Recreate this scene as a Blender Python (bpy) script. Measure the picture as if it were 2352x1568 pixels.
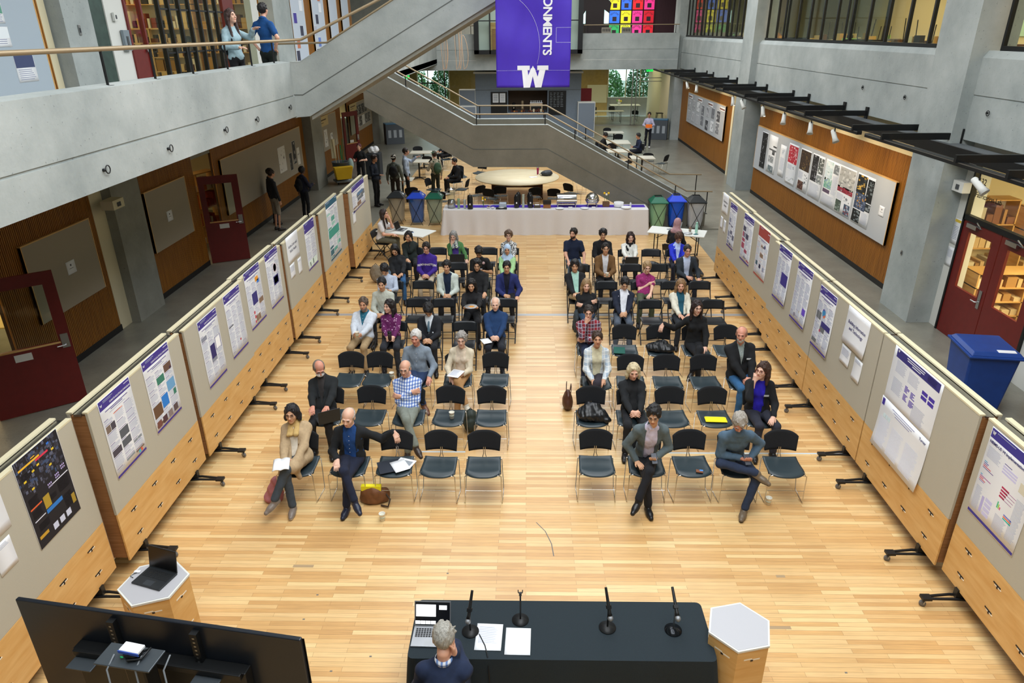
import bpy, math, random
import numpy as np
from mathutils import Matrix, Vector
S=bpy.context.scene; COL=S.collection
for o in list(bpy.data.objects): bpy.data.objects.remove(o)
PI=math.pi; rnd=random.Random(7)
# ---------------- camera, world, skylights, exposure ----------------
cam=bpy.data.cameras.new('camera'); camo=bpy.data.objects.new('camera',cam); COL.objects.link(camo)
cam.sensor_width=36; cam.lens=24.467; cam.clip_end=300
camo.matrix_world=Matrix(((0.99978782,-0.00163288,0.02053403,0),(0.01940794,0.40870842,-0.91245863,0),(-0.0069025,0.91266355,0.40865339,5.7),(0,0,0,1)))
S.camera=camo
S.view_settings.view_transform='Standard'; S.view_settings.look='None'; S.view_settings.gamma=1; S.view_settings.exposure=0.9
try: S.view_settings.use_curve_mapping=False
except Exception: pass
w=bpy.data.worlds.new('world'); S.world=w; w.use_nodes=True
bg=w.node_tree.nodes['Background']; bg.inputs[0].default_value=(0.80,0.90,1.0,1); bg.inputs[1].default_value=1.6
def area(name,loc,rot,sx,sy,e,col=(1,1,1)):
    l=bpy.data.lights.new(name,'AREA'); l.shape='RECTANGLE'; l.size=sx; l.size_y=sy; l.energy=e; l.color=col
    o=bpy.data.objects.new(name,l); o.location=loc; o.rotation_euler=rot; COL.objects.link(o); return o
SKYC=(0.93,0.97,1.0)
area('skylight_front',(0.8,4.5,10.8),(0,0,0),7,12,900,SKYC)
area('skylight_middle',(1.0,17,10.8),(0,0,0),9,9,620,SKYC)
area('skylight_rear',(1.5,30,10.8),(0,0,0),9,11,800,SKYC)
WARM=(1.0,0.72,0.38)
area('studio_lights_right',(12.5,20,7.4),(0,0,0),5,26,560,WARM)
area('lab_lights_right',(11.5,9.5,3.4),(0,0,0),4,7,420,(1,0.75,0.42))
area('room_lights_left',(-12,18,7.4),(0,0,0),5,20,190,WARM)
area('room_lights_left_low',(-11,12,3.3),(0,0,0),3,14,160,WARM)
area('seminar_room_lights',(5.0,49,3.3),(0,0,0),16,3,110,(1,0.85,0.55))
area('cafe_lights',(0,43.5,2.7),(0,0,0),2.2,1,22,(1,0.7,0.42))
area('rear_lobby_lights',(0,44,3.5),(0,0,0),16,2.5,120,(1,0.93,0.8))
area('upper_rear_lights',(0,43.5,7.6),(0,0,0),14,4,200,(1,0.95,0.88))
# ---------------- helpers ----------------
def lin(h):
    h=h.lstrip('#'); r=[int(h[i:i+2],16)/255 for i in (0,2,4)]
    return tuple(((c+0.055)/1.055)**2.4 if c>0.04045 else c/12.92 for c in r)+(1,)
_M={}
def nt(m):
    m.use_nodes=True; return m.node_tree.nodes,m.node_tree.links,m.node_tree.nodes['Principled BSDF']
def mat(name,col,rough=0.6,metal=0,var=0.0,scale=20,bump=0.0,spec=None,stretch=None,emit=0,alpha=None):
    if name in _M: return _M[name]
    m=bpy.data.materials.new(name); _M[name]=m; N,L,B=nt(m)
    c=lin(col) if isinstance(col,str) else col
    B.inputs['Base Color'].default_value=c; B.inputs['Roughness'].default_value=rough; B.inputs['Metallic'].default_value=metal
    if spec is not None: B.inputs['Specular IOR Level'].default_value=spec
    if emit: B.inputs['Emission Color'].default_value=c; B.inputs['Emission Strength'].default_value=emit
    if var or bump:
        tc=N.new('ShaderNodeTexCoord'); mp=N.new('ShaderNodeMapping'); L.new(tc.outputs['Object'],mp.inputs[0])
        if stretch: mp.inputs['Scale'].default_value=stretch
        nz=N.new('ShaderNodeTexNoise'); nz.inputs['Scale'].default_value=scale; nz.inputs['Detail'].default_value=5; L.new(mp.outputs[0],nz.inputs[0])
        if var:
            mx=N.new('ShaderNodeMix'); mx.data_type='RGBA'; mx.inputs[6].default_value=tuple(x*(1-var) for x in c[:3])+(1,); mx.inputs[7].default_value=tuple(min(1,x*(1+var)) for x in c[:3])+(1,)
            cr=N.new('ShaderNodeMapRange'); cr.inputs[1].default_value=0.3; cr.inputs[2].default_value=0.7; L.new(nz.outputs[0],cr.inputs[0]); L.new(cr.outputs[0],mx.inputs[0]); L.new(mx.outputs[2],B.inputs['Base Color'])
        if bump:
            bp=N.new('ShaderNodeBump'); bp.inputs['Strength'].default_value=bump; bp.inputs['Distance'].default_value=0.01; L.new(nz.outputs[0],bp.inputs['Height']); L.new(bp.outputs[0],B.inputs['Normal'])
    return m
def C(h,rough=0.75): return mat('colour_'+h.strip('#')+('_%d'%(rough*100)),h,rough)
def concrete(name,a,b,sc=0.9,rough=0.8):
    m=bpy.data.materials.new(name); _M[name]=m; N,L,B=nt(m); B.inputs['Roughness'].default_value=rough
    tc=N.new('ShaderNodeTexCoord'); n1=N.new('ShaderNodeTexNoise'); n1.inputs['Scale'].default_value=sc; n1.inputs['Detail'].default_value=8; n1.inputs['Roughness'].default_value=0.65
    L.new(tc.outputs['Object'],n1.inputs[0])
    r=N.new('ShaderNodeValToRGB'); r.color_ramp.elements[0].position=0.3; r.color_ramp.elements[1].position=0.72; r.color_ramp.elements[0].color=lin(a); r.color_ramp.elements[1].color=lin(b); L.new(n1.outputs[0],r.inputs[0])
    v=N.new('ShaderNodeTexNoise'); v.inputs['Scale'].default_value=26; v.inputs['Detail'].default_value=2; L.new(tc.outputs['Object'],v.inputs[0])
    mr=N.new('ShaderNodeMapRange'); mr.inputs[1].default_value=0.70; mr.inputs[2].default_value=0.74; mr.inputs[3].default_value=1; mr.inputs[4].default_value=0.62; L.new(v.outputs[0],mr.inputs[0])
    mu=N.new('ShaderNodeMix'); mu.data_type='RGBA'; mu.blend_type='MULTIPLY'; mu.inputs[0].default_value=1; L.new(r.outputs[0],mu.inputs[6]); L.new(mr.outputs[0],mu.inputs[7]); L.new(mu.outputs[2],B.inputs['Base Color'])
    bp=N.new('ShaderNodeBump'); bp.inputs['Strength'].default_value=0.25; bp.inputs['Distance'].default_value=0.01; L.new(v.outputs[0],bp.inputs['Height']); L.new(bp.outputs[0],B.inputs['Normal'])
    return m
def glass(name,tint=(0.9,0.95,0.93,1),f=0.10):
    m=bpy.data.materials.new(name); _M[name]=m; m.use_nodes=True; N=m.node_tree.nodes; L=m.node_tree.links; N.clear()
    o=N.new('ShaderNodeOutputMaterial'); t=N.new('ShaderNodeBsdfTransparent'); t.inputs[0].default_value=tint; g=N.new('ShaderNodeBsdfGlossy'); g.inputs['Roughness'].default_value=0.03
    fr=N.new('ShaderNodeFresnel'); fr.inputs[0].default_value=1.45; x=N.new('ShaderNodeMixShader'); ge=N.new('ShaderNodeNewGeometry'); iv=N.new('ShaderNodeMath'); iv.operation='SUBTRACT'; iv.inputs[0].default_value=1; L.new(ge.outputs['Backfacing'],iv.inputs[1]); ml=N.new('ShaderNodeMath'); ml.operation='MULTIPLY'; L.new(iv.outputs[0],ml.inputs[0]); L.new(fr.outputs[0],ml.inputs[1]); L.new(ml.outputs[0],x.inputs[0]); L.new(t.outputs[0],x.inputs[1]); L.new(g.outputs[0],x.inputs[2]); L.new(x.outputs[0],o.inputs[0]); return m
def plankfloor():
    m=bpy.data.materials.new('maple_strip_floor'); N,L,B=nt(m)
    tc=N.new('ShaderNodeTexCoord'); br=N.new('ShaderNodeTexBrick'); L.new(tc.outputs['Object'],br.inputs[0])
    br.inputs['Scale'].default_value=1; br.inputs['Brick Width'].default_value=0.9; br.inputs['Row Height'].default_value=0.057; br.inputs['Mortar Size'].default_value=0.0011; br.inputs['Mortar Smooth'].default_value=0.3
    br.offset=0.37; br.inputs['Color1'].default_value=(0,0,0,1); br.inputs['Color2'].default_value=(1,1,1,1); br.inputs['Mortar'].default_value=(0.5,0.5,0.5,1); br.inputs['Bias'].default_value=0
    r=N.new('ShaderNodeValToRGB'); e=r.color_ramp.elements; e[0].position=0.0; e[0].color=lin('#c79a62'); e[1].position=1; e[1].color=lin('#e6c78f')
    for p,c in ((0.3,'#d3a76d'),(0.55,'#d9b178'),(0.8,'#dfba83')):
        q=e.new(p); q.color=lin(c)
    L.new(br.outputs['Color'],r.inputs[0])
    mp=N.new('ShaderNodeMapping'); mp.inputs['Scale'].default_value=(2.2,45,1); L.new(tc.outputs['Object'],mp.inputs[0])
    gz=N.new('ShaderNodeTexNoise'); gz.inputs['Scale'].default_value=1.6; gz.inputs['Detail'].default_value=6; L.new(mp.outputs[0],gz.inputs[0])
    g2=N.new('ShaderNodeMapRange'); g2.inputs[1].default_value=0.25; g2.inputs[2].default_value=0.75; g2.inputs[3].default_value=0.86; g2.inputs[4].default_value=1.1; L.new(gz.outputs[0],g2.inputs[0])
    mu=N.new('ShaderNodeMix'); mu.data_type='RGBA'; mu.blend_type='MULTIPLY'; mu.inputs[0].default_value=1; L.new(r.outputs[0],mu.inputs[6]); L.new(g2.outputs[0],mu.inputs[7])
    # worn scuffs
    bz=N.new('ShaderNodeTexNoise'); bz.inputs['Scale'].default_value=1.4; bz.inputs['Detail'].default_value=6; L.new(tc.outputs['Object'],bz.inputs[0])
    b2=N.new('ShaderNodeMapRange'); b2.inputs[1].default_value=0.3; b2.inputs[2].default_value=0.7; b2.inputs[3].default_value=0.93; b2.inputs[4].default_value=1.05; L.new(bz.outputs[0],b2.inputs[0])
    m2=N.new('ShaderNodeMix'); m2.data_type='RGBA'; m2.blend_type='MULTIPLY'; m2.inputs[0].default_value=1; L.new(mu.outputs[2],m2.inputs[6]); L.new(b2.outputs[0],m2.inputs[7])
    m3=N.new('ShaderNodeMix'); m3.data_type='RGBA'; L.new(br.outputs['Fac'],m3.inputs[0]); L.new(m2.outputs[2],m3.inputs[6]); m3.inputs[7].default_value=lin('#7a5530'); L.new(m3.outputs[2],B.inputs['Base Color'])
    B.inputs['Roughness'].default_value=0.34; B.inputs['Coat Weight'].default_value=0.15; B.inputs['Coat Roughness'].default_value=0.25
    return m
def woodmat(name,a,b,scale=(1,1,14),n=3.0,rough=0.5):
    m=bpy.data.materials.new(name); _M[name]=m; N,L,B=nt(m)
    tc=N.new('ShaderNodeTexCoord'); mp=N.new('ShaderNodeMapping'); mp.inputs['Scale'].default_value=scale; L.new(tc.outputs['Object'],mp.inputs[0])
    z=N.new('ShaderNodeTexNoise'); z.inputs['Scale'].default_value=n; z.inputs['Detail'].default_value=7; z.inputs['Distortion'].default_value=0.4; L.new(mp.outputs[0],z.inputs[0])
    r=N.new('ShaderNodeValToRGB'); r.color_ramp.elements[0].position=0.3; r.color_ramp.elements[1].position=0.7; r.color_ramp.elements[0].color=lin(a); r.color_ramp.elements[1].color=lin(b); L.new(z.outputs[0],r.inputs[0]); L.new(r.outputs[0],B.inputs['Base Color']); B.inputs['Roughness'].default_value=rough
    return m
M_floor=plankfloor()
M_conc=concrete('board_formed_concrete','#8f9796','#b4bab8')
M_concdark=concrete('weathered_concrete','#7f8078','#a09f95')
M_slab=concrete('polished_concrete_floor','#77766c','#918f83',1.6,0.3)
M_slat=woodmat('slatted_cedar','#7e4c16','#b07428',(1,30,0.6),2.0,0.45)
M_ply=woodmat('birch_plywood','#cf9c58','#e0b676',(1,1.2,6),2.2,0.45)
M_plydark=woodmat('plywood_edge','#8a5d34','#a5754a',(1,1,20),3,0.6)
M_fabric=mat('tackable_fabric','#b7b1a0',0.95,0,0.10,260,0.2)
M_greyboard=mat('grey_tack_board','#b3b7bc',0.95,0,0.06,200,0.1)
M_tanboard=mat('tan_tack_board','#a49a88',0.95,0,0.10,260,0.15)
M_glass=glass('clear_glass')
M_black=mat('black_steel','#17191b',0.45,0.3)
M_chrome=mat('chrome','#c9cbcd',0.16,1)
M_steel=mat('brushed_steel','#b5b7b8',0.32,1)
M_redwood=mat('dark_red_painted_wood','#6b1a16',0.45,0,0.08,8)
M_white=mat('white_plaster','#d9dad5',0.8)
M_cream=mat('cream_paint','#d9cfae',0.8)
M_paper=mat('white_paper','#eceef2',0.75)
M_brass=mat('bronze_rail','#a08d70',0.42,0.35)
class MB:
    def __init__(s): s.v=[];s.f=[];s.m=[];s.mats=[];s.sm=[]
    def mi(s,m):
        if m not in s.mats: s.mats.append(m)
        return s.mats.index(m)
    def add(s,vs,fs,m,smooth=False,X=None):
        b=len(s.v)
        if X is not None: vs=[tuple(X@Vector(p)) for p in vs]
        s.v.extend([tuple(p) for p in vs]); k=s.mi(m)
        for f in fs: s.f.append(tuple(b+i for i in f)); s.m.append(k); s.sm.append(smooth)
    def box(s,x0,x1,y0,y1,z0,z1,m,X=None):
        v=[(x,y,z) for z in (z0,z1) for y in (y0,y1) for x in (x0,x1)]
        s.add(v,[(0,2,3,1),(4,5,7,6),(0,1,5,4),(2,6,7,3),(0,4,6,2),(1,3,7,5)],m,False,X); return s
    def quad(s,a,b,c,d,m): s.add([a,b,c,d],[(0,1,2,3)],m); return s
    def prism(s,poly,h0,h1,m,ax='y',X=None,smooth=False):
        # polygon in the plane normal to ax, extruded h0..h1
        P={'y':lambda p,h:(p[0],h,p[1]),'x':lambda p,h:(h,p[0],p[1]),'z':lambda p,h:(p[0],p[1],h)}[ax]
        n=len(poly); v=[P(p,h0) for p in poly]+[P(p,h1) for p in poly]
        s.add(v,[tuple(range(n))[::-1],tuple(range(n,2*n))]+[(i,(i+1)%n,n+(i+1)%n,n+i) for i in range(n)],m,smooth,X); return s
    def tube(s,pts,r,m,n=8,closed=False,X=None,caps=True):
        P=[Vector(p) for p in pts]; R=r if isinstance(r,(list,tuple)) else [r]*len(P); k=len(P); vs=[]; up=None
        for i in range(k):
            if closed: t=P[(i+1)%k]-P[i-1]
            else: t=(P[min(i+1,k-1)]-P[max(i-1,0)])
            t.normalize()
            if up is None: up=Vector((0,0,1)) if abs(t.z)<0.9 else Vector((1,0,0))
            a=t.cross(up)
            if a.length<1e-4: up=Vector((0,1,0)); a=t.cross(up)
            a.normalize(); b=a.cross(t).normalized(); up=b
            for j in range(n):
                q=2*PI*j/n; vs.append(P[i]+a*math.cos(q)*R[i]+b*math.sin(q)*R[i])
        fs=[(i*n+j,((i+1)%k)*n+j,((i+1)%k)*n+(j+1)%n,i*n+(j+1)%n) for i in range(k if closed else k-1) for j in range(n)]
        s.add(vs,fs,m,True,X)
        if caps and not closed: s.add(vs[:n],[tuple(range(n))],m,False,X); s.add(vs[-n:],[tuple(range(n))[::-1]],m,False,X)
        return s
    def lathe(s,prof,m,n=16,c=(0,0,0),X=None,smooth=True):
        vs=[(c[0]+r*math.cos(2*PI*j/n),c[1]+r*math.sin(2*PI*j/n),c[2]+z) for r,z in prof for j in range(n)]
        fs=[(i*n+j,i*n+(j+1)%n,(i+1)*n+(j+1)%n,(i+1)*n+j) for i in range(len(prof)-1) for j in range(n)]
        if prof[0][0]>1e-5: fs.append(tuple(range(n))[::-1])
        if prof[-1][0]>1e-5: fs.append(tuple((len(prof)-1)*n+j for j in range(n)))
        s.add(vs,fs,m,smooth,X); return s
    def grid(s,fn,nu,nv,m,X=None,smooth=True):
        vs=[fn(i/nu,j/nv) for j in range(nv+1) for i in range(nu+1)]
        s.add(vs,[(j*(nu+1)+i,j*(nu+1)+i+1,(j+1)*(nu+1)+i+1,(j+1)*(nu+1)+i) for j in range(nv) for i in range(nu)],m,smooth,X); return s
    def ball(s,c,r,m,n=12,X=None):
        rx,ry,rz=r if isinstance(r,(list,tuple)) else (r,r,r); k=max(6,n//2+1)
        def fn(u,v): a=2*PI*u; b=PI*(v-0.5); return (c[0]+rx*math.cos(b)*math.cos(a),c[1]+ry*math.cos(b)*math.sin(a),c[2]+rz*math.sin(b))
        return s.grid(fn,n,k,m,X)
    def build(s,name,parent=None,bevel=0,solid=0,sub=0,kind=None,loc=None,rot=None):
        me=bpy.data.meshes.new(name); me.from_pydata(s.v,[],s.f)
        for m in s.mats: me.materials.append(m)
        me.polygons.foreach_set('material_index',s.m); me.polygons.foreach_set('use_smooth',s.sm); me.update()
        o=bpy.data.objects.new(name,me); COL.objects.link(o)
        if parent: o.parent=parent
        if solid: q=o.modifiers.new('s','SOLIDIFY'); q.thickness=solid; q.offset=0
        if bevel: q=o.modifiers.new('b','BEVEL'); q.width=bevel; q.segments=2; q.limit_method='ANGLE'
        if sub: q=o.modifiers.new('u','SUBSURF'); q.levels=sub; q.render_levels=sub
        if kind: o['kind']=kind
        if loc: o.location=loc
        if rot: o.rotation_euler=rot
        return o
def tag(o,label,cat,group=None,kind=None):
    o['label']=label; o['category']=cat
    if group: o['group']=group
    if kind: o['kind']=kind
    return o
def thing(name,label,cat,loc=(0,0,0),rz=0,group=None):
    o=bpy.data.objects.new(name,None); COL.objects.link(o); o.empty_display_size=0.1
    o.location=loc; o.rotation_euler=(0,0,rz); return tag(o,label,cat,group)
def struct(mb,name,**k): return mb.build(name,kind='structure',**k)
def dup(src,loc,rz,label,group=None):
    r=src.copy(); COL.objects.link(r); r.location=loc; r.rotation_euler=(0,0,rz); r['label']=label
    if group: r['group']=group
    for c in list(src.children):
        d=c.copy(); COL.objects.link(d); d.parent=r
        for g in list(c.children):
            h=g.copy(); COL.objects.link(h); h.parent=d
    return r
_F={}
def textpts(body,size,bold=0.0,align='CENTER',spacing=1.0,ext=0.0):
    cu=bpy.data.curves.new('t','FONT'); cu.body=body; cu.size=size; cu.align_x=align; cu.align_y='CENTER'; cu.offset=bold; cu.space_character=spacing; cu.extrude=ext; cu.resolution_u=3
    o=bpy.data.objects.new('t',cu); COL.objects.link(o); me=bpy.data.meshes.new_from_object(o)
    v=[tuple(x.co) for x in me.vertices]; f=[tuple(p.vertices) for p in me.polygons]
    bpy.data.objects.remove(o); bpy.data.curves.remove(cu); bpy.data.meshes.remove(me); return v,f
def text(mb,body,size,m,X,bold=0.0,align='CENTER',spacing=1.0,ext=0.0):
    v,f=textpts(body,size,bold,align,spacing,ext); mb.add(v,f,m,False,X)
# ================= SETTING =================
def slatwall(name,x,y0,y1,z0,z1,sgn,M=M_slat,pitch=0.045):
    mb=MB(); mb.box(min(x,x+sgn*0.06),max(x,x+sgn*0.06),y0,y1,z0,z1,M_slatback)
    n=int((y1-y0)/pitch); v=[];f=[]
    for i in range(n):
        a=y0+i*pitch; b=a+pitch*0.6; k=len(v); xo=x-sgn*0.022
        v+=[(x,a,z0),(xo,a,z0),(xo,b,z0),(x,b,z0),(x,a,z1),(xo,a,z1),(xo,b,z1),(x,b,z1)]
        f+=[(k,k+1,k+5,k+4),(k+1,k+2,k+6,k+5),(k+2,k+3,k+7,k+6),(k+4,k+5,k+6,k+7)]
    mb.add(v,f,M); return struct(mb,name)
M_slatback=mat('slat_backing','#3a210e',0.8)
# floors
struct(MB().box(-4.9,5.0,-4,35,-0.3,0,M_floor),'floor')
f2=MB(); f2.box(-14,-4.9,-4,52,-0.3,-0.002,M_slab); f2.box(5.0,16,-4,52,-0.3,-0.002,M_slab); f2.box(-4.9,5.0,35,52,-0.3,-0.002,M_slab); struct(f2,'floor_concrete')
# floor inlay lines and marks
l=MB(); M_inlay=mat('grey_floor_strip','#a9a8a8',0.4,0.2)
l.box(-4.9,5.0,14.10,14.22,0,0.002,M_inlay); struct(l,'trim_1')
l=MB(); M_tape=mat('pale_tape','#c5d2da',0.5)
l.box(2.1,4.9,8.71,8.74,0,0.0015,M_tape); l.box(-1.6,-0.9,8.71,8.74,0,0.0015,M_tape); struct(l,'trim_2')
l=MB(); M_scuff=mat('scuff_mark','#6d6a66',0.7); M_scuff2=mat('light_scuff','#a88f6d',0.6)
arc=[(0.13,7.12),(0.24,6.95),(0.31,6.72),(0.33,6.5)]
for a,b in zip(arc,arc[1:]):
    l.add([(a[0]-.006,a[1],.001),(a[0]+.006,a[1],.001),(b[0]+.006,b[1],.001),(b[0]-.006,b[1],.001)],[(0,1,2,3)],M_scuff)
for x,y in ((-2.31,5.85),(-2.36,5.5),(-1.55,5.03),(-1.9,4.85),(2.0,5.3),(1.8,5.5),(-0.9,6.2),(.8,5.7),(3.1,4.9),(-3.2,5.2)):
    l.box(x-.012,x+.012,y-.008,y+.008,0,.0012,M_scuff)
for x,y,w in ((2.6,5.45,.16),(3.2,4.45,.05),(-2.6,6.3,.12),(2.9,6.2,.05)): l.box(x-w,x+w,y-.02,y+.02,0,.0009,M_scuff2)
struct(l,'trim_3')
# concrete plinth under stair foot
struct(MB().box(3.95,6.05,21.25,23.5,0,0.03,M_slab),'trim_4')
# ---------- left side ----------
LW=-8.5
for nm,y0,y1 in (('wall_left_1',10.35,13.3),('wall_left_2',15.0,17.75),('wall_left_3',18.95,27.2),('wall_left_4',28.6,33.0),('wall_left_5',34.3,39.6)):
    slatwall(nm,LW,y0,y1,0.0,4.1,-1)
    b=MB().box(LW-.03,LW+.025,y0,y1,0,.13,mat('black_baseboard','#141312',0.6)); struct(b,'baseboard_left')
w_=MB(); w_.box(LW-.3,LW,-4,9.25,0,4.1,M_concdark)
for y0,y1 in ((9.25,10.35),(17.75,18.95),(33.0,34.3)): w_.box(LW-.3,LW,y0,y1,2.75,4.1,M_cream if y0>20 else M_concdark)
w_.box(LW-.3,LW,13.3,13.72,0,4.1,M_cream); w_.box(LW-.3,LW,14.8,15.0,0,4.1,M_cream); w_.box(LW-.3,LW,39.6,52,0,4.1,M_concdark); struct(w_,'wall_left_core')
struct(MB().box(LW-.3,-8.3,13.72,14.8,0,4.1,M_concdark),'wall_left_column_1')
struct(MB().box(LW-.3,-8.15,27.2,28.6,0,4.1,M_concdark),'wall_left_column_2')
struct(MB().box(LW-.3,-8.1,39.6,41,0,4.1,M_concdark),'wall_left_column_3')
# balcony slab + parapet left (faces atrium at x=-4.8)
XB=-4.8
b=MB(); b.prism([(XB,4.08),(XB,4.47),(XB-.015,4.47),(XB-.015,4.50),(XB,4.50),(XB,5.13),(XB-.25,5.15),(XB-.25,4.3),(-14,4.3),(-14,4.05)],-4,15.1,M_conc); struct(b,'wall_left_balcony')
b=MB(); b.box(-14,XB+.0,15.1,21.5,4.05,4.3,M_conc); b.box(-14,XB,21.5,52,4.05,4.3,M_conc); b.box(XB-.25,XB,23.2,40,4.08,5.13,M_conc); struct(b,'ceiling_left_walkway')
# underside beams in the corridor
# tie rings on balcony beam
def tiering(x,y,z,rz,label):
    r=thing('tie_ring',label,'ring',(x,y,z),rz,'small steel tie rings on the concrete beams')
    q=MB(); q.tube([(0.045*math.cos(a)+.05,-.03,0.045*math.sin(a)) for a in [i*PI/6 for i in range(12)]],.007,M_black,6,True); q.build('ring',r)
    MB().lathe([(.018,0),(.018,.03),(.008,.035)],M_black,8,X=Matrix.Rotation(PI/2,4,'X')).build('bolt',r)
from math import radians as R_
for i,(px,y,z) in enumerate(((0,7.9,4.28),(0,9.45,4.28),(0,11.35,4.28),(0,12.75,4.28),(0,14.65,4.3))):
    tiering(XB,y,z,PI/2,'small dark steel ring on the left balcony beam, %s'%['farthest forward near the left edge','second from the left edge','middle of the five','second from the stair','nearest the stair corner'][i])
for i,(y,z) in enumerate(((18.3,4.35),(16.2,4.3),(13.2,4.28))):
    tiering(8.25,y,z,-PI/2,'small dark steel ring on the right concrete wall, %s'%['farthest from the viewer','just behind the large column','right of the large column'][i])
# handrail left
def rail(name,label,pts,posts,r=.028,base=None):
    t=thing(name,label,'handrail',(0,0,0)); MB().tube(pts,r,M_brass,10).build('rail',t)
    for p in posts:
        q=MB(); q.tube([(p[0],p[1],p[2]),(p[0],p[1],p[3])],.016,M_black,8); q.box(p[0]-.05,p[0]+.05,p[1]-.05,p[1]+.05,p[2],p[2]+.008,M_black); q.build('post',t)
    return t
rail('handrail','long bronze tube handrail on dark posts along the left balcony',[(XB-.12,0,5.53),(XB-.12,15.0,5.53),(-4.55,15.2,5.55),(-1.2,15.2,7.0)],[(XB-.12,y,5.13,5.53) for y in (0.6,2.6,4.6,6.6,8.6,9.75,10.9,12.2,13.3,14.5)])
# ---------- upper left wall ----------
u=MB(); UW=-8.5
for y0,y1,m in ((13.25,13.45,M_cream),(15.35,16.1,M_white),(23.6,24.2,M_white)): u.box(UW-.2,UW,y0,y1,4.3,9,m)
u.box(UW-.2,UW,-4,9.0,4.3,9,M_concdark); struct(u,'wall_left_upper')
slatwall('wall_left_upper_slats',UW,9.0,13.25,4.3,9,-1)
slatwall('wall_left_upper_slats_rear',UW,26.9,37,4.3,9,-1)
struct(MB().box(UW-.2,-8.25,13.5,14.4,4.3,9,M_conc),'wall_left_upper_column_1')
struct(MB().box(UW-.2,-8.25,24.9,26.7,4.3,9,M_conc),'wall_left_upper_column_2')
# green chalk slab beside column
tag(MB().box(UW-.05,UW-.02,14.41,15.34,4.31,7.8,mat('dark_green_slab','#31463f',0.5,0,.25,6)).build('stone_slab'),'dark green stone panel beside the concrete column upstairs','wall panel')
# upper-left glazed room front: red doors and mullions 16.1..23.6
g=thing('glazed_partition','dark red and black glazed partition behind the left balcony','partition',(UW,0,4.3))
fr=MB()
for y in (16.1,16.75,17.6,18.1,18.65,19.2,19.75,20.3,20.85,21.35): fr.box(-.06,.04,y-.035,y+.035,0,3.8,M_redwood if y in (16.1,16.75,21.35) else M_black)
for z in (.05,.95,1.9,2.9): fr.box(-.04,.02,17.6,21.35,z-.02,z+.02,M_black)
fr.build('frame',g)
MB().box(-.012,0,16.1,23.6,0,3.8,M_glass).build('glass',g)
MB().box(-.04,.03,21.35,22.1,0,2.3,M_redwood).build('panel',g)
MB().box(-.02,.02,16.15,16.72,0,1.15,M_redwood).build('panel',g)
MB().lathe([(.03,0),(.03,.06),(.01,.07)],M_chrome,10,X=Matrix.Translation((.06,16.66,1.0))).build('handle',g)
# room behind upper left
r=MB(); r.box(-14,-13.9,8,26,4.3,9,M_cream); r.box(-14,UW-.2,26,26.1,4.3,9,M_cream); r.box(-14,UW-.2,8,8.1,4.3,9,M_cream); struct(r,'wall_left_upper_room')
def shelfunit(name,label,cat,x,y,z,L,H,cols,rz,seed,D=.35,rows=4,frame=M_ply):
    t=thing(name,label,cat,(x,y,z),rz); q=MB(); rr=random.Random(seed)
    for i in range(rows+1): q.box(-L/2,L/2,-D/2,D/2,i*H/rows-.012,i*H/rows+.012,frame)
    for i in range(3): q.box(-L/2+i*(L-.03)/2,-L/2+i*(L-.03)/2+.03,-D/2,D/2,0,H,frame)
    q.build('frame',t); c=MB()
    for i in range(rows):
        a=-L/2+.05
        while a<L/2-.15:
            wd=rr.uniform(.04,.22); h=rr.uniform(.3,.85)*H/rows; c.box(a,a+wd,-D/2+.03,D/2-.05,i*H/rows+.013,i*H/rows+h,C(rr.choice(cols))); a+=wd+rr.uniform(.01,.08)
    c.build('contents',t).__setitem__('kind','stuff'); return t
shelfunit('bookshelf','tall shelf of papers at the back of the glazed room upstairs, left one','shelf',-12.4,25.7,4.3,2.4,3.0,['#c9a35a','#e7dcc0','#8a3b22','#d8b878','#3d3a36'],0,1)
shelfunit('bookshelf','tall shelf of papers at the back of the glazed room upstairs, right one','shelf',-9.9,25.7,4.3,2.2,3.0,['#b98a3e','#f0e6cc','#5d2a1c','#caa15c'],0,2)
shelfunit('bookshelf','low orange-brown shelf in the middle of the glazed room upstairs','shelf',-10.6,21.2,4.3,2.4,1.5,['#a0702a','#6a3a1a','#d8b070','#2f2a26'],0.3,3)
# ---------- right side ----------
RW=8.5
for nm,y0,y1 in (('wall_right_1',15.2,26.6),('wall_right_2',30.2,40.4)): 
    slatwall(nm,RW,y0,y1,0,3.1,1); struct(MB().box(RW-.025,RW+.03,y0,y1,0,.13,_M['black_baseboard']),'baseboard_right')
w_=MB(); 
for y0,y1 in ((15.2,26.6),(30.2,40.4)): w_.box(RW-.05,RW+.25,y0,y1,3.1,3.9,M_cream)
w_.box(RW,RW+.3,13.45,13.75,0,3.9,M_white); w_.box(RW-.04,RW+.25,29.95,30.2,0,3.9,M_cream); w_.box(RW,RW+.3,28.4,29.95,2.9,3.9,M_cream)
w_.box(RW,RW+.3,11.05,13.45,3.55,3.9,M_white); w_.box(RW,RW+.3,10.6,11.05,0,3.9,M_white); w_.box(RW,RW+.3,41.2,52,0,3.9,M_cream); struct(w_,'wall_right_core')
slatwall('wall_right_3',RW,-2,10.6,0,3.1,1)
c=MB(); 
for i,(y0,y1) in enumerate(((13.75,14.95),(27.0,28.3),(40.4,41.7))):
    struct(MB().box(8.02,8.8,y0,y1,0,9.5,M_conc),'wall_right_column_%d'%(i+1))
struct(MB().box(8.02,8.8,.5,1.7,0,9.5,M_conc),'wall_right_column_4')
up=MB()
for y0,y1 in ((-4,.5),(1.7,13.75),(14.95,27.0),(28.3,40.4)):
    up.prism([(8.25,3.75),(8.25,4.52),(8.27,4.52),(8.27,4.55),(8.25,4.55),(8.25,5.18),(8.33,5.3),(8.6,5.3),(8.6,3.75)],y0,y1,M_conc)
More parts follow.
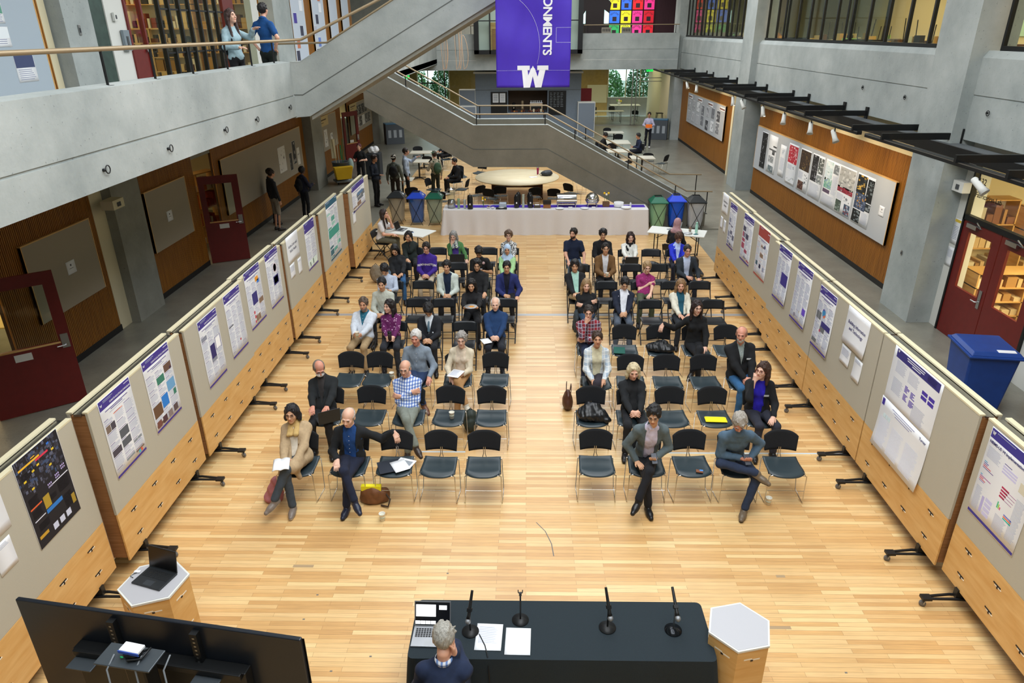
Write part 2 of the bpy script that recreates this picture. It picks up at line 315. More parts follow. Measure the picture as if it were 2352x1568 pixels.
struct(up,'wall_right_upper')
struct(MB().box(8.3,16,-4,52,7.9,8.2,M_conc),'ceiling_right_studio')
struct(MB().box(8.6,16,-4,52,4.0,4.3,M_concdark),'floor_right_studio')
struct(MB().box(8.25,8.7,-4,41,7.9,11.2,M_conc),'wall_right_top')
# window bands
def window(n,y0,y1,mull,opens,x=8.42):
    fr=MB(); 
    fr.box(x-.04,x+.04,y0,y1,5.3,5.38,M_black); fr.box(x-.04,x+.04,y0,y1,7.8,7.9,M_black)
    for y in mull: fr.box(x-.035,x+.035,y-.03,y+.03,5.3,7.9,M_black)
    o=struct(fr,'window_%d'%n)
    gl=MB(); gl.box(x-.005,x+.005,y0,y1,5.38,7.8,M_glass); gl.build('glass',o)
    for y,wd in opens:
        X=Matrix.Translation((x-.06,y,0))@Matrix.Rotation(R_(20),4,'Z'); s=MB()
        for a,b,c_,d in ((-.02,.02,-wd,-wd+.05),(-.02,.02,-.05,0)): s.box(a,b,c_,d,5.36,7.8,M_black,X)
        s.box(-.02,.02,-wd,0,5.36,5.41,M_black,X); s.box(-.004,.004,-wd,0,5.41,7.8,M_glass,X); s.build('sash',o)
window(1,28.4,40.2,[28.4+i*.78 for i in range(16)],[(31.9,1.0),(36.6,1.0)])
window(2,15.0,26.9,[15.05+i*.98 for i in range(13)],[(20.2,1.35),(25.0,1.2)])
window(3,1.8,13.5,[1.8+i*1.17 for i in range(11)],[])
# studio behind the right windows
r=MB(); r.box(15.8,16,-4,52,4.3,7.9,M_cream); r.box(8.7,16,41.5,41.7,4.3,7.9,M_cream); r.box(8.7,16,-4,-3.8,4.3,7.9,M_cream); r.box(15.75,15.8,20,25,5.4,7.6,mat('far_daylight_glass','#bfe8dc',0.3)); struct(r,'wall_right_studio')
struct(MB().box(11.5,11.9,14.3,14.7,4.3,7.9,M_concdark),'wall_right_studio_column')
rr=random.Random(5)
def clutter(y,x,seed,label):
    t=thing('studio_desk',label,'desk',(x,y,4.3),0); q=MB(); q.box(-.5,.5,-.9,.9,.70,.74,M_ply)
    for a in (-.45,.45):
        for b in (-.85,.85): q.box(a-.02,a+.02,b-.02,b+.02,0,.7,M_black)
    q.build('desk_frame',t); c=MB(); r2=random.Random(seed)
    for i in range(16):
        a=r2.uniform(-.4,.35); b=r2.uniform(-.85,.8); h=r2.uniform(.04,.5); c.box(a,a+r2.uniform(.05,.3),b,b+r2.uniform(.04,.3),.74,.74+h,C(r2.choice(['#c79a4a','#5b3b1c','#e4d2a0','#2c2a27','#b9a06a','#77716a','#9ac46a','#8f6a32'])))
    for i in range(5):
        a=r2.uniform(-.4,.4); b=r2.uniform(-.8,.8); c.tube([(a,b,.74),(a+r2.uniform(-.08,.08),b+r2.uniform(-.08,.08),1.35+r2.uniform(0,.3))],.012,C('#2a2420'),6)
    c.build('clutter',t)['kind']='stuff'
for i,y in enumerate((4.5,7.0,9.6,12.2,16.2,18.3,20.6,22.8,25.2,29.8,32.5,35.4)):
    clutter(y,9.9,i+10,'cluttered wooden studio desk behind the right upper windows, %s'%(['at the near end','second from the near end','third from the near end','just before the large column','just past the large column','sixth along the window row','seventh along the window row','with many rods, eighth along the row','just before the middle column','just past the middle column','second from the far end','farthest along the row'][i]))
# end walls / roof
struct(MB().box(-14,16,-4.3,-4,0,11.2,M_conc),'wall_front')
struct(MB().box(-14,-8.7,-4,52,9,9.3,M_conc),'ceiling_left')
struct(MB().box(-8.7,-8.4,-4,52,8.9,11.2,M_conc),'wall_left_top')
rf=MB(); rf.box(-8.7,8.7,-4,-2.5,11,11.2,M_white); rf.box(-8.7,8.7,46,52,11,11.2,M_white); rf.box(-8.7,8.7,-2.5,46,11,11.2,M_white); struct(rf,'ceiling')
struct(MB().box(-14.3,-14,-4,52,0,9.3,M_conc),'wall_left_outer'); struct(MB().box(16,16.3,-4,52,0,9.3,M_conc),'wall_right_outer')
# left lower rooms
r=MB(); r.box(-14,-13.9,8,24,0,4.05,M_cream); r.box(-14,-8.8,16.6,16.7,0,4.05,M_cream); r.box(-14,-8.8,24,24.1,0,4.05,M_cream); r.box(-14,-8.8,6,6.1,0,4.05,M_cream); struct(r,'wall_left_room')
# right lab room
r=MB(); r.box(14,14.1,2,16,0,3.9,M_cream); r.box(8.8,14,15.9,16,0,3.9,M_cream); r.box(8.8,14,4,4.1,0,3.9,M_cream); struct(r,'wall_right_lab')
# ================= STAIRS, BACK, BANNER, TRACK =================
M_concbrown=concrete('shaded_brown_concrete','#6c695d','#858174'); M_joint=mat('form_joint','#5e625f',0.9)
def flight(name,label,y0,y1,top,thick,extra):
    """top: list of (x,z) along parapet top; two parapets, slab between"""
    t=thing(name,label,'staircase',(0,y0,0)); w=y1-y0
    bot=extra['bot']; poly=top+bot[::-1]
    for i,(a,b) in enumerate(((0,.2),(w-.2,w))):
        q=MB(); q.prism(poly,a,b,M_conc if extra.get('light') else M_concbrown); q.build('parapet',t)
        cap=MB(); 
        for (xa,za),(xb,zb) in zip(top,top[1:]): cap.prism([(xa,za),(xb,zb),(xb,zb+.012),(xa,za+.012)],a-.004,b+.004,M_conc)
        cap.build('coping',t)
    q=MB(); sl=[(x,z+.0) for x,z in extra['mid']]+bot[::-1]; q.prism(sl,.2,w-.2,M_concdark); q.build('slab',t)
    st=MB()
    for (xa,za),(xb,zb) in extra['flights']:
        n=int(abs(zb-za)/.17); 
        for i in range(n):
            xs=xa+(xb-xa)*i/n; xe=xa+(xb-xa)*(i+1)/n; z=za+(zb-za)*(i+1)/n; st.box(min(xs,xe),max(xs,xe),.2,w-.2,z-.12,z,M_slab)
    st.build('steps',t)
    jl=MB()
    for g in extra['grooves']:
        for (xa,za),(xb,zb) in zip(g,g[1:]):
            jl.prism([(xa,za),(xb,zb),(xb,zb+.022),(xa,za+.022)],-.003,.01,M_joint)
    jl.build('form_joint',t)
    return t
lowtop=[(-4.8,4.86),(-1.59,3.10),(0.63,3.10),(5.58,0.45)]
lowbot=[(-4.8,3.66),(-1.63,1.88),(0.62,1.87),(4.15,0.0),(5.58,0.0)]
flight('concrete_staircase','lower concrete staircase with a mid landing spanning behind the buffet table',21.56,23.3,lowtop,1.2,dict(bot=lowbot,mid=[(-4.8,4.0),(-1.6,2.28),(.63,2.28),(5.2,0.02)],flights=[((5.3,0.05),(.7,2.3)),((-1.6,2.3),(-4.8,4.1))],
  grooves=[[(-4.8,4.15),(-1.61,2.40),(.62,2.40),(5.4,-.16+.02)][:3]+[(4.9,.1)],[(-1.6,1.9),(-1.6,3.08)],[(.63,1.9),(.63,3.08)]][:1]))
uptop=[(-4.8,5.13),(-4.6,5.13),(3.2,9.42),(8.0,9.42)]; upbot=[(-4.8,4.06),(-4.52,4.08),(3.2,8.3),(8.0,8.3)]
flight('concrete_staircase','upper concrete staircase rising to the right from the left balcony corner',15.1,16.8,uptop,1.05,dict(light=1,bot=upbot,mid=[(-4.8,4.3),(-4.3,4.35),(3.2,8.5),(8,8.5)],flights=[((-4.4,4.3),(3.2,8.4))],grooves=[[(-4.8,4.49),(-4.62,4.49),(3.2,8.78)]]))
q=MB(); q.prism([(-4.5,4.0),(3.2,8.24),(3.2,8.34),(-4.5,4.10)],15.16,16.74,M_concdark); struct(q,'ceiling_stair_soffit')
y=21.66
rail('handrail','near bronze handrail of the lower staircase',[(-4.6,y,5.06),(-1.59,y,3.41),(.62,y,3.41),(4.95,y,1.11),(5.75,y,1.09)],[(x,y,zb,zb+.31) for x,zb in ((-3.55,4.17),(-1.5,3.1),(.55,3.1),(1.45,2.66),(3.1,1.78),(4.6,.98))]+[(5.6,y,.4,1.09)],.022)
y=23.25
rail('handrail','far bronze handrail of the lower staircase',[(-4.6,y,5.15),(-1.56,y,3.5),(.62,y,3.5),(4.7,y,1.33),(5.75,y,1.31)],[(x,y,zb,zb+.4) for x,zb in ((-3.3,4.05),(-1.5,3.1),(.55,3.1),(1.9,2.4),(3.6,1.5))]+[(5.6,y,.4,1.31)],.022)
rail('handrail','short bronze handrail on the far side of the upper staircase',[(-5.6,16.6,5.45),(-4.4,16.6,5.47),(1.5,16.6,8.72)],[(-4.3,16.6,5.3,5.5),(-2.2,16.6,6.4,6.66)],.024)
# ---- back ----
b=MB(); b.prism([(40,3.72),(40,4.70),(40.02,4.70),(40.02,4.73),(40,4.73),(40,5.5),(40.25,5.5),(40.25,4.0),(52.5,4.0),(52.5,3.72)],-4.8,8.02,M_conc,'x'); b.box(-4.8,-2.7,39.99,40,4.2,4.215,M_white); b.box(3,8,39.99,40,4.2,4.215,M_white); struct(b,'wall_back_balcony')
b=MB(); b.box(-14,-4.8,40,52.5,3.72,4.0,M_conc); struct(b,'ceiling_back_left')
struct(MB().box(8.02,16,41.7,52.5,3.72,4.0,M_conc),'ceiling_back_right')
rail('handrail','bronze handrail along the rear balcony right of the banner',[(3.0,40.1,5.9),(8.0,40.1,5.9)],[(7.8,40.1,5.5,5.9),(5.5,40.1,5.5,5.9),(3.2,40.1,5.5,5.9)],.022)
rail('handrail','bronze handrail along the rear balcony left of the banner',[(-4.7,40.1,5.9),(-2.8,40.1,5.9)],[(-4.5,40.1,5.5,5.9),(-2.95,40.1,5.5,5.9)],.022)
# bay window box
fr=thing('bay_window','black framed glass bay projecting behind the hanging banner','window',(0,39.4,4.55))
q=MB(); 
for x0,x1 in ((-2.75,-2.5),(2.65,2.9),(-1.95,-1.88),(2.0,2.07),(0,.06)): q.box(x0,x1,-.05,.1,0,4.2,M_black)
q.box(-2.75,2.9,-.05,.6,-.02,.18,M_black); q.box(-2.75,2.9,-.03,.05,1.55,1.6,M_black); q.box(-2.75,-2.6,0,.6,0,4.2,M_black); q.box(2.75,2.9,0,.6,0,4.2,M_black); q.build('frame',fr)
MB().box(-2.6,2.75,.02,.035,.18,4.2,M_glass).build('glass',fr)
q=MB(); q.box(-2.6,2.75,.55,.6,.15,4.2,M_white); q.build('inner_panel',fr)
q=MB(); q.box(-1.9,-1.2,.3,.5,.18,1.5,M_ply); q.box(-1.8,-1.25,.2,.3,.2,1.2,M_plydark); q.build('chair_display',fr)
# kiosk
k=MB(); M_kiosk=mat('blue_grey_kiosk','#7b8794',0.6,0,.05,10)
k.box(-2.92,-1.07,42,45,0,3.45,M_kiosk); k.box(1.19,3.09,42,45,0,3.45,M_kiosk); k.box(-1.07,1.19,42,45,2.54,3.45,M_kiosk); k.box(-1.07,1.19,42,45,0,1.35,M_kiosk); k.box(-3.0,3.17,41.8,45,3.45,3.55,M_white)
k.box(-2.93,3.1,41.985,42,2.56,2.58,M_joint); k.box(-1.07,1.19,43.6,43.7,1.35,2.54,mat('kiosk_inside','#5d4a3a',0.7)); struct(k,'wall_back_kiosk')
t=thing('notice_board','black notice board with two white menus left of the coffee window','notice board',(-1.58,41.97,1.9)); MB().box(-.47,.47,-.03,.03,-.58,.58,M_black).build('board',t)
q=MB(); q.box(-.36,-.03,-.036,-.03,0,.5,M_paper); q.box(.04,.36,-.036,-.03,0,.5,M_paper)
for i in range(7): q.box(-.32,-.08,-.038,-.036,.08+i*.055,.10+i*.055,C('#555a60')); q.box(.09,.31,-.038,-.036,.08+i*.055,.095+i*.055,C('#8a8f95'))
q.box(-.16,.16,-.036,-.03,-.2,-.14,M_paper); q.build('menu',t)
t=thing('chalk_menu','black chalkboard menu right of the coffee window','menu board',(1.75,41.97,1.87)); MB().box(-.5,.5,-.03,.03,-.65,.65,M_black).build('board',t)
q=MB(); rr=random.Random(3)
for i in range(9):
    for j in range(4):
        a=-.42+j*.2; q.box(a,a+rr.uniform(.08,.16),-.033,-.03,.52-i*.09,.54-i*.09,C('#9ba4ab'))
q.build('chalk_lines',t)
t=thing('espresso_machine','chrome espresso machine inside the coffee window','coffee machine',(.55,42.6,1.35))
q=MB(); q.box(-.38,.38,-.25,.3,.05,.5,M_chrome); q.box(-.3,.3,-.3,-.2,.1,.3,M_black); q.build('body',t,bevel=.02)
q=MB()
for i in range(6): q.lathe([(.035,0),(.042,.09)],M_paper,8,(-.3+i*.12,0,.5)); 
q.build('cups',t)
for x,h,l in ((-.75,.5,'dark bottle rack at the left of the coffee window'),(-.25,.62,'brass tall grinder in the middle of the coffee window')):
    t=thing('coffee_grinder',l,'grinder',(x,42.5,1.35)); MB().lathe([(.09,0),(.09,.25),(.05,.3),(.08,.4),(.10,h-.06),(.03,h)],M_black if x<-.5 else M_brass,12).build('body',t); MB().box(-.03,.03,-.14,-.06,.18,.24,M_chrome).build('spout',t)
t=thing('counter_display','low orange-lit shelf of cups and pastries in the coffee window','shelf',(.1,42.25,1.35)); q=MB(); rr=random.Random(8)
for i in range(14): a=-1.0+i*.14; q.box(a,a+.1,-.1,.1,0,rr.uniform(.06,.2),C(rr.choice(['#c98544','#8a4a2a','#e9d9b8','#5e2e22','#3a3330'])))
q.build('pastries',t)['kind']='stuff'; MB().box(-1.1,1.05,-.14,.14,-.03,0,M_plydark).build('shelf',t)
# grey cabinets
def cabinet(x,y,w_,d,h,label,col='#7f8a97'):
    t=thing('grey_cabinet',label,'cabinet',(x,y,0)); q=MB(); m=C(col,.5)
    q.box(-w_/2,w_/2,-d/2,d/2,.03,h,M_white); q.build('body',t,bevel=.006)
    for s in (-1,): MB().box(-w_/2+.04,w_/2-.04,-d/2-.012,-d/2,.08,h-.05,m).build('door',t)
    MB().box(w_/2-.09,w_/2-.06,-d/2-.035,-d/2-.012,h*.45,h*.55,M_steel).build('handle',t)
cabinet(3.38,41.6,.98,.6,1.95,'tall grey cabinet with a white frame right of the coffee kiosk')
cabinet(-3.4,42.3,.95,.5,2.6,'tall blue-grey cabinet left of the kiosk, partly behind the stair rail')
cabinet(-3.3,41.3,.9,.5,1.8,'lower blue-grey cabinet in front of the taller one left of the kiosk')
# glass wall at 47 and room behind
g=thing('glass_wall','frameless glass wall with steel door rails at the back right of the ground floor','glass wall',(0,47,0))
q=MB()
for x in (3.3,6.7,6.95,8.6): q.box(x-.03,x+.03,-.03,.03,0,3.7,M_steel)
q.box(6.95,8.6,-.03,.03,2.85,2.9,M_steel); q.box(3.3,8.6,-.03,.03,0,.05,M_steel); q.box(7.1,8.5,-.05,-.03,2.65,2.7,M_steel); q.build('frame',g)
MB().box(3.3,8.6,-.006,.006,0,3.7,M_glass).build('glass',g)
g=thing('glass_wall','glass wall of the ground floor room left of the coffee kiosk','glass wall',(0,47,0))
q=MB()
for x in (-8.4,-5.2,-3.0): q.box(x-.04,x+.04,-.03,.03,0,3.7,M_black)
q.box(-8.4,-5.2,-.03,.03,2.6,2.66,M_black); q.build('frame',g); MB().box(-8.4,-3,-.006,.006,0,3.7,M_glass).build('glass',g)
M_ochre=mat('ochre_wood_wall','#a88a4c',0.7,0,.1,6)
w_=MB()
w_.box(-14,-7.75,52.5,52.8,0,4,M_ochre); w_.box(-5.5,5.75,52.5,52.8,0,4,M_ochre); w_.box(8.75,16,52.5,52.8,0,4,M_cream)
w_.box(-7.75,-5.5,52.5,52.8,0,1.15,M_cream); w_.box(5.75,8.75,52.5,52.8,0,1.25,M_concdark); w_.box(-7.75,-5.5,52.5,52.8,3.4,4,M_cream); w_.box(5.75,8.75,52.5,52.8,3.4,4,M_cream); w_.box(4.3,5.7,52.44,52.5,.9,2.1,M_cream); struct(w_,'wall_back')
for n,(x0,x1,z0,ms) in enumerate(((5.75,8.75,1.25,(7.0,8.0)),(-7.75,-5.5,1.15,(-7.0,-6.25)))):
    q=MB(); 
    for x in (x0,x1)+ms: q.box(x-.03,x+.03,52.4,52.5,z0,3.4,M_cream)
    q.box(x0,x1,52.4,52.5,z0-.03,z0+.03,M_white); o=struct(q,'window_%d'%(4+n)); MB().box(x0,x1,52.44,52.45,z0,3.4,M_glass).build('glass',o)
# upstairs rear: window wall with coloured cut-paper panels
w_=MB(); w_.box(-14,3.1,46,46.3,4,9,M_concdark); w_.box(3.1,4.9,46,46.3,4,9,mat('dark_hall_wall','#2a2622',0.8)); w_.box(4.9,7.6,46,46.3,4,7.75,_M['dark_hall_wall']); w_.box(7.6,9.0,46,46.3,4,9,mat('maroon_curtain_wall','#3a1f26',0.8,0,.2,4,0,None,(8,1,.3))); w_.box(9,16,46,46.3,4,9,M_ochre); w_.box(4.9,7.6,46,46.3,7.7,9,_M['dark_hall_wall']); struct(w_,'wall_back_upper')
struct(MB().box(-14,16,46.3,46.5,7.8,8,M_conc),'ceiling_back_upper')
struct(MB().box(-14,16,46.25,52.9,3.9,4.0,M_conc),'floor_back_upper')
for i in range(4):
    for j in range(4):
        colr=[['#1d6fd0','#e8d90f','#e8327f','#d41427'],['#e2d21a','#2a63cf','#d4141f','#ec2f86'],['#2a6ad6','#efe020','#e9308a','#c81228'],['#2fa35a','#dce233','#e23a90','#d51f2f']][(3-j+1)%4][i]
        x=4.9+i*.675; z=5.2+ (j-.9)*.72+.35
        t=thing('coloured_panel','%s cut-paper panel in the upper rear window, %s column, %s'%({'1':'blue','2':'blue','e':'warm coloured','d':'bright','c':'crimson'}.get(colr[1],'coloured'),['left','second','third','right'][i],['bottom row','second row','third row','top row'][j]),'paper panel',(x+.33,45.9,z),0,'coloured cut-paper panels')
        mm=_M.get('backlit_'+colr[1:]) or mat('backlit_'+colr[1:],colr,0.5,emit=0.30)
        q=MB(); q.box(-.32,.32,-.006,.006,-.34,.34,mm); q.build('sheet',t)
        dk=C('#33222c'); d=MB(); d.box(-.12,.12,-.012,-.006,-.22,.02,dk)
        for a in range(7):
            an=PI*(a+.5)/7; X=Matrix.Translation((.2*math.cos(an),-.009,.1+.14*math.sin(an)))@Matrix.Rotation(-an+PI/2,4,'Y'); d.box(-.012,.012,-.003,.003,-.05,.05,dk,X)
        for s in (-1,1): d.box(s*.31-.012,s*.31+.012,-.012,-.006,-.34,.34,dk); 
        d.box(-.32,.32,-.012,-.006,-.34,-.32,dk); d.build('cut_pattern',t)
# t-shirt like dark hanging and bright window left of panels
t=thing('hanging_garment','huge dark garment-shaped hanging before a bright upper rear window','wall hanging',(4.05,45.8,6.2)); q=MB(); q.prism([(-.55,-1),(.55,-1),(.55,.55),(.85,.35),(.95,.9),(.45,1.4),(-.45,1.4),(-.9,.9),(-.75,.2),(-.55,.5)],-.03,.03,mat('black_cloth','#1c1517',0.9)); q.build('cloth',t)
MB().box(-.95,.95,-.02,.02,1.4,1.45,M_black).build('rod',t)
tag(MB().box(3.3,4.9,45.93,45.97,6.0,8,mat('bright_frosted_window','#bfe9e6',0.4,emit=0.9)).build('frosted_window'),'bright frosted glass pane behind the dark hanging garment upstairs','window pane')
for x in (4.2,5.25): 
    t=thing('vent_box','grey slotted box on the rear balcony edge, %s'%('left one' if x<5 else 'right one in front of the coloured panels'),'box',(x,40.3,5.5)); MB().box(-.25,.25,-.08,.08,0,.28,C('#8d867a')).build('body',t)
    q=MB(); 
    for i in range(5): q.box(-.2+i*.085,-.16+i*.085,-.085,-.08,.08,.22,M_black)
    q.build('slots',t)
# exit signs
for x,l in ((7.68,'green EXIT sign above the glass door at the back right'),(-6.6,'green EXIT sign at the back left beneath the walkway')):
    t=thing('exit_sign',l,'exit sign',(x,46.7 if x>0 else 40.4,3.38 if x>0 else 3.42)); MB().box(-.2,.2,-.03,.03,-.12,.12,mat('exit_green','#18c84a',0.5,emit=1.0)).build('panel',t); MB().box(-.02,.02,-.02,.02,.12,.34 if x>0 else .30,M_steel).build('hanger',t)
    q=MB(); text(q,'EXIT',.17,mat('exit_dark','#0b3a17',0.6),Matrix.Translation((0,-.034,0))@Matrix.Rotation(PI/2,4,'X'),.004); q.build('lettering',t)
tag(MB().box(3.35,4.1,46.6,46.7,0,2.3,C('#6e1420')).build('red_panel'),'dark red panel just right of the coffee kiosk wall','panel')
tag(MB().box(8.55,8.6,45.2,46.2,.8,2.0,C('#b01822')).build('red_panel'),'bright red wall panel beside the far right column','panel')
# outdoor greenery
M_leaf=mat('leaves','#5d9a5a',0.6,0,.35,3); M_leaf2=mat('leaves_dark','#3f7a48',0.6,0,.35,3)
struct(MB().box(-30,30,52.9,90,-.3,0,mat('outdoor_ground','#8e9488',0.9,0,.2,1)),'ground_outside')
rr=random.Random(21)
def bush(x,y,r,h,label,n=1900):
    t=thing('shrub',label,'shrub',(x,y,0),0,'shrubs outside the rear windows'); q=MB(); vs=[];fs=[]
    for i in range(n):
        a=rr.uniform(0,2*PI); b=math.acos(rr.uniform(-.2,1)); d=rr.uniform(.7,1); c=Vector((r*d*math.sin(b)*math.cos(a),r*d*math.sin(b)*math.sin(a),h*.35+h*.65*d*math.cos(b)))
        u_=Vector((rr.uniform(-1,1),rr.uniform(-1,1),rr.uniform(-1,1))).normalized()*.11; v_=u_.cross(Vector((rr.uniform(-1,1),rr.uniform(-1,1),1))).normalized()*.07; k=len(vs); vs+=[c-u_,c+v_,c+u_,c-v_]; fs.append((k,k+1,k+2,k+3))
    q.add(vs,fs,rr.choice([M_leaf,M_leaf2])); q.build('foliage',t); MB().tube([(0,0,0),(.05,0,h*.5)],.06,M_plydark,6).build('stem',t)
for i,(x,y) in enumerate(((5.9,55.0),(8.7,55.4),(11.4,56.5),(3.1,56.5),(-5.9,55.0),(-8.7,55.4),(-11.4,56.5),(-3.1,56.5))):
    bush(x,y,1.38,3.2+.4*(i%3),'leafy green shrub outside the rear %s window, %s'%('right' if x>0 else 'left',['nearest the glass','just beside the nearest one','set back toward the outer edge','set back toward the kiosk side'][i%4]))
# ---- banner ----
B0=thing('hanging_banner','tall purple hanging banner with white vertical lettering and a white W','banner',(.12,14,4.7))
M_ban=mat('purple_banner_cloth','#4326b4',0.65,0,.05,5); M_w=mat('banner_white','#eeeef4',0.7)
def bw(x,z): return .018*math.sin(x*5+z*2.1)+.012*math.sin(x*11-z*3.3)+.01*math.sin(z*7+x*2)
q=MB(); q.grid(lambda u_,v_:(-.69+1.38*u_,bw(-.69+1.38*u_,4.2*v_),4.2*v_),40,90,M_ban); q.build('cloth',B0,solid=.003)
def wrap(mbx,dz=-.012):
    mbx.v=[(x,bw(x,z)+dz,z) for x,_,z in mbx.v]; return mbx
Wp=[(-.18,.36),(.16,.36)]
def slabW(mb,cx,z0,w_,h,m):
    P=lambda x,z:(cx+x*w_,0,z0+z*h)
    # two slanted strokes pairs + serifs as quads
    def qd(a,b,c,d): mb.add([P(*a),P(*b),P(*c),P(*d)],[(0,1,2,3)],m)
    qd((-.36,.88),(-.18,.88),(-.09,.0),(-.30,.0)); qd((-.30,.0),(-.09,.0),(.06,.88),(-.06,.88)); qd((-.06,.88),(.06,.88),(.28,.0),(.08,.0)); qd((.08,0),(.28,0),(.42,.88),(.22,.88))
    qd((-.5,.80),(-.10,.80),(-.10,1),(-.5,1)); qd((.14,.80),(.5,.80),(.5,1),(.14,1)); qd((-.05,.86),(.05,.86),(.0,1.),(-.0,1.))
q=MB(); slabW(q,-.005,0.0,.58,.385,M_w)
# vertical lettering reading downwards
v,f=textpts('ENVIRONMENTS',.225,.005,'RIGHT',.90)
q.add([(.25+yy,0,.56-xx) for xx,yy,_ in v],f,M_w); v,f=textpts('COLLEGE OF BUILT',.20,.002,'RIGHT',1.05); q.add([(.49+yy,0,1.52-xx) for xx,yy,_ in v],f,M_w)
q2=MB()
for k_ in range(24):
    a0=-.35+k_*.08; a1=a0+.08
    pa=(-.66+.78*math.cos(a0),.72+.9*math.sin(a0)); pb=(-.66+.78*math.cos(a1),.72+.9*math.sin(a1))
    if pa[0]>-.68 and pb[0]>-.68: q2.add([(pa[0],0,pa[1]),(pb[0],0,pb[1]),(pb[0]-.003,0,pb[1]-.0015),(pa[0]-.003,0,pa[1]-.0015)],[(0,1,2,3)],M_w)
for x0,x1,z0,z1 in ((.42,.69,1.03,1.033),(.42,.69,.78,.783),(.42,.423,.78,1.03),(-.69,.69,.30,.302)): q2.add([(x0+(x1-x0)*i/8,0,z) for z in (z0,z1) for i in range(9)],[(i,i+1,i+10,i+9) for i in range(8)],M_w)
wrap(q).build('lettering',B0); wrap(q2).build('line_art',B0)
# hanging loops of bent wood strips (art) left of bay
t=thing('hanging_sculpture','loops of thin bent wood strips hanging in front of the rear balcony','sculpture',(-3.2,34,5.2)); q=MB(); M_strip=mat('bent_wood_strip','#c9a98c',0.6)
for k_,(x,w1,h) in enumerate(((0,.22,1.3),(.15,.12,1.9),(-.5,.1,1.6),(-.65,.3,1.1),(.3,.25,.9))):
    q=MB(); pts=[(x+w1*math.sin(a)*(.5+.5*math.cos(a*.5)),.1*k_,-1.15+h*(1-math.cos(a))*.5*1.6) for a in [2*PI*i/18 for i in range(18)]]; q.tube(pts,.014,M_strip,5,True); q.build('loop',t)
q=MB(); q.tube([(0,0,-1.1),(.02,0,3)],.006,M_black,4); q.tube([(-.6,.1,-1.5),(-.45,.1,3)],.006,M_strip,4); q.build('cord',t)
# ---- track lighting on right ----
ys=[36.7,34.2,33,30.5,29.2,26.8,25.5,22.9,21.6,19.1,17.8,15.1,13.8,11.3,10.0]
for i,y in enumerate(ys):
    t=thing('wall_bracket','black steel bracket arm under the right windows, %s'%('number %d from the far end'%(i+1) if 0 else ['farthest','second farthest','third farthest','fourth farthest','fifth farthest','sixth farthest','seventh farthest','eighth farthest','ninth farthest','fifth from the large column','fourth from the large column','third from the large column','beside the large column','past the large column','nearest, above the lab doors'][i]),'bracket',(8.24,y,3.8))
    MB().box(-1.5,0,-.03,.03,-.06,.06,M_black).build('arm',t); MB().box(-.03,0,-.07,.07,-.14,.14,M_black).build('plate',t)
tr=[(36.9,30.2),(30.0,20.6),(20.4,14.6),(14.4,4.0)]; tr=[(40,29),(28.8,17.6),(17.4,13.9),(14.3,3)]
for i,(a,b_) in enumerate(((40.0,27.0),(26.6,14.9),(14.6,3.0))):
    t=thing('light_track','black lighting track along the right wall, %s length'%['far','middle','near'][i],'light track',(6.8+.02*i,0,3.72)); MB().box(-.05,.05,b_,a,-.035,.035,M_black).build('rail',t); MB().box(-.052,-.046,b_,a,.015,.03,M_steel).build('edge_strip',t)
struct(MB().box(7.96,8.24,10.5,40,3.46,3.66,M_black).box(7.96,8.24,10.5,40,3.66,3.675,C('#5a5f62')),'trim_5')
for i,(y,rx,rz_) in enumerate(((31.6,.5,.3),(29.8,.4,-.2),(24.4,.3,0),(23.3,.6,.5),(21.2,.3,.2),(19.4,.5,-.4),(17.5,.5,-.3),(16.1,.6,.3),(10.7,.9,.5))):
    t=thing('spot_lamp','small white can spotlight on the right lighting track, %s'%['farthest','second farthest','third farthest','fourth farthest','above the red door column','above the poster board start','above the third poster','above the fifth poster','nearest, hanging by the lab doors'][i],'spotlight',(6.82,y,3.68),rz_,'white track spotlights')
    X=Matrix.Translation((0,0,-.16))@Matrix.Rotation(-rx,4,'X'); s_=1.4
    MB().tube([(0,0,0),(0,0,-.16)],.012,M_black,6).build('stem',t)
    MB().lathe([(.035,.12),(.05,.1),(.055,-.08),(.075,-.17),(.07,-.17),(.04,-.1)],M_white,12,X=X).build('can',t)
    if i in (0,1,2,4,5,6,7):
        l_=bpy.data.lights.new('spot_bulb','SPOT'); l_.energy=55; l_.color=(1,.78,.5); l_.spot_size=1.5; l_.spot_blend=.8; l_.shadow_soft_size=.05; o_=bpy.data.objects.new('spot_bulb',l_); COL.objects.link(o_); o_.location=(6.86,y,3.38); o_.rotation_euler=(Vector((8.5,y-.3,2.5))-Vector((6.86,y,3.38))).to_track_quat('-Z','Y').to_euler()
# fab lab doors (right) y 9.9..12.9
D=thing('double_door','dark red double door with long glass panes to the workshop','door',(8.5,12.25,0),-PI/2)
for k_,(a,b_) in enumerate(((-1.17,-.01),(.01,1.17))):
    q=MB(); 
    for x0,x1,z0,z1 in ((a,a+.22,1.02,2.1),(b_-.22,b_,1.02,2.1),(a,b_,0,1.02),(a,b_,2.1,2.3)): q.box(x0,x1,-.02,.03,z0,z1,M_redwood)
    lf=q.build('door_leaf',D); MB().box(a+.22,b_-.22,0,.01,1.02,2.1,M_glass).build('pane',lf)
    q=MB(); q.box(a+.2,a+.5,-.09,-.02,2.2,2.28,M_steel) ; q.tube([(a+.5,-.06,2.27),(a+.9,-.25,2.33),(a+.55,-.12,2.36)],.012,M_steel,6); q.build('closer',lf)
    if k_==0: 
        q=MB(); q.box(b_-.16,b_-.08,-.035,-.02,.85,1.2,M_steel); q.tube([(b_-.12,-.03,.98),(b_-.12,-.10,.98),(b_-.24,-.10,.98)],.014,M_chrome,8); q.build('handle',lf)
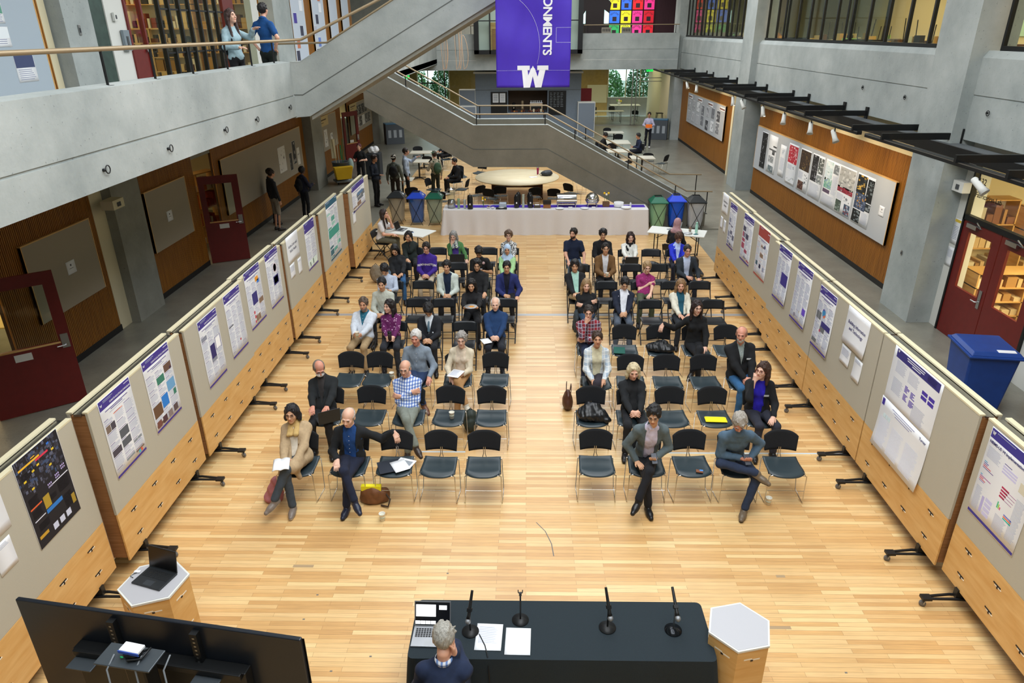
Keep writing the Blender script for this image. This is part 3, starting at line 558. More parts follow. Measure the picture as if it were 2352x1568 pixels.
q=MB(); q.box(-1.2,1.2,-.04,.06,2.3,2.4,M_black); q.box(-1.22,-1.17,-.04,.06,0,3.5,M_black); q.box(1.17,1.22,-.04,.06,0,3.5,M_black); q.box(-1.2,1.2,-.04,.06,3.45,3.55,M_black); q.build('transom_frame',D)
MB().box(-1.17,1.17,0,.01,2.4,3.45,M_glass).build('transom_glass',D)
q=MB(); X=Matrix.Translation((-1.08,-.006,3.05))@Matrix.Rotation(PI/2,4,'X'); text(q,'132',.16,M_black,X,.002,'LEFT'); q.build('room_number',D); q=MB(); X=Matrix.Translation((-1.08,-.006,2.80))@Matrix.Rotation(PI/2,4,'X'); text(q,'Fabrication Lab',.13,M_black,X,.002,'LEFT'); q.build('lettering',D)
# red door right far & door left
def slabdoor(name,label,x,y,rz,w_,h,glassz=None,sheet=True,hl='r',card='#d8d6cf'):
    t=thing(name,label,'door',(x,y,0),rz); q=MB()
    if glassz:
        z0,z1=glassz; q.box(0,.14,-.022,.022,.01,h,M_redwood); q.box(w_-.17,w_,-.022,.022,.01,h,M_redwood); q.box(.14,w_-.17,-.022,.022,.01,z0,M_redwood); q.box(.14,w_-.17,-.022,.022,z1,h,M_redwood); q.box(.12,w_-.15,-.026,-.022,z0-.03,z0,M_ply)
    else: q.box(0,w_,-.022,.022,.01,h,M_redwood)
    q.build('door_panel',t)
    if glassz: MB().box(.14,w_-.17,-.004,.004,z0,z1,M_glass).build('pane',t)
    if sheet: MB().box(w_*.35,w_*.35+.24,-.028,-.022,.92,1.04,C(card)).build('notice',t)
    q=MB(); q.box(w_-.14,w_-.03,-.032,-.022,1.0,1.24,M_steel); q.tube([(w_-.09,-.03,1.06),(w_-.09,-.09,1.06),(w_-.22,-.09,1.06)],.013,M_chrome,8); q.build('handle',t); return t
slabdoor('door','dark red door standing open into the left corridor, with glass pane and notice',-8.47,17.85,R_(28),.98,2.3,(1.12,2.1))
slabdoor('door','nearest dark red door with glass pane standing open at the left frame edge',-8.47,9.55,R_(38),1.25,2.3,(1.12,2.1))
slabdoor('door','dark red door covered in taped papers far down the left corridor',-8.45,33.1,R_(60),1.0,2.3,(.9,2.1))
slabdoor('door','closed dark red door beside the middle concrete column on the right',8.55,29.9,-PI/2,1.45,2.3,None,False)
q=MB(); q.box(8.55,8.6,28.4,29.9,2.3,2.9,M_glass); q.box(8.5,8.6,28.4,29.9,2.3,2.36,M_cream); struct(q,'window_6')
# ================= DISPLAY PANELS, POSTERS, BOARDS =================
PUR='#43348c'; PURT=C(PUR); GREY1=C('#a3abc2'); GREY2=C('#8f95ad')
def panel_proto(side):
    # local: x along the row, -y faces the audience, z up ; origin centre, length 2.05
    Lh=1.02; t=thing('rolling_display_board','x','display board')
    q=MB(); q.box(-Lh,Lh,0,.03,.85,2.13,M_fabric); q.build('fabric_board',t,bevel=.004)
    q=MB(); q.box(-Lh,Lh,.0,.02,.22,.848,M_ply); q.build('plywood_skirt',t,bevel=.002)
    q=MB(); q.box(-Lh,Lh,.19,.22,.22,2.13,M_fabric); q.build('rear_board',t,bevel=.003)
    q=MB()
    for x in (-Lh+.012,Lh-.05): q.box(x,x+.038,.03,.19,.25,2.10,M_plydark)
    q.box(-Lh+.03,Lh-.03,.03,.19,.27,.31,M_plydark); q.build('frame',t)
    q=MB(); q.box(-Lh,Lh,-.002,.055,2.131,2.15,M_cream); q.box(-Lh,Lh,.16,.222,2.131,2.15,M_cream); q.build('top_trim',t)
    q=MB(); q.box(-Lh,Lh,.07,.15,2.10,2.125,M_steel); q.build('metal_channel',t)
    sl=C('#1a1410')
    for j,z in enumerate((.72,.40)):
        for i in range(4):
            q=MB(); x=-.73+i*.485; q.box(x-.055,x+.055,-.003,.002,z-.007,z+.007,sl); q.box(x-.03,x+.07,-.0035,.002,z-.02,z-.012,C('#e9dfc8')) ; q.box(x+.004,x+.02,-.004,.002,z-.035,z-.006,sl); q.build('slot_hole',t)
    for x in (-.7,.7):
        q=MB(); 
        for dx in (-.035,.035): q.tube([(x+dx,.25,.11),(x+dx,-.05,.13),(x+dx*.5,-.3,.115)],.016,M_black,6)
        q.box(x-.04,x+.04,-.36,-.26,.10,.13,M_black); q.box(x-.03,x+.03,-.02,.3,.13,.24,M_black); lg=q.build('leg',t)
        q=MB(); X=Matrix.Translation((x,-.33,.036))@Matrix.Rotation(PI/2,4,'Y')@Matrix.Rotation(.5,4,'X'); q.lathe([(.01,-.014),(.034,-.014),(.036,0),(.034,.014),(.01,.014)],C('#6a6866',.4),14,X=X); q.tube([(x-.02,-.33,.04),(x-.02,-.31,.1)],.006,M_steel,5); q.tube([(x+.02,-.33,.04),(x+.02,-.31,.1)],.006,M_steel,5); q.build('caster',lg)
    return t
PP=panel_proto(0)
def clonepanel(x,yc,rz,label,sc=1.0,first=[True]):
    if first[0]: r=PP; first[0]=False; r.location=(x,yc,0); r.rotation_euler=(0,0,rz); r['label']=label; r['group']='rolling display boards'
    else: r=dup(PP,(x,yc,0),rz,label,'rolling display boards')
    r.scale=(sc,1,1); return r
ord_=['nearest the viewer','second from the viewer','third from the viewer','fourth from the viewer','fifth from the viewer','sixth from the viewer','farthest of its row','extra']
for i,(x,a,b_,l) in enumerate(((-4.6,1.9,3.95,'left row panel mostly hidden behind the big screen'),(-4.6,4.0,6.02,'left row panel carrying the dark poster'),(-4.5,6.12,8.18,'left row panel with two purple-headed climate posters'),(-4.47,8.24,10.28,'left row panel holding two narrow purple-headed posters, just past the gap'),(-4.5,10.3,12.22,'left row panel with the pie chart poster'),(-4.47,12.3,14.45,'left row panel with the Active Living sheet'),(-4.42,14.55,16.65,'left row panel with the teal poster'),(-4.3,16.75,18.95,'farthest left row panel beside the woman at the folding table'))):
    clonepanel(x,(a+b_)/2,PI/2,'fabric and plywood '+l,(b_-a)/2.05)
for i,(x,a,b_,l) in enumerate(((4.6,1.9,3.98,'right row panel at the bottom corner of the view'),(4.6,4.05,6.1,'right row panel carrying the NBIMS poster'),(4.55,6.15,8.2,'right row panel with two overlapping large sheets'),(4.55,8.22,10.25,'right row panel with the Building Information sheet'),(4.55,10.27,12.45,'right row panel with two purple-headed posters beyond the ring chart one'),(4.62,12.5,14.6,'right row panel with the red-headed poster'),(4.65,14.65,16.6,'farthest right row panel beside the folding table'))):
    clonepanel(x,(a+b_)/2,-PI/2,'fabric and plywood '+l,(b_-a)/2.05)
def R2(q,x0,x1,z0,z1,m,d=.0016): q.box(x0,x1,-d,-d+.0006,z0,z1,m)
def lines(q,x0,x1,z1,z0,m,pitch=.012,rr=None,th=.35):
    z=z1
    while z>z0:
        e=x1-(0 if not rr else rr.random()*.2*(x1-x0)); R2(q,x0,e,z-pitch*th,z,m); z-=pitch
def sheet(name,label,cat,side,x,ya,yb,zb,zt,style,seed=0,group=None,title=None,fn=None,tilt=0,rot=0):
    yc=(ya+yb)/2; w_=abs(yb-ya); h=zt-zb; rz=PI/2 if side=='L' else -PI/2
    t=thing(name,label,cat,(x,yc,zb),rz,group); rr=random.Random(seed)
    if rot: t.rotation_euler=(0,rot,rz)
    W2=w_/2
    q=MB(); q.grid(lambda u_,v_:(-W2+w_*u_,-.0008-tilt*(1-v_)**3,h*v_),2,6,style.get('bg',M_paper)); q.build('sheet',t,solid=.0008)
    p=MB()
    if fn: fn(p,W2,h,rr)
    else:
        hd=style.get('hd',PURT); hh=h*style.get('hh',.115); lt=C('#dcdcf0')
        if hd: 
            R2(p,-W2+.008,W2-.008,h-.008-hh,h-.008,hd); s_=.045*w_/.65
            if style.get('w',1): slabW(p,-W2+.045,h-hh*.72,s_,s_*.65,lt); p.v=[(a,-.003 if b==0 else b,c_) for a,b,c_ in p.v]
            R2(p,-W2+.09,-W2+.09+w_*.3,h-.035,h-.028,GREY1,.0026); R2(p,-W2+.09,-W2+.09+w_*.24,h-.05,h-.045,GREY1,.0026)
            if title: text(p,title,w_*.043,lt,Matrix.Translation((W2-.02,-.004,h-hh*.80))@Matrix.Rotation(PI/2,4,'X'),.001,'RIGHT')
            R2(p,W2-.16*w_-.02,W2-.02,h-hh*.35,h-hh*.28,lt,.0026)
            R2(p,-W2+.008,W2-.008,.012,.012+h*.028,hd)
        z=h-hh-.04
        if style.get('head'):
            text(p,style['head'],w_*style.get('hs',.08),C(style.get('hc','#33287a')),Matrix.Translation((-W2+.04,-.004,z-.01))@Matrix.Rotation(PI/2,4,'X'),.0012,'LEFT'); z-=.05
        else:
            R2(p,-W2*.72,W2*.7,z-.010,z,C('#5a5294')); R2(p,-W2*.4,W2*.35,z-.028,z-.018,C('#5a5294')); z-=.045
        R2(p,-W2*.5,W2*.5,z-.006,z,GREY1); z-=.03
        cols=style.get('cols',3); g=.018; cw=(w_-.05-g*(cols-1))/cols; sub=C(style.get('sub',PUR)); im=style.get('im',['#6b6f74','#8a6f5a'])
        for c_ in range(cols):
            x0=-W2+.025+c_*(cw+g); zz=z-rr.random()*.02
            while zz>.09:
                k=rr.random(); bh=rr.uniform(.05,.15)
                if zz-bh<.06: bh=zz-.06
                if bh<.02: break
                R2(p,x0,x0+cw*rr.uniform(.4,1 if style.get('bars') else .7),zz-.006,zz,sub)
                if k<style.get('pi',.35):
                    n=rr.choice((1,1,2)); 
                    for j in range(n): R2(p,x0+j*cw/n+.003,x0+(j+1)*cw/n-.004,zz-bh+.01,zz-.016,C(rr.choice(im)))
                else: lines(p,x0,x0+cw,zz-.016,zz-bh+.012,GREY1,.0105,rr)
                zz-=bh
        for (u0,u1,v0,v1,cc) in style.get('extra',[]): R2(p,-W2+u0*w_,-W2+u1*w_,v0*h,v1*h,C(cc),.0028)
        for (u,v,r_,cc) in style.get('discs',[]):
            n=20; p.add([(-W2+u*w_+r_*math.cos(2*PI*i/n),-.0034,v*h+r_*math.sin(2*PI*i/n)) for i in range(n)],[tuple(range(n))],C(cc))
    if tilt: p.v=[(a,b-tilt*(1-c_/h)**3-.001,c_) for a,b,c_ in p.v]
    p.build('print',t); return t
def dark(p,W2,h,rr):
    w_=2*W2
    R2(p,-W2+.004,W2-.004,.004,h-.004,C('#15131c')); 
    for i in range(190):
        a=rr.uniform(-W2,W2-.05); b=rr.uniform(h*.58,h-.03); s_=rr.uniform(.008,.04); R2(p,a,min(W2-.005,a+s_),b,min(h-.005,b+rr.uniform(.01,.05)),C(rr.choice(['#3a3a4a','#4a4c5e','#2c2c38','#5b5f74','#3b4c6e'])),.0022+i*1e-6)
    R2(p,-W2+.04,W2*.05,h*.88,h*.90,C('#f0b92e'),.003); R2(p,-W2*.15,W2*.42,h*.855,h*.875,C('#e0324f'),.003); R2(p,-W2*.3,-W2*.12,h*.915,h*.925,C('#f0b92e'),.003)
    for a,b,cc in ((.1,.74,'#e8c62c'),(.3,.78,'#e8c62c'),(.42,.8,'#e8c62c'),(.65,.7,'#e8c62c'),(.72,.92,'#2d6fd0'),(.78,.83,'#e8c62c'),(.2,.62,'#e8c62c')): R2(p,-W2+a*w_,-W2+a*w_+.035,b*h,b*h+.02,C(cc),.003)
    R2(p,-W2+.05*w_,-W2+.3*w_,.44*h,.455*h,C('#e8622c'),.003); R2(p,-W2+.33*w_,-W2+.47*w_,.33*h,.47*h,C('#b1922c'),.003)
    R2(p,-W2+.33*w_,-W2+.70*w_,.275*h,.32*h,C('#2a78c8'),.003); R2(p,-W2+.05*w_,-W2+.25*w_,.10*h,.135*h,C('#c99a2a'),.003); R2(p,-W2+.88*w_,-W2+.96*w_,.13*h,.24*h,C('#a88a2c'),.003)
    for a in (.36,.52,.68): R2(p,-W2+a*w_,-W2+(a+.11)*w_,.06*h,.13*h,C('#cfd4ea'),.003)
    for g0,b0 in ((.55,.50),(.74,.53),(.9,.57)):
        for i in range(3):
            for j in range(2): R2(p,-W2+(g0+.035*i-.05)*w_,-W2+(g0+.035*i-.03)*w_,(b0+.03*j)*h,(b0+.018+.03*j)*h,C('#c9b6f0'),.003)
    for x0,x1,z1,z0 in ((.06,.28,.56,.46),(.06,.28,.42,.33),(.45,.62,.42,.37),(.68,.95,.49,.36),(.72,.95,.30,.15),(.1,.35,.25,.18),(.08,.4,.83,.77)): lines(p,-W2+x0*w_,-W2+x1*w_,z1*h,z0*h,C('#8d8fa6'),.011,rr)
    R2(p,-W2+.5*w_,-W2+.97*w_,.505*h,.515*h,C('#e6e6f2'),.003); R2(p,-W2+.06*w_,-W2+.3*w_,.30*h,.31*h,C('#e6e6f2'),.003)
sheet('research_poster','black poster packed with yellow, blue and purple graphics','poster','L',-4.597,5.13,5.77,1.22,2.18,{},1,None,None,dark)
def txtsheet(ls,size=.1,cc='#2d2b6a',z0=.55):
    def f(p,W2,h,rr):
        for i,l_ in enumerate(ls): text(p,l_,size,C(cc),Matrix.Translation((0,-.002,h*z0-i*size*1.25))@Matrix.Rotation(PI/2,4,'X'),.0015)
    return f
def smalltxt(p,W2,h,rr): lines(p,-W2*.8,W2*.8,h*.85,h*.45,GREY1,.014,rr)
def toplines(p,W2,h,rr): lines(p,-W2*.8,W2*.75,h*.92,h*.78,GREY1,.012,rr)
sheet('heading_sheet','large white heading sheet cut by the left edge of the view','heading sheet','L',-4.597,4.10,4.92,1.69,2.19,{},0,None,None,txtsheet(['Urban Form','Sustainability'],.105,'#3b3a8c',.62))
sheet('notice_sheet','small white sheet with faint text below the heading at the left edge','paper sheet','L',-4.597,4.64,4.86,1.34,1.64,{},0,None,None,toplines)
CT='CLIMATE SOLUTIONS SYMPOSIUM'
sheet('research_poster','purple-headed poster with dense photo columns and an orange bar, left row','poster','L',-4.497,6.30,6.93,1.19,2.16,dict(bars=1,im=['#5a5e66','#7c6a5e','#8c929a','#4a4450','#39a86a'],pi=.45,extra=[(.33,.62,.745,.752,'#e8743a'),(.83,.88,.05,.09,'#e85a3a'),(.75,.82,.05,.085,'#4fb0c0')]),2,None,CT)
sheet('research_poster','purple-headed poster with a bright blue square and wood photos, left row','poster','L',-4.497,7.21,7.86,1.21,2.18,dict(pi=.2,cols=3,im=['#9aa0a8','#6a4e40','#3c7f6a'],extra=[(.04,.35,.2,.36,'#6a4c34'),(.38,.62,.24,.40,'#2a7fd6'),(.66,.95,.38,.52,'#6fa6d2'),(.06,.22,.06,.15,'#7a4a40'),(.28,.44,.06,.15,'#53343a'),(.50,.66,.06,.15,'#8a7a78'),(.72,.88,.07,.16,'#5c4a4c'),(.84,.94,.28,.36,'#3d7f6c')],discs=[(.9,.66,.02,'#3a2a4a')]),3,None,CT)
sheet('research_poster','purple-headed poster with a dark purple text block and outlined square, left row','poster','L',-4.467,8.62,9.24,1.08,2.10,dict(pi=.12,im=['#8c90a0','#c0c4d8'],extra=[(.38,.62,.36,.56,'#322a6a'),(.68,.92,.44,.60,'#ffffff'),(.66,.68,.42,.62,PUR),(.92,.94,.42,.62,PUR)]),4,None,CT)
sheet('research_poster','purple-headed poster with small scattered grey sketches, left row','poster','L',-4.467,9.51,10.13,1.12,2.14,dict(pi=.16,im=['#6a6e7a','#9aa0ae','#b8c0d0'],extra=[(.55,.62,.18,.21,'#c03a4a')]),5,None,CT)
sheet('research_poster','purple-headed poster with a tilted orange and blue square and red rings, left row','poster','L',-4.497,10.42,11.11,1.20,2.19,dict(pi=.05,extra=[(.62,.82,.72,.80,'#f0a030'),(.72,.86,.68,.74,'#3a7ad0'),(.30,.62,.38,.58,'#35307a')],discs=[(.3,.26,.03,'#c8485a'),(.32,.18,.03,'#c8485a'),(.3,.10,.025,'#c8485a'),(.6,.28,.03,'#e6e2ec')]),6,None,CT)
sheet('research_poster','purple-headed poster with a red pie chart, left row','poster','L',-4.497,11.39,12.04,1.20,2.20,dict(pi=.0,extra=[(.42,.8,.36,.52,'#35307a'),(.46,.76,.38,.50,'#f0f0f6')],discs=[(.62,.66,.085,'#e8d4dc'),(.62,.66,.07,'#c02a48'),(.66,.64,.03,'#a8b8d8')]),7,None,CT)
sheet('heading_sheet','white heading sheet reading Active Living and Public Health','heading sheet','L',-4.467,12.45,13.15,1.68,2.20,{},0,None,None,txtsheet(['Active Living and','Public Health'],.075,'#3a3a5a',.6))
sheet('notice_sheet','small white text sheet below the Active Living heading','paper sheet','L',-4.467,12.48,12.76,1.39,1.66,{},0,None,None,smalltxt)
sheet('notice_sheet','small blank-looking sheet beside the text sheet on the left row','paper sheet','L',-4.467,12.95,13.18,1.33,1.64,{},0,None,None,toplines)
sheet('research_poster','purple-headed poster with pale green graphs at its foot, left row','poster','L',-4.467,13.57,14.27,1.18,2.17,dict(hh=.2,pi=.05,bars=1,cols=2,extra=[(.08,.9,.06,.2,'#dfeee4'),(.2,.26,.08,.16,'#7cc09a'),(.5,.56,.08,.19,'#7cc09a')]),8)
sheet('research_poster','tall poster with teal header and teal photo band, left row','poster','L',-4.417,15.06,16.03,.92,2.25,dict(hd=C('#1f5c78'),hh=.1,w=0,sub='#1f6f78',im=['#5fa79a','#9fd0c4','#3a6a78'],pi=.45,extra=[(.05,.95,.38,.52,'#3f9c8c')],cols=3),9)
sheet('research_poster','short wide-headed purple poster with a grey city photo, farthest on the left row','poster','L',-4.297,17.0,18.4,1.55,2.2,dict(pi=.3,hh=.2,extra=[(.4,.85,.5,.62,'#5a7aa0'),(.4,.85,.30,.42,'#6a7078')]),10)
sheet('notice_sheet','small white sheet low on the farthest left panel','paper sheet','L',-4.297,16.9,17.2,1.3,1.6,{},0,None,None,toplines)
# right row
def nb(p,W2,h,rr):
    w_=2*W2; pu=C('#3c3590'); R2(p,-W2+.006,W2-.006,h-.11,h-.01,pu); slabW(p,-W2+.045,h-.075,.05,.04,C('#f0f0fa')); p.v=[(a,-.003 if b==0 else b,c_) for a,b,c_ in p.v]
    R2(p,-W2+.09,W2*.0,h-.035,h-.028,GREY1,.0026); text(p,'NBIMS-US V4 Implementation',.042,C('#2c2a70'),Matrix.Translation((-W2+.02,-.003,h-.15))@Matrix.Rotation(PI/2,4,'X'),.0012,'LEFT')
    R2(p,-W2+.006,W2-.006,.01,.04,pu)
    lines(p,-W2+.03,-W2*.35,h*.80,h*.68,GREY1,.009,rr); R2(p,-W2*.2,W2*.1,h*.755,h*.762,pu)
    for i in range(3): R2(p,-W2*.22,W2*.35,h*(.66+.03*i),h*(.68+.03*i),C('#cdcbee'))
    for i,(l_,cc) in enumerate(((.08,'#3aa0c8'),(.12,'#4a5ab0'),(.10,'#8a3a80'),(.20,'#c8284a'),(.28,'#6a5a98'))): R2(p,-W2+.03,-W2+.03+l_*.6,h*(.62-.018*i),h*(.628-.018*i),C(cc))
    for i,(l_,cc) in enumerate(((.05,'#3aa0c8'),(.28,'#a04a98'),(.10,'#c8284a'),(.16,'#c8284a'),(.14,'#8a7ab8'))): R2(p,-W2+.03,-W2+.03+l_*.6,h*(.47-.018*i),h*(.478-.018*i),C(cc))
    for i in range(4): R2(p,-W2*.05,W2*(.25-.03*i),h*(.52-.033*i),h*(.54-.033*i),C('#b8305a')); R2(p,W2*.1,W2*(.55-.03*i),h*(.522-.033*i),h*(.527-.033*i),C('#9a4a90'))
    for i in range(4): R2(p,-W2*.45,-W2*.18,h*(.10+.052*i),h*(.14+.052*i),C('#cdcbee'))
    R2(p,-W2*.6,-W2*.5,h*.10,h*.28,C('#b9b3e2')); lines(p,-W2+.03,-W2*.65,h*.34,h*.08,GREY1,.010,rr); lines(p,W2*.02,W2*.5,h*.24,h*.07,GREY1,.010,rr)
    for i,cc in enumerate(('#7a80d0','#f07a50','#3ac0b0')): R2(p,W2*.3,W2*.62,h*(.29-.02*i),h*(.305-.02*i),C(cc))
    for i,cc in enumerate(('#4ac08a','#a8d060','#e85a8a')): R2(p,-W2*.02+.02*i,-W2*.02+.016+.02*i,h*.30,h*(.37-.02*i),C(cc))
    R2(p,W2*.5,W2*.9,h*.62,h*.72,C('#d8d2bc')); lines(p,W2*.55,W2*.9,h*.55,h*.1,GREY1,.012,rr)
sheet('research_poster','poster headed NBIMS-US V4 Implementation with pink bar charts','poster','R',4.597,6.0,5.27,1.11,2.11,{},1,None,None,nb)
def r1u(p,W2,h,rr):
    w_=2*W2; pu=C('#35307c'); R2(p,-W2+.06,W2-.05,h-.13,h-.02,pu)
    for i,(a,b) in enumerate(((-.45,.3),(-.42,.28),(-.2,.15))): R2(p,W2*a,W2*b,h-.05-.025*i,h-.04-.025*i,C('#eef0fa'),.0026)
    lines(p,W2*.42,W2*.8,h-.04,h-.11,C('#c0c0e4'),.012,rr); slabW(p,-W2+.1,h-.06,.04,.03,C('#f0f0fa')); p.v=[(a,-.003 if b==0 else b,c_) for a,b,c_ in p.v]
    for x0,x1,z1,z0 in ((-.8,-.35,.8,.6),(-.8,-.35,.5,.25),(-.25,.2,.78,.6),(.15,.7,.36,.1)): lines(p,W2*x0,W2*x1,h*z1,h*z0,GREY1,.012,rr)
    for a,b in ((.35,.62),(.35,.54),(.62,.62),(.62,.54)): R2(p,W2*a,W2*(a+.22),h*b,h*(b+.06),C('#4a35a8'))
    for a,b in ((-.28,.42),(-.28,.28),(-.02,.40),(-.02,.26)):
        for i in range(5): R2(p,W2*a,W2*(a+.1+rr.random()*.1),h*(b+.022*i),h*(b+.015+.022*i),C('#4a35a8'))
sheet('research_poster','wide white sheet with purple banner and purple blocks, upper of two overlapping','poster','R',4.548,7.88,6.80,1.38,2.14,{},3,None,None,r1u)
def r1l(p,W2,h,rr):
    R2(p,-W2+.02,-W2+.08,h-.11,h-.02,C('#3b2c9a')); 
    for i in range(3): R2(p,-W2*.5+.04*i,W2*.45-.05*i,h-.06-.03*i,h-.052-.03*i,C('#8a8fc0'))
    text(p,'Turner',.05,C('#2a2a78'),Matrix.Translation((W2*.78,-.003,h-.07))@Matrix.Rotation(PI/2,4,'X'),.001)
    for x0,x1 in ((-.9,-.45),(-.35,.15),(.25,.8)): lines(p,W2*x0,W2*x1,h*.62,h*.08,C('#d6daea'),.013,rr)
    for i in range(3): R2(p,-W2*.8+.06*i,-W2*.8+.05+.06*i,h*.64,h*.72,C('#d2e6ee'))
sheet('research_poster','wide pale sheet with faint text, lower of two overlapping on the right row','poster','R',4.545,7.9,6.78,.74,1.43,{},4,None,None,r1l,.03)
sheet('heading_sheet','white heading sheet reading Building Information and Technology','heading sheet','R',4.548,9.24,8.56,1.60,2.14,{},0,None,None,txtsheet(['Building Information','and Technology'],.066,'#2d2a6e',.6),.02)
sheet('notice_sheet','small white text sheet below the Building Information heading','paper sheet','R',4.548,9.21,8.92,1.30,1.56,{},0,None,None,smalltxt,.01)
sheet('notice_sheet','small sheet with a line of text right of the other small sheet, right row','paper sheet','R',4.548,8.79,8.55,1.23,1.55,{},0,None,None,toplines,.01)
sheet('research_poster','purple-headed poster with a coloured ring chart, right row','poster','R',4.548,10.24,9.62,1.10,2.09,dict(pi=.06,extra=[(.4,.92,.40,.49,'#35307a'),(.35,.42,.30,.34,'#c0456a')],discs=[(.45,.62,.062,'#3a8ac0'),(.47,.60,.05,'#e8764a'),(.43,.64,.045,'#6a4aa0'),(.45,.62,.03,'#f4f4fa')]),11,None,CT,None,.02)
sheet('research_poster','purple-headed poster with rings and a violet square near its foot, right row','poster','R',4.548,11.23,10.58,1.16,2.16,dict(pi=.08,extra=[(.72,.92,.22,.33,'#6a4ac8')],discs=[(.3,.12,.035,'#8a8494'),(.3,.12,.025,'#f0f0f4'),(.55,.22,.02,'#c8c0b0')]),12,None,CT,None,.02)
sheet('research_poster','purple-headed poster with one dark purple text block, right row','poster','R',4.548,12.18,11.54,1.19,2.18,dict(pi=.0,extra=[(.45,.92,.34,.56,'#3a3088')]),13,None,CT,None,.02)
sheet('research_poster','brick-red-headed poster with small photo strip, right row','poster','R',4.617,13.61,12.92,1.15,2.16,dict(hd=C('#a8443c'),hh=.2,w=0,sub='#a8443c',pi=.08,extra=[(.1,.25,.22,.30,'#3a5a6a'),(.4,.55,.2,.28,'#2a2a4a'),(.7,.85,.19,.27,'#9aa0b8')],discs=[(.7,.66,.04,'#4a4a7a')]),14)
sheet('research_poster','purple-headed poster scattered with dark and pink sketches, right row','poster','R',4.617,14.62,13.94,1.15,2.15,dict(pi=.4,im=['#4a4a62','#7a7a92','#a84a62','#c8ccdc']),15,None,CT)
sheet('research_poster','purple-headed poster with dense dark text, farthest on the right row','poster','R',4.648,15.81,15.26,1.1,2.11,dict(pi=.3,im=['#5a5c76','#8d92aa']),16,None,CT)
sheet('heading_sheet','white heading sheet on the farthest right panel','heading sheet','R',4.648,16.5,16.0,1.72,2.18,{},0,None,None,txtsheet(['Construction','Industry'],.07,'#3a3a4a',.6))
sheet('notice_sheet','small sheet below the heading at the far end of the right row','paper sheet','R',4.648,16.49,16.3,1.34,1.62,{},0,None,None,toplines)
sheet('notice_sheet','second small sheet beside it at the far end of the right row','paper sheet','R',4.648,16.2,16.02,1.3,1.6,{},0,None,None,smalltxt)
# ---- wall boards ----
def board(label,side,x,ya,yb,z0,z1,m,clips=0):
    t=thing('tack_board',label,'notice board',(x,(ya+yb)/2,z0),PI/2 if side=='L' else -PI/2); L=abs(yb-ya)/2; q=MB(); q.box(-L,L,0,.05,0,z1-z0,m); q.build('board',t)
    q=MB(); 
    for a in (-L,L-.02): q.box(a,a+.02,-.004,.05,0,z1-z0,M_ply)
    q.box(-L,L,-.004,.052,z1-z0,z1-z0+.02,M_ply); q.build('edge_trim',t); return t
XL=-8.42
board('large empty taupe board on the left slat wall, nearest','L',XL,11.03,13.02,1.06,2.44,M_tanboard)
board('taupe board between the first column and the open red door','L',XL,15.13,17.12,1.10,2.46,M_tanboard)
board('long taupe board behind the three people in the left corridor','L',XL,19.3,26.6,.95,2.48,M_tanboard)
board('taupe board with a yellow heading card past the second left column','L',XL,28.9,31.9,1.1,2.48,M_tanboard)
board('far taupe board crowded with pictures on the left corridor wall','L',XL,34.5,39.4,1.1,2.48,M_tanboard)
def note(label,side,x,yc,zc,w_=.26,h=.24): 
    t=sheet('notice_card',label,'paper card',side,x,yc-w_/2 if side=='L' else yc+w_/2,yc+w_/2 if side=='L' else yc-w_/2,zc-h/2,zc+h/2,{},0,None,None,lambda p,W2,h_,rr:(R2(p,-.02,.02,h_*.6,h_*.75,C('#555')if 0 else C('#55555a')),R2(p,-.06,.06,h_*.4,h_*.44,C('#77777c'))))
note('small white card centred on the nearest left taupe board','L',XL-.0+.002,12.15,1.75); note('small white card centred on the second left taupe board','L',XL+.002,16.05,1.75)
def pics(p,W2,h,rr,pal=('#3a3a3a','#8d8a84','#c9c5bb','#5a5650','#e5e2da')):
    R2(p,-W2+.01,W2-.01,.01,h-.01,C(rr.choice(pal)))
    for i in range(10):
        a=rr.uniform(-W2+.01,W2-.08); b=rr.uniform(.02,h-.12); R2(p,a,a+rr.uniform(.03,.08),b,b+rr.uniform(.03,.1),C(rr.choice(pal)),.002+i*1e-5)
for i,(y,z0,z1,w_,l) in enumerate(((24.3,1.25,2.1,.75,'tall black photographic poster on the long left board'),(25.2,1.15,1.75,.3,'small sheet right of the tall black poster on the long left board'),(25.65,1.3,2.1,.35,'narrow picture strip on the long left board'),(26.1,1.2,1.8,.3,'small sheet at the far end of the long left board'),(30.0,1.25,1.95,.5,'narrow white sheet low on the board past the second left column'),(30.9,1.35,1.7,.35,'small sheet beside the narrow white one past the second left column'))):
    sheet('pinned_sheet',l,'poster','L',XL+.002,y-w_/2,y+w_/2,z0,z1,{},30+i,None,None,pics)
def yel(p,W2,h,rr): R2(p,-W2,W2,0,h,C('#cbb683')); R2(p,-W2*.7,W2*.6,h*.55,h*.68,C('#5b4a32'),.003); R2(p,-W2*.7,W2*.1,h*.3,h*.38,C('#7c6a48'),.003)
sheet('heading_card','yellow heading card atop the board past the second left column','heading sheet','L',XL+.004,29.0,30.6,2.1,2.5,{},0,None,None,yel)
sheet('heading_card','yellow heading card atop the far left board','heading sheet','L',XL+.004,34.5,36.0,2.15,2.5,{},0,None,None,yel)
rr=random.Random(77)
for i in range(9):
    y=36.0+(i%5)*.66; z=1.3+(i//5)*.55; sheet('pinned_sheet','grey picture print pinned on the far left board, %s row, %s'%(('upper' if i>=5 else 'lower'),['nearest','second','third','fourth','farthest'][i%5]),'poster','L',XL+.002,y-.3,y+.3,z,z+.48,{},60+i,'prints on the far left board',None,pics)
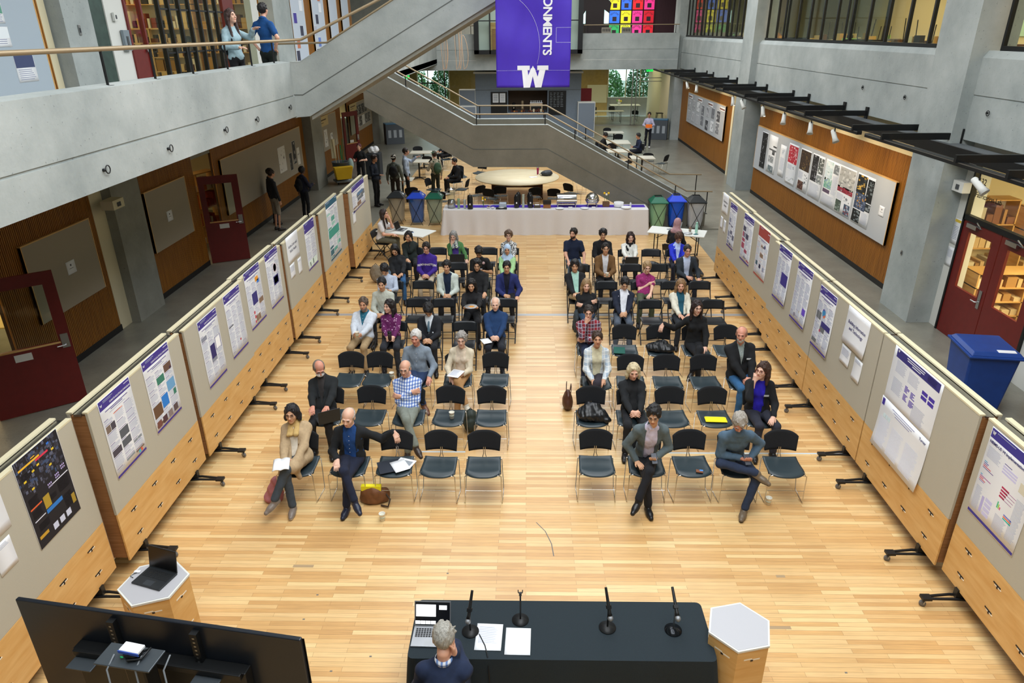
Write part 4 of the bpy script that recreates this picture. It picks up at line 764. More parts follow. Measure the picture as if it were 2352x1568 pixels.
# right long board
board('long pale grey board of nine posters on the right slat wall','R',8.40,26.4,16.05,1.0,2.47,M_greyboard)
board('pale grey board of small prints on the far right slat wall','R',8.40,38.4,31.0,1.25,2.68,M_greyboard)
PR=dict(bw=('#2a2a2c','#5b5d60','#a8abae','#dcdee0'),)
def pst(kind):
    def f(p,W2,h,rr):
        w_=2*W2; r2=rr
        def noise(u0,u1,v0,v1,pal,n=60,s_=.05):
            R2(p,-W2+u0*w_,-W2+u1*w_,v0*h,v1*h,C(pal[0]),.0018)
            for i in range(n):
                a=r2.uniform(u0,u1-.04); b=r2.uniform(v0,v1-.03); a1=min(u1,a+r2.uniform(.02,s_*3)); b1=min(v1,b+r2.uniform(.01,s_)); R2(p,-W2+a*w_,-W2+a1*w_,b*h,b1*h,C(r2.choice(pal)),.0020+i*1e-6)
        def tx(u0,u1,v1,v0): lines(p,-W2+u0*w_,-W2+u1*w_,v1*h,v0*h,GREY1,.02,r2)
        if kind==1: noise(.02,.98,.02,.98,('#141416','#2b2d30','#8a8d90','#44474a','#0e0e10'),80)
        if kind==2: noise(.15,.75,.28,.45,('#8d9296','#c5c9cd','#5c6165'),25); noise(.2,.8,.03,.2,('#6c7a80','#2e3438','#c0c8cc'),25); R2(p,-W2*.8,W2*.9,h*.60,h*.64,C('#55585c')); noise(.5,.8,.5,.6,('#3a3c40','#9a9ca0'),8); R2(p,W2*.1,W2*.9,h*.7,h*.74,C('#3a3c40'))
        if kind==3: noise(.3,.8,.7,.9,('#dfe3ea','#aab2be','#f4f6fa'),20); tx(.15,.85,.6,.2)
        if kind==4: noise(.04,.96,.53,.96,('#c22e3e','#d95868','#e8a2a8','#b01e30','#f0d4d4'),110,.04); tx(.08,.6,.48,.38); noise(.55,.75,.35,.5,('#eceef2','#8a8f99'),8); noise(.08,.9,.05,.2,('#e9ebf0','#a9b0a8','#c8ccd2'),14)
        if kind==5: noise(.03,.97,.5,.97,('#3a2a1e','#5c4630','#241a14','#7a6238','#4a3828'),70,.04); tx(.08,.5,.45,.3); noise(.55,.9,.2,.45,('#eceef2','#60656d','#b8bcc4'),24); noise(.1,.62,.04,.24,('#4c2a20','#6d4434','#8a6656'),16)
        if kind==6: noise(.03,.52,.38,.97,('#1c1a1c','#3c3a3e','#8a8a90','#2a282a','#5c5a60'),60); noise(.55,.97,.6,.95,('#5a605e','#a5aaa8','#dfe3e2'),26); noise(.55,.97,.38,.56,('#8a9090','#d5d8d8','#60666a'),16); tx(.08,.9,.33,.05)
        if kind==7: noise(.03,.55,.55,.97,('#c9d9e0','#dbe6ea','#b7cfcf'),20,.1); noise(.06,.6,.38,.6,('#8fb8a8','#5d9a86','#b8d0c4','#7a90c0'),50,.04); R2(p,-W2+.05*w_,-W2+.55*w_,.28*h,.36*h,C('#5a4a60')); noise(.6,.95,.75,.95,('#7a8085','#c0c4c8'),12); tx(.06,.9,.24,.05); tx(.62,.95,.7,.3)
        if kind==8: noise(.03,.97,.55,.97,('#b9b8b4','#d8d7d2','#8f908e','#a8a6a0'),70,.05); noise(.03,.97,.46,.58,('#8a2434','#b03648','#6a3a50','#a8a0a4'),50,.03); tx(.06,.5,.42,.3); noise(.5,.95,.28,.42,('#e8eaee','#7a8088'),16); noise(.06,.4,.04,.28,('#4c5a50','#8a9890','#2c3430'),20); noise(.6,.95,.04,.26,('#44546a','#8a4a50','#a8b4c4'),20)
        if kind==9: noise(.02,.58,.62,.97,('#0e1214','#1c2428','#3a4448','#c9a24a'),40); noise(.62,.98,.5,.95,('#0c1012','#22282c','#6a7478'),30); noise(.04,.7,.3,.62,('#3f4c66','#6a7894','#2a3448','#b98a4a','#8a94ac'),80,.04); noise(.03,.5,.03,.28,('#101416','#2c3438','#7a8488'),30); noise(.7,.98,.33,.48,('#20262a','#8a9298'),12); tx(.56,.95,.28,.06)
    return f
ppos=[(25.75,25.15),(24.95,24.1),(23.75,23.2),(23.0,22.15),(21.95,21.1),(21.0,20.1),(20.0,19.05),(19.05,18.05),(17.95,17.0)]
plab=['narrow black photographic poster, farthest on the long grey board','white collage poster with a diagonal dark strip on the long grey board','small plain white text poster on the long grey board','poster with a crimson top half on the long grey board','poster with a dark brown top image on the long grey board','poster with a dark left photo column on the long grey board','pale poster with green and blue wash on the long grey board','grey-topped poster with a dark red band on the long grey board','black and slate-blue poster, nearest on the long grey board']
for i,((a,b_),l) in enumerate(zip(ppos,plab)): sheet('architecture_poster',l,'poster','R',8.396,a,b_,1.12 if i!=2 else 1.2,2.36 if i!=2 else 2.2,{},80+i,None,None,pst(i+1))
note('small white card at the near end of the long grey board','R',8.396,16.45,1.72)
rr=random.Random(9)
for i in range(14):
    y=37.9-(i%7)*.98; z=1.35+(i//7)*.55+rr.uniform(0,.1); sheet('pinned_sheet','small print on the far right grey board, %s row, %s'%('upper' if i>=7 else 'lower',['farthest','second','third','fourth','fifth','sixth','nearest'][i%7]),'poster','R',8.396,y+.28,y-.28,z,z+.45,{},100+i,'small prints on the far right grey board',None,lambda p,W2,h,r_:pics(p,W2,h,r_,('#4a4c52','#b8bac0','#e6e8ec','#7c7f86')))
for i in range(4):
    y=37.8-i*2.1; sheet('heading_card','small brown-lettered heading on the far right grey board, %s'%['farthest','second','third','nearest'][i],'heading sheet','R',8.396,y+.5,y-.5,2.42,2.6,{},0,None,None,lambda p,W2,h,r_:R2(p,-W2*.8,W2*.8,h*.4,h*.7,C('#7a4a3a')))
# upper left boards
board('pale blue-grey board with flyers above the left balcony','L',-8.42,9.2,13.05,4.78,7.6,mat('pale_blue_board','#aab7c2',0.9))
fl=[(9.9,5.75,.42,.5,'#1f7ed0','bright blue'),(10.75,5.75,.6,.42,'#eceef0','white flyer with green charts'),(9.6,5.25,.35,.38,'#4b2e9a','purple'),(10.9,5.25,.5,.4,'#f0f0f0','orange-topped'),(12.0,5.85,.4,.32,'#5f9a86','green photo'),(12.0,5.5,.42,.3,'#e8eef2','pale'),(12.4,4.95,.5,.5,'#3f4a70','slate-topped'),(10.4,6.4,.4,.6,'#eef0f2','tall white'),(9.7,6.5,.45,.5,'#8a4a62','maroon emblem'),(9.95,7.1,.5,.3,'#eef0f2','topmost white')]
for i,(y,z,w_,h,cc,l) in enumerate(fl):
    def f(p,W2,h_,rr,cc=cc): R2(p,-W2+.01,W2-.01,h_*.45,h_-.01,C(cc)); lines(p,-W2*.8,W2*.8,h_*.4,h_*.1,GREY2,.03,rr)
    sheet('flyer','%s flyer on the pale board above the left balcony'%l if 'flyer' not in l else l+' above the left balcony','flyer','L',-8.418,y-w_/2,y+w_/2,z,z+h,{},i,None,None,f)
for i,(a,b_) in enumerate(((27.3,29.0),(30.0,31.8),(32.6,34.0),(34.8,36.2))):
    board('tall white flyer board upstairs beyond the stair, %s'%['nearest','second','third','farthest'][i],'L',-8.42,a,b_,4.5,8.2,mat('white_board','#c3ccd8',0.9))
    rr=random.Random(i+200)
    for j in range(7 if i<2 else 2): 
        y=a+.25+rr.random()*(b_-a-.55); z=4.7+j*.42; 
        def f(p,W2,h_,r_): R2(p,-W2+.01,W2-.01,.01,h_-.01,C(r_.choice(['#4a3f9a','#e9ecf2','#6a84c8','#c87a5a','#3a3c50','#b8bccc'])))
        sheet('flyer','small flyer on the %s white board upstairs, %s from the bottom'%(['nearest','second','third','farthest'][i],['first','second','third','fourth','fifth','sixth','seventh'][j]),'flyer','L',-8.418,y-.18,y+.22,z,z+.36,{},300+i*10+j,'flyers on the upstairs white boards',None,f)
# wall devices
def dev(name,label,cat,x,y,z,side,bx,m):
    t=thing(name,label,cat,(x,y,z),PI/2 if side=='L' else -PI/2); MB().box(-bx[0],bx[0],-bx[1],0,-bx[2],bx[2],m).build('housing',t,bevel=.004); MB().box(-bx[0]*.3,bx[0]*.3,-bx[1]-.012,-bx[1],-bx[2]*.5,bx[2]*.4,C('#4a4d50')).build('lens',t)
dev('emergency_light','cream emergency light box beside the first left column','wall light',-8.3,13.5,2.62,'L',(.2,.25,.09),M_cream)
dev('emergency_light','cream emergency light box beside the large right column','wall light',8.42,13.55,2.9,'R',(.17,.16,.1),M_white)
dev('alarm_strobe','small white and grey alarm strobe on the white wall upstairs left','alarm',-8.48,15.6,6.0,'L',(.06,.05,.08),M_white)
dev('card_reader','grey switch boxes on the white wall upstairs left','switch',-8.48,15.85,5.55,'L',(.12,.06,.2),C('#7f8a92'))
dev('wall_switch','small steel outlet plate on the upper left column','outlet',-8.24,13.9,5.75,'L',(.035,.008,.09),M_steel)
dev('wall_switch','small outlet plate on the large right column','outlet',8.01,14.5,1.3,'R',(.03,.008,.05),M_steel)
sheet('safety_notice','white safety notice with yellow top on the wall left of the lab doors','notice','R',8.49,13.73,13.51,1.75,2.25,{},0,None,None,lambda p,W2,h,rr:(R2(p,-W2+.01,W2-.01,h*.86,h*.97,C('#e0c040')),lines(p,-W2*.8,W2*.8,h*.7,h*.2,GREY2,.03,rr)))
sheet('safety_notice','lower white notice sheet on the wall left of the lab doors','notice','R',8.49,13.73,13.52,1.3,1.68,{},0,None,None,smalltxt)
# ================= PEOPLE ENGINE =================
V=lambda *a: np.array(a if len(a)>1 else a[0],dtype=float)
def nrm(v): return v/max(1e-9,np.linalg.norm(v))
class Fld:
    """smooth union / subtraction of simple solids, meshed with surface nets"""
    def __init__(s): s.p=[]
    def cone(s,a,b,ra,rb=None,k=.02,sub=False):
        a=V(a);b=V(b); rb=ra if rb is None else rb; r=max(ra,rb)+k; s.p.append(('c',(a,b,ra,rb),np.minimum(a,b)-r,np.maximum(a,b)+r,k,sub)); return s
    def chain(s,pts,rs,k=.02):
        for i in range(len(pts)-1): s.cone(pts[i],pts[i+1],rs[i],rs[i+1],k)
        return s
    def ell(s,c,r,R=None,k=.02,sub=False):
        c=V(c); r=V(r); m=max(r)+k; s.p.append(('e',(c,r,R),c-m,c+m,k,sub)); return s
    def cut(s,fn): s.p.append(('f',fn,None,None,0,True)); return s   # keep where fn<0
    def noise(s,a,w=18,seed=0): s.p.append(('n',(a,w,seed),None,None,0,False)); return s
    def ev1(s,q,X,Y,Z):
        t,P=q[0],q[1]
        if t=='c':
            a,b,ra,rb=P; d=b-a; L2=max(1e-9,d@d); x=X-a[0];y=Y-a[1];z=Z-a[2]
            h=np.clip((x*d[0]+y*d[1]+z*d[2])/L2,0,1); return np.sqrt((x-d[0]*h)**2+(y-d[1]*h)**2+(z-d[2]*h)**2)-(ra+(rb-ra)*h)
        if t=='e':
            c,r,R=P; x=X-c[0];y=Y-c[1];z=Z-c[2]
            if R is not None: x,y,z=R[0,0]*x+R[1,0]*y+R[2,0]*z, R[0,1]*x+R[1,1]*y+R[2,1]*z, R[0,2]*x+R[1,2]*y+R[2,2]*z
            k0=np.sqrt((x/r[0])**2+(y/r[1])**2+(z/r[2])**2); k1=np.sqrt((x/r[0]**2)**2+(y/r[1]**2)**2+(z/r[2]**2)**2)+1e-9; return k0*(k0-1)/k1
    def comb(s,q,D,d):
        k=q[4]
        if q[5]:
            d=-d
            if k<=0: return np.maximum(D,d)
            h=np.clip(.5-.5*(D-d)/k*1.0,0,1); h=np.clip(.5+.5*(d-D)/k,0,1); return D+(d-D)*h+k*h*(1-h)
        if k<=0: return np.minimum(D,d)
        h=np.clip(.5+.5*(D-d)/k,0,1); return D+(d-D)*h-k*h*(1-h)
    def grid(s,h):
        B=[q for q in s.p if q[2] is not None and not q[5]]
        lo=np.min([q[2] for q in B],0)-2.5*h; hi=np.max([q[3] for q in B],0)+2.5*h
        n=np.ceil((hi-lo)/h).astype(int)+1; D=np.full(n,.3,np.float32); ax=[(lo[i]+h*np.arange(n[i])).astype(np.float32) for i in range(3)]
        for q in s.p:
            if q[2] is None:
                X,Y,Z=ax[0][:,None,None],ax[1][None,:,None],ax[2][None,None,:]
                if q[0]=='f': D=np.maximum(D,q[1](X,Y,Z)).astype(np.float32)
                else:
                    a,w,sd=q[1]; D=D+(a*(np.sin(X*w+Y*w*.7+sd)*np.sin(Y*w*.9-Z*w*.8+1.3*sd)+.6*np.sin(Z*w*1.7+X*w*1.1+sd*2)*np.sin(X*w*1.5-Y*w*1.3))).astype(np.float32)
                continue
            m=.03; i0=np.clip(((q[2]-m-lo)/h).astype(int),0,n-1); i1=np.clip(((q[3]+m-lo)/h).astype(int)+2,1,n)
            sl=tuple(slice(a,b) for a,b in zip(i0,i1)); X,Y,Z=ax[0][sl[0]][:,None,None],ax[1][sl[1]][None,:,None],ax[2][sl[2]][None,None,:]
            D[sl]=s.comb(q,D[sl],s.ev1(q,X,Y,Z))
        return D,lo,h
    def nets(s,h):
        D,lo,h=s.grid(h); S_=D<0; c=S_[:-1,:-1,:-1].astype(np.int8)
        cnt=np.zeros(c.shape,np.int8)
        for i in (0,1):
            for j in (0,1):
                for k in (0,1): cnt+=S_[i:S_.shape[0]-1+i,j:S_.shape[1]-1+j,k:S_.shape[2]-1+k]
        act=(cnt>0)&(cnt<8); idx=np.argwhere(act); N=len(idx)
        if N==0: return np.zeros((0,3)),np.zeros((0,4),int)
        ids=np.full(act.shape,-1,np.int32); ids[act]=np.arange(N)
        acc=np.zeros((N,3)); num=np.zeros(N)
        cor=[(i,j,k) for i in (0,1) for j in (0,1) for k in (0,1)]
        val={c_:D[idx[:,0]+c_[0],idx[:,1]+c_[1],idx[:,2]+c_[2]] for c_ in cor}
        for a in cor:
            for x in range(3):
                if a[x]==0:
                    b=list(a); b[x]=1; b=tuple(b); va,vb=val[a],val[b]; m=(va<0)!=(vb<0); t=np.where(m,va/(va-vb+1e-12),0)
                    p=np.array(a,float)[None,:]+0*acc; p[:,x]=t; acc[m]+=p[m]; num[m]+=1
        vs=lo+h*(idx+acc/num[:,None])
        fs=[]
        for x in range(3):
            y,z=(x+1)%3,(x+2)%3; sh=[S_.shape[i] for i in range(3)]
            s0=[slice(None)]*3; s1=[slice(None)]*3; s0[x]=slice(0,-1); s1[x]=slice(1,None)
            for w_ in (y,z): s0[w_]=slice(1,-1); s1[w_]=slice(1,-1)
            A=S_[tuple(s0)];B=S_[tuple(s1)]; e=np.argwhere(A!=B); 
            if len(e)==0: continue
            fl=A[e[:,0],e[:,1],e[:,2]]; e=e.copy(); e[:,y]+=1; e[:,z]+=1
            def g(dy,dz):
                q=e.copy(); q[:,y]+=dy; q[:,z]+=dz; return ids[q[:,0],q[:,1],q[:,2]]
            Q=np.stack([g(-1,-1),g(0,-1),g(0,0),g(-1,0)],1); Q[~fl]=Q[~fl][:,::-1]; Q=Q[(Q>=0).all(1)]; fs.append(Q)
        return vs,np.concatenate(fs)
    def ev(s,P):
        X,Y,Z=P[:,0],P[:,1],P[:,2]; D=np.full(len(P),.3)
        for q in s.p:
            if q[2] is None: continue
            D=s.comb(q,D,s.ev1(q,X,Y,Z))
        return D
    def build(s,name,mats,h,parent=None,matfn=None):
        vs,fs=s.nets(h); me=bpy.data.meshes.new(name); me.vertices.add(len(vs)); me.vertices.foreach_set('co',vs.astype(np.float32).ravel())
        me.loops.add(fs.size); me.loops.foreach_set('vertex_index',fs.astype(np.int32).ravel()); me.polygons.add(len(fs)); me.polygons.foreach_set('loop_start',np.arange(0,fs.size,4,dtype=np.int32)); me.polygons.foreach_set('loop_total',np.full(len(fs),4,np.int32))
        me.polygons.foreach_set('use_smooth',np.ones(len(fs),bool))
        for m in (mats if isinstance(mats,list) else [mats]): me.materials.append(m)
        if matfn is not None: me.polygons.foreach_set('material_index',matfn(vs[fs].mean(1)).astype(np.int32))
        me.update(calc_edges=True); o=bpy.data.objects.new(name,me); COL.objects.link(o)
        if parent: o.parent=parent
        return o
def patmat(kind,a,b,c=None,sc=1.0):
    key='pattern_%s_%s_%s_%s'%(kind,a.strip('#'),b.strip('#'),sc)
    if key in _M: return _M[key]
    m=bpy.data.materials.new(key); _M[key]=m; N,L,B=nt(m); B.inputs['Roughness'].default_value=.9; tc=N.new('ShaderNodeTexCoord')
    def mix(f,c1,c2,bl='MIX'):
        x=N.new('ShaderNodeMix'); x.data_type='RGBA'; x.blend_type=bl
        if hasattr(f,'is_output'): L.new(f,x.inputs[0])
        else: x.inputs[0].default_value=f
        for i,v in ((6,c1),(7,c2)):
            if hasattr(v,'is_output'): L.new(v,x.inputs[i])
            else: x.inputs[i].default_value=v
        return x.outputs[2]
    def wave(axis,s_,thr):
        sp=N.new('ShaderNodeSeparateXYZ'); L.new(tc.outputs['Object'],sp.inputs[0]); o=sp.outputs[axis]
        m1=N.new('ShaderNodeMath'); m1.operation='MULTIPLY'; m1.inputs[1].default_value=s_; L.new(o,m1.inputs[0]); m2=N.new('ShaderNodeMath'); m2.operation='FRACT'; L.new(m1.outputs[0],m2.inputs[0]); m3=N.new('ShaderNodeMath'); m3.operation='LESS_THAN'; m3.inputs[1].default_value=thr; L.new(m2.outputs[0],m3.inputs[0]); return m3.outputs[0]
    A,Bc=lin(a),lin(b); Cc=lin(c) if c else Bc
    if kind=='check': o=mix(wave(0,26*sc,.42),A,Bc); o2=mix(wave(2,26*sc,.42),(1,1,1,1),tuple(min(1,x*1.1) for x in Bc[:3])+(1,)); o=mix(.8,o,o2,'MULTIPLY')
    elif kind=='plaid':
        o=mix(wave(0,9*sc,.5),A,Bc); o2=mix(wave(2,9*sc,.5),A,Bc); o=mix(.5,o,o2); o=mix(wave(0,18*sc,.12),o,Cc); o=mix(wave(2,18*sc,.12),o,Cc)
    elif kind=='stripes': o=mix(wave(2,11*sc,.22),A,Bc)
    elif kind=='dots':
        v=N.new('ShaderNodeTexVoronoi'); v.inputs['Scale'].default_value=22*sc; L.new(tc.outputs['Object'],v.inputs[0]); l=N.new('ShaderNodeMath'); l.operation='LESS_THAN'; l.inputs[1].default_value=.22; L.new(v.outputs['Distance'],l.inputs[0]); o=mix(l.outputs[0],A,Bc)
    else:
        v=N.new('ShaderNodeTexNoise'); v.inputs['Scale'].default_value=34*sc; v.inputs['Detail'].default_value=1; L.new(tc.outputs['Object'],v.inputs[0]); l=N.new('ShaderNodeMath'); l.operation='GREATER_THAN'; l.inputs[1].default_value=.5; L.new(v.outputs[0],l.inputs[0]); o=mix(l.outputs[0],A,Bc)
    L.new(o,B.inputs['Base Color']); return m
def cloth(c): return c if not isinstance(c,str) else mat('cloth_'+c.strip('#'),c,.92,0,.10,30,.15)
SK={'light':'#d9a58c','pale':'#e0b39c','ruddy':'#cf8f78','tan':'#c79272','asian':'#d2a17e','brown':'#9a6648','dark':'#5c3a28','olive':'#c0906c'}
def skinmat(k):
    if 'skin_'+k in _M: return _M['skin_'+k]
    m=mat('skin_'+k,SK[k],.5,0,.06,14); m.node_tree.nodes['Principled BSDF'].inputs['Subsurface Weight'].default_value=.08; m.node_tree.nodes['Principled BSDF'].inputs['Subsurface Radius'].default_value=(.02,.008,.004); return m
def rotm(yaw,pitch,roll):
    return np.array((Matrix.Rotation(yaw,3,'Z')@Matrix.Rotation(pitch,3,'X')@Matrix.Rotation(roll,3,'Y')))
def ik(a,t,l1,l2,pole):
    d=t-a; L=np.linalg.norm(d); L=min(max(L,abs(l1-l2)+.01),l1+l2-.005); n=nrm(d); x=(l1*l1-l2*l2+L*L)/(2*L); y=math.sqrt(max(0,l1*l1-x*x)); p=V(pole)-n*(n@V(pole)); p=nrm(p); return a+n*x+p*y, a+n*L
def person(sp,loc,rz,label,h=.008):
    g=sp.get; fem=g('f',0); st=g('stand',0); T=thing('person',label,'person',loc,rz); sc=g('sc',1.0)
    sw=(.142 if fem else .163)*g('w',1); bulk=g('bulk',1.0)*(0.93 if fem else 1)
    hx,hy,hz=g('head',(0,-.02,1.22)); 
    pt=g('pitch',.12); pt=pt-.17 if pt<.42 else pt; R=rotm(g('yaw',0),pt,g('roll',0)); H=V(hx,hy,hz)
    hd=lambda x,y,z: H+R@V(x,y,z)
    tw=g('twist',0); ct,snt=math.cos(tw),math.sin(tw); rot=lambda v: V(v[0]*ct-v[1]*snt,v[0]*snt+v[1]*ct,v[2])
    if st: pel=V(g('px',0),0,.95*sc); 
    else: pel=V(g('px',0),.09,.545)
    nk=hd(0,.035,-.10); nb=V(hx*.85,hy+.055,hz-.19); up=nrm(nb-pel)
    che=pel+(nb-pel)*.66; abd=pel+(nb-pel)*.3; shc=pel+(nb-pel)*.88
    side=rot(V(1,0,0)); side=nrm(side-up*(side@up)); fwd=np.cross(up,side); fwd=-fwd if fwd[1]*1>0 and abs(tw)<1.2 else fwd
    fwd=nrm(np.cross(side,up)); 
    if (rot(V(0,-1,0))@fwd)<0: fwd=-fwd
    Rt=np.stack([side,-fwd,up],1)
    sh={s:shc+side*s*sw+V(0,0,-.015)-fwd*.01 for s in (-1,1)}
    tp={}
    lw=g('lap',0)
    presets=dict(lap=lambda s:V(s*.09,-.27,.635),thigh=lambda s:V(s*.15,-.28,.63) if not str(g('legs')).startswith('cross') else V(s*.085,-.24,.70),clasp=lambda s:V(s*.05,-.25,.64),chin=lambda s:hd(s*.035,-.085,-.18),mouth=lambda s:hd(s*.04,-.11,-.165),cheek=lambda s:hd(s*.085,-.03,-.13),fold=lambda s:che+side*(-s*.075)+fwd*(.17+.02*s)+V(0,0,-.10-.035*s),typ=lambda s:V(s*.09,-.33,.71),hold=lambda s:V(s*.06,-.27,.70),plate=lambda s:V(s*.13,-.30,.80),stretch=lambda s:V(s*.60,.08,.92),rest=lambda s:V(s*.22,-.20,.60),side=lambda s:pel+side*s*.27+V(0,-.04,-.10),hip=lambda s:pel+side*s*.19+V(0,.02,.07),phone=lambda s:V(s*.06,-.26,.74),point=lambda s:sh[s]+fwd*.42+V(0,0,.02),bend=lambda s:pel+side*s*.16+fwd*.26+V(0,0,.17),fist=lambda s:V(s*.02,-.31,.66))
    arms=g('arms',('lap','lap')); el={};wr={};hdir={};pn={};curl={}
    for s,a in ((-1,arms[0]),(1,arms[1])):
        if isinstance(a,(tuple,list)): t=V(a)
        else: t=presets[a](s)
        pole=V(s*.55,.25,-.8)
        if a in ('chin','mouth','cheek'): pole=V(s*.25,-.35,-1)
        if a=='hip': pole=V(s*1,.45,-.1)
        if a=='stretch': pole=V(0,.3,-.6)
        if a=='fold': pole=V(s*.8,-.1,-.7)
        el[s],wr[s]=ik(sh[s],t,.275*sc,.25*sc,pole); f=nrm(wr[s]-el[s])
        dirs=dict(lap=V(-s*.5,-.8,-.25),thigh=V(-s*.15,-.9,-.3),clasp=V(-s*.85,-.45,-.1),chin=V(-s*.1,-.1,1),mouth=V(-s*.2,.1,.9),cheek=V(-s*.05,.12,1),fold=V(-s*.9,.1,.1),typ=V(-s*.15,-.95,-.2),hold=V(-s*.6,-.7,.05),plate=V(-s*.7,-.6,.1),stretch=V(s*.5,-.5,-.75),rest=V(0,-.8,-.4),side=V(0,-.15,-1),hip=V(-s*.4,-.5,-.5),phone=V(-s*.4,-.8,.2),point=V(0,-1,.4),bend=V(-s*.4,-.9,0),fist=V(-s*.4,-.8,0))
        hdir[s]=nrm(V(dirs[a])) if isinstance(a,str) else nrm(f+V(0,0,-.2))
        pns=dict(fold=V(0,.9,-.2),cheek=V(-s*1,0,0),chin=V(-s*.4,.9,.1),mouth=V(-s*.3,.9,0),side=V(-s,0,0),hold=V(-s*.9,.1,.1),clasp=V(-s*.3,.6,-.5),plate=V(-s*.5,0,.8),phone=V(-s*.2,.2,.9))
        n=pns.get(a,V(0,.1,-1)) if isinstance(a,str) else V(0,0,-1); n=n-hdir[s]*(n@hdir[s]); pn[s]=nrm(n); curl[s]=dict(fold=.8,chin=1.1,mouth=1.0,hold=.75,clasp=.7,fist=1.1,phone=.6,typ=.35,cheek=.25,stretch=.45,plate=.5).get(a,.35) if isinstance(a,str) else .4
    # legs
    lg=g('legs','flat'); hip={s:pel+side*s*.085+V(0,0,-.02) for s in (-1,1)}; kn={};an={};fd={}
    sprd=g('spread',.12)
    for s in (-1,1):
        if st: kn[s]=hip[s]+V(s*.015,-.02,-.43*sc); an[s]=V(pel[0]+s*(.10),.02+(.06*s if lg=='step' else 0),.085); kn[s]=(hip[s]+an[s])/2+V(s*.01,-.03,.01); fd[s]=nrm(V(s*.18,-1,0))
        else: kn[s]=V(s*sprd,-.36,.525); an[s]=V(s*(sprd+.01),-.36+g('fy',.0),.085); fd[s]=nrm(V(s*.2,-1,0))
    if lg in ('crossL','crossR'):
        c=-1 if lg=='crossL' else 1   # leg on side c lies on top
        kn[-c]=V(-c*.05,-.36,.525); an[-c]=V(-c*.01+g('ax',0),-.40,.085); kn[c]=V(-c*.03,-.40,.635); an[c]=V(-c*.17,-.55,.29); fd[c]=nrm(V(-c*.55,-.8,-.35)); fd[-c]=nrm(V(c*.1,-1,0))
    if lg in ('fourL','fourR'):
        c=-1 if lg=='fourL' else 1
        kn[-c]=V(-c*.14,-.38,.53); an[-c]=V(-c*.02,-.44,.085); fd[-c]=nrm(V(c*.5,-1,0)); kn[c]=V(c*.30,-.26,.66); an[c]=V(-c*.12,-.43,.63); fd[c]=nrm(V(-c*.75,-.6,-.25))
    if lg=='back':
        for s in (-1,1): an[s]=V(s*.08,-.12,.085)
    def torso(F,o,k=.05):
        F.ell(pel+V(0,0,.02),((.165*bulk+o)*(1.02 if fem else 1),.115*bulk+o,.115+o),Rt,k); F.ell(abd+fwd*.01*(bulk>1),((.135*bulk)+o,.105*bulk**1.6+o,.15+o),Rt,k)
        F.ell(che,(sw*.93+o,.112*bulk+o,.165+o),Rt,k)
        if fem:
            for s in (-1,1): F.ell(che+side*s*.065+fwd*.075+up*.0,(.058+o*.6,.05+o*.6,.058+o*.6),Rt,.035)
        F.cone(sh[-1]+side*.02,sh[1]-side*.02,.050+o,.050+o,k); F.cone(shc,nb+up*.03,.075+o*.6,.055+o*.4,k)
        for s in (-1,1): F.cone(nb+up*.01+side*s*.03,sh[s]+up*.008,.045+o*.5,.042+o*.7,.03)
    def arm(F,o,end=1.0,short=False,k=.03):
        for s in (-1,1):
            if short: F.cone(sh[s],sh[s]+(el[s]-sh[s])*.62,.055*bulk+o,.05+o,k); continue
            F.cone(sh[s],el[s],.049*bulk+o,.041*bulk+o,k); F.cone(el[s],el[s]+(wr[s]-el[s])*end,.041*bulk+o,.029+o,k)
    def legs(F,o,end=1.0,k=.03,wide=0):
        for s in (-1,1): F.cone(hip[s],kn[s],.082*bulk+o,.057+o,k); F.cone(kn[s],kn[s]+(an[s]-kn[s])*end,.054+o,.038+o+wide,k)
    # body
    F=Fld(); torso(F,-.012); arm(F,-.004); legs(F,-.012)
    for s in (-1,1):
        a=an[s]; f=fd[s]; F.cone(a+V(0,0,-.03),a+f*.08+V(0,0,-.05),.028,.018,.02)
        d=hdir[s]; n=pn[s]; l=nrm(np.cross(d,n))*s; w0=wr[s]; pe=w0+d*.085
        F.cone(w0,w0+d*.03,.024,.022,.02)
        for q in (-.024,-.008,.008,.024): F.cone(w0+d*.02+l*q*.7,pe+l*q,.015,.0125,.012)
        for j,(q,ln) in enumerate(((-.030,.062),(-.010,.074),(.010,.078),(.030,.070))):
            p0=pe+l*q; dd=d; c_=curl[s]*(1.12-.06*j)
            for seg,fr in enumerate((.42,.32,.26)):
                an_=c_*(seg+1)*.62; dd=nrm(d*math.cos(an_)+n*math.sin(an_)+l*q*2.2); p1=p0+dd*ln*fr*1.05; F.cone(p0,p1,.0098-.0009*seg,.0092-.0009*seg,.003); p0=p1
        t0=w0+d*.028+l*.024; td=nrm(d*.75+l*.62+n*.35); t1=t0+td*.034; td2=nrm(d*.95+l*.2+n*.4); t2=t1+td2*.03
        F.cone(t0,t1,.0145,.0115,.01); F.cone(t1,t2,.0112,.0092,.003)
    F.cone(nb,nk,.052 if not fem else .044,.05 if not fem else .043,.03); hs=g('hs',1.04)
    E=lambda c,r,k=.02,sub=False: F.ell(hd(*[x*hs for x in c]),[x*hs for x in r],R,k,sub)
    Cn=lambda a,b,ra,rb,k=.01,sub=False: F.cone(hd(*[x*hs for x in a]),hd(*[x*hs for x in b]),ra*hs,rb*hs,k,sub)
    E((0,.014,.026),(.074,.093,.089),.02); E((0,-.020,-.040),(.057 if not fem else .053,.068,.072),.03); E((0,-.062,-.094),(.022,.018,.018),.03)
    for s in (-1,1): E((s*.036,-.066,-.022),(.020,.016,.022),.025); E((s*.077,.012,-.006),(.010,.020,.031),.008); Cn((s*.012,-.088,.024),(s*.045,-.078,.024),.008,.007,.012)
    Cn((0,-.088,.008),(0,-.107,-.026),.0085,.0125,.012)
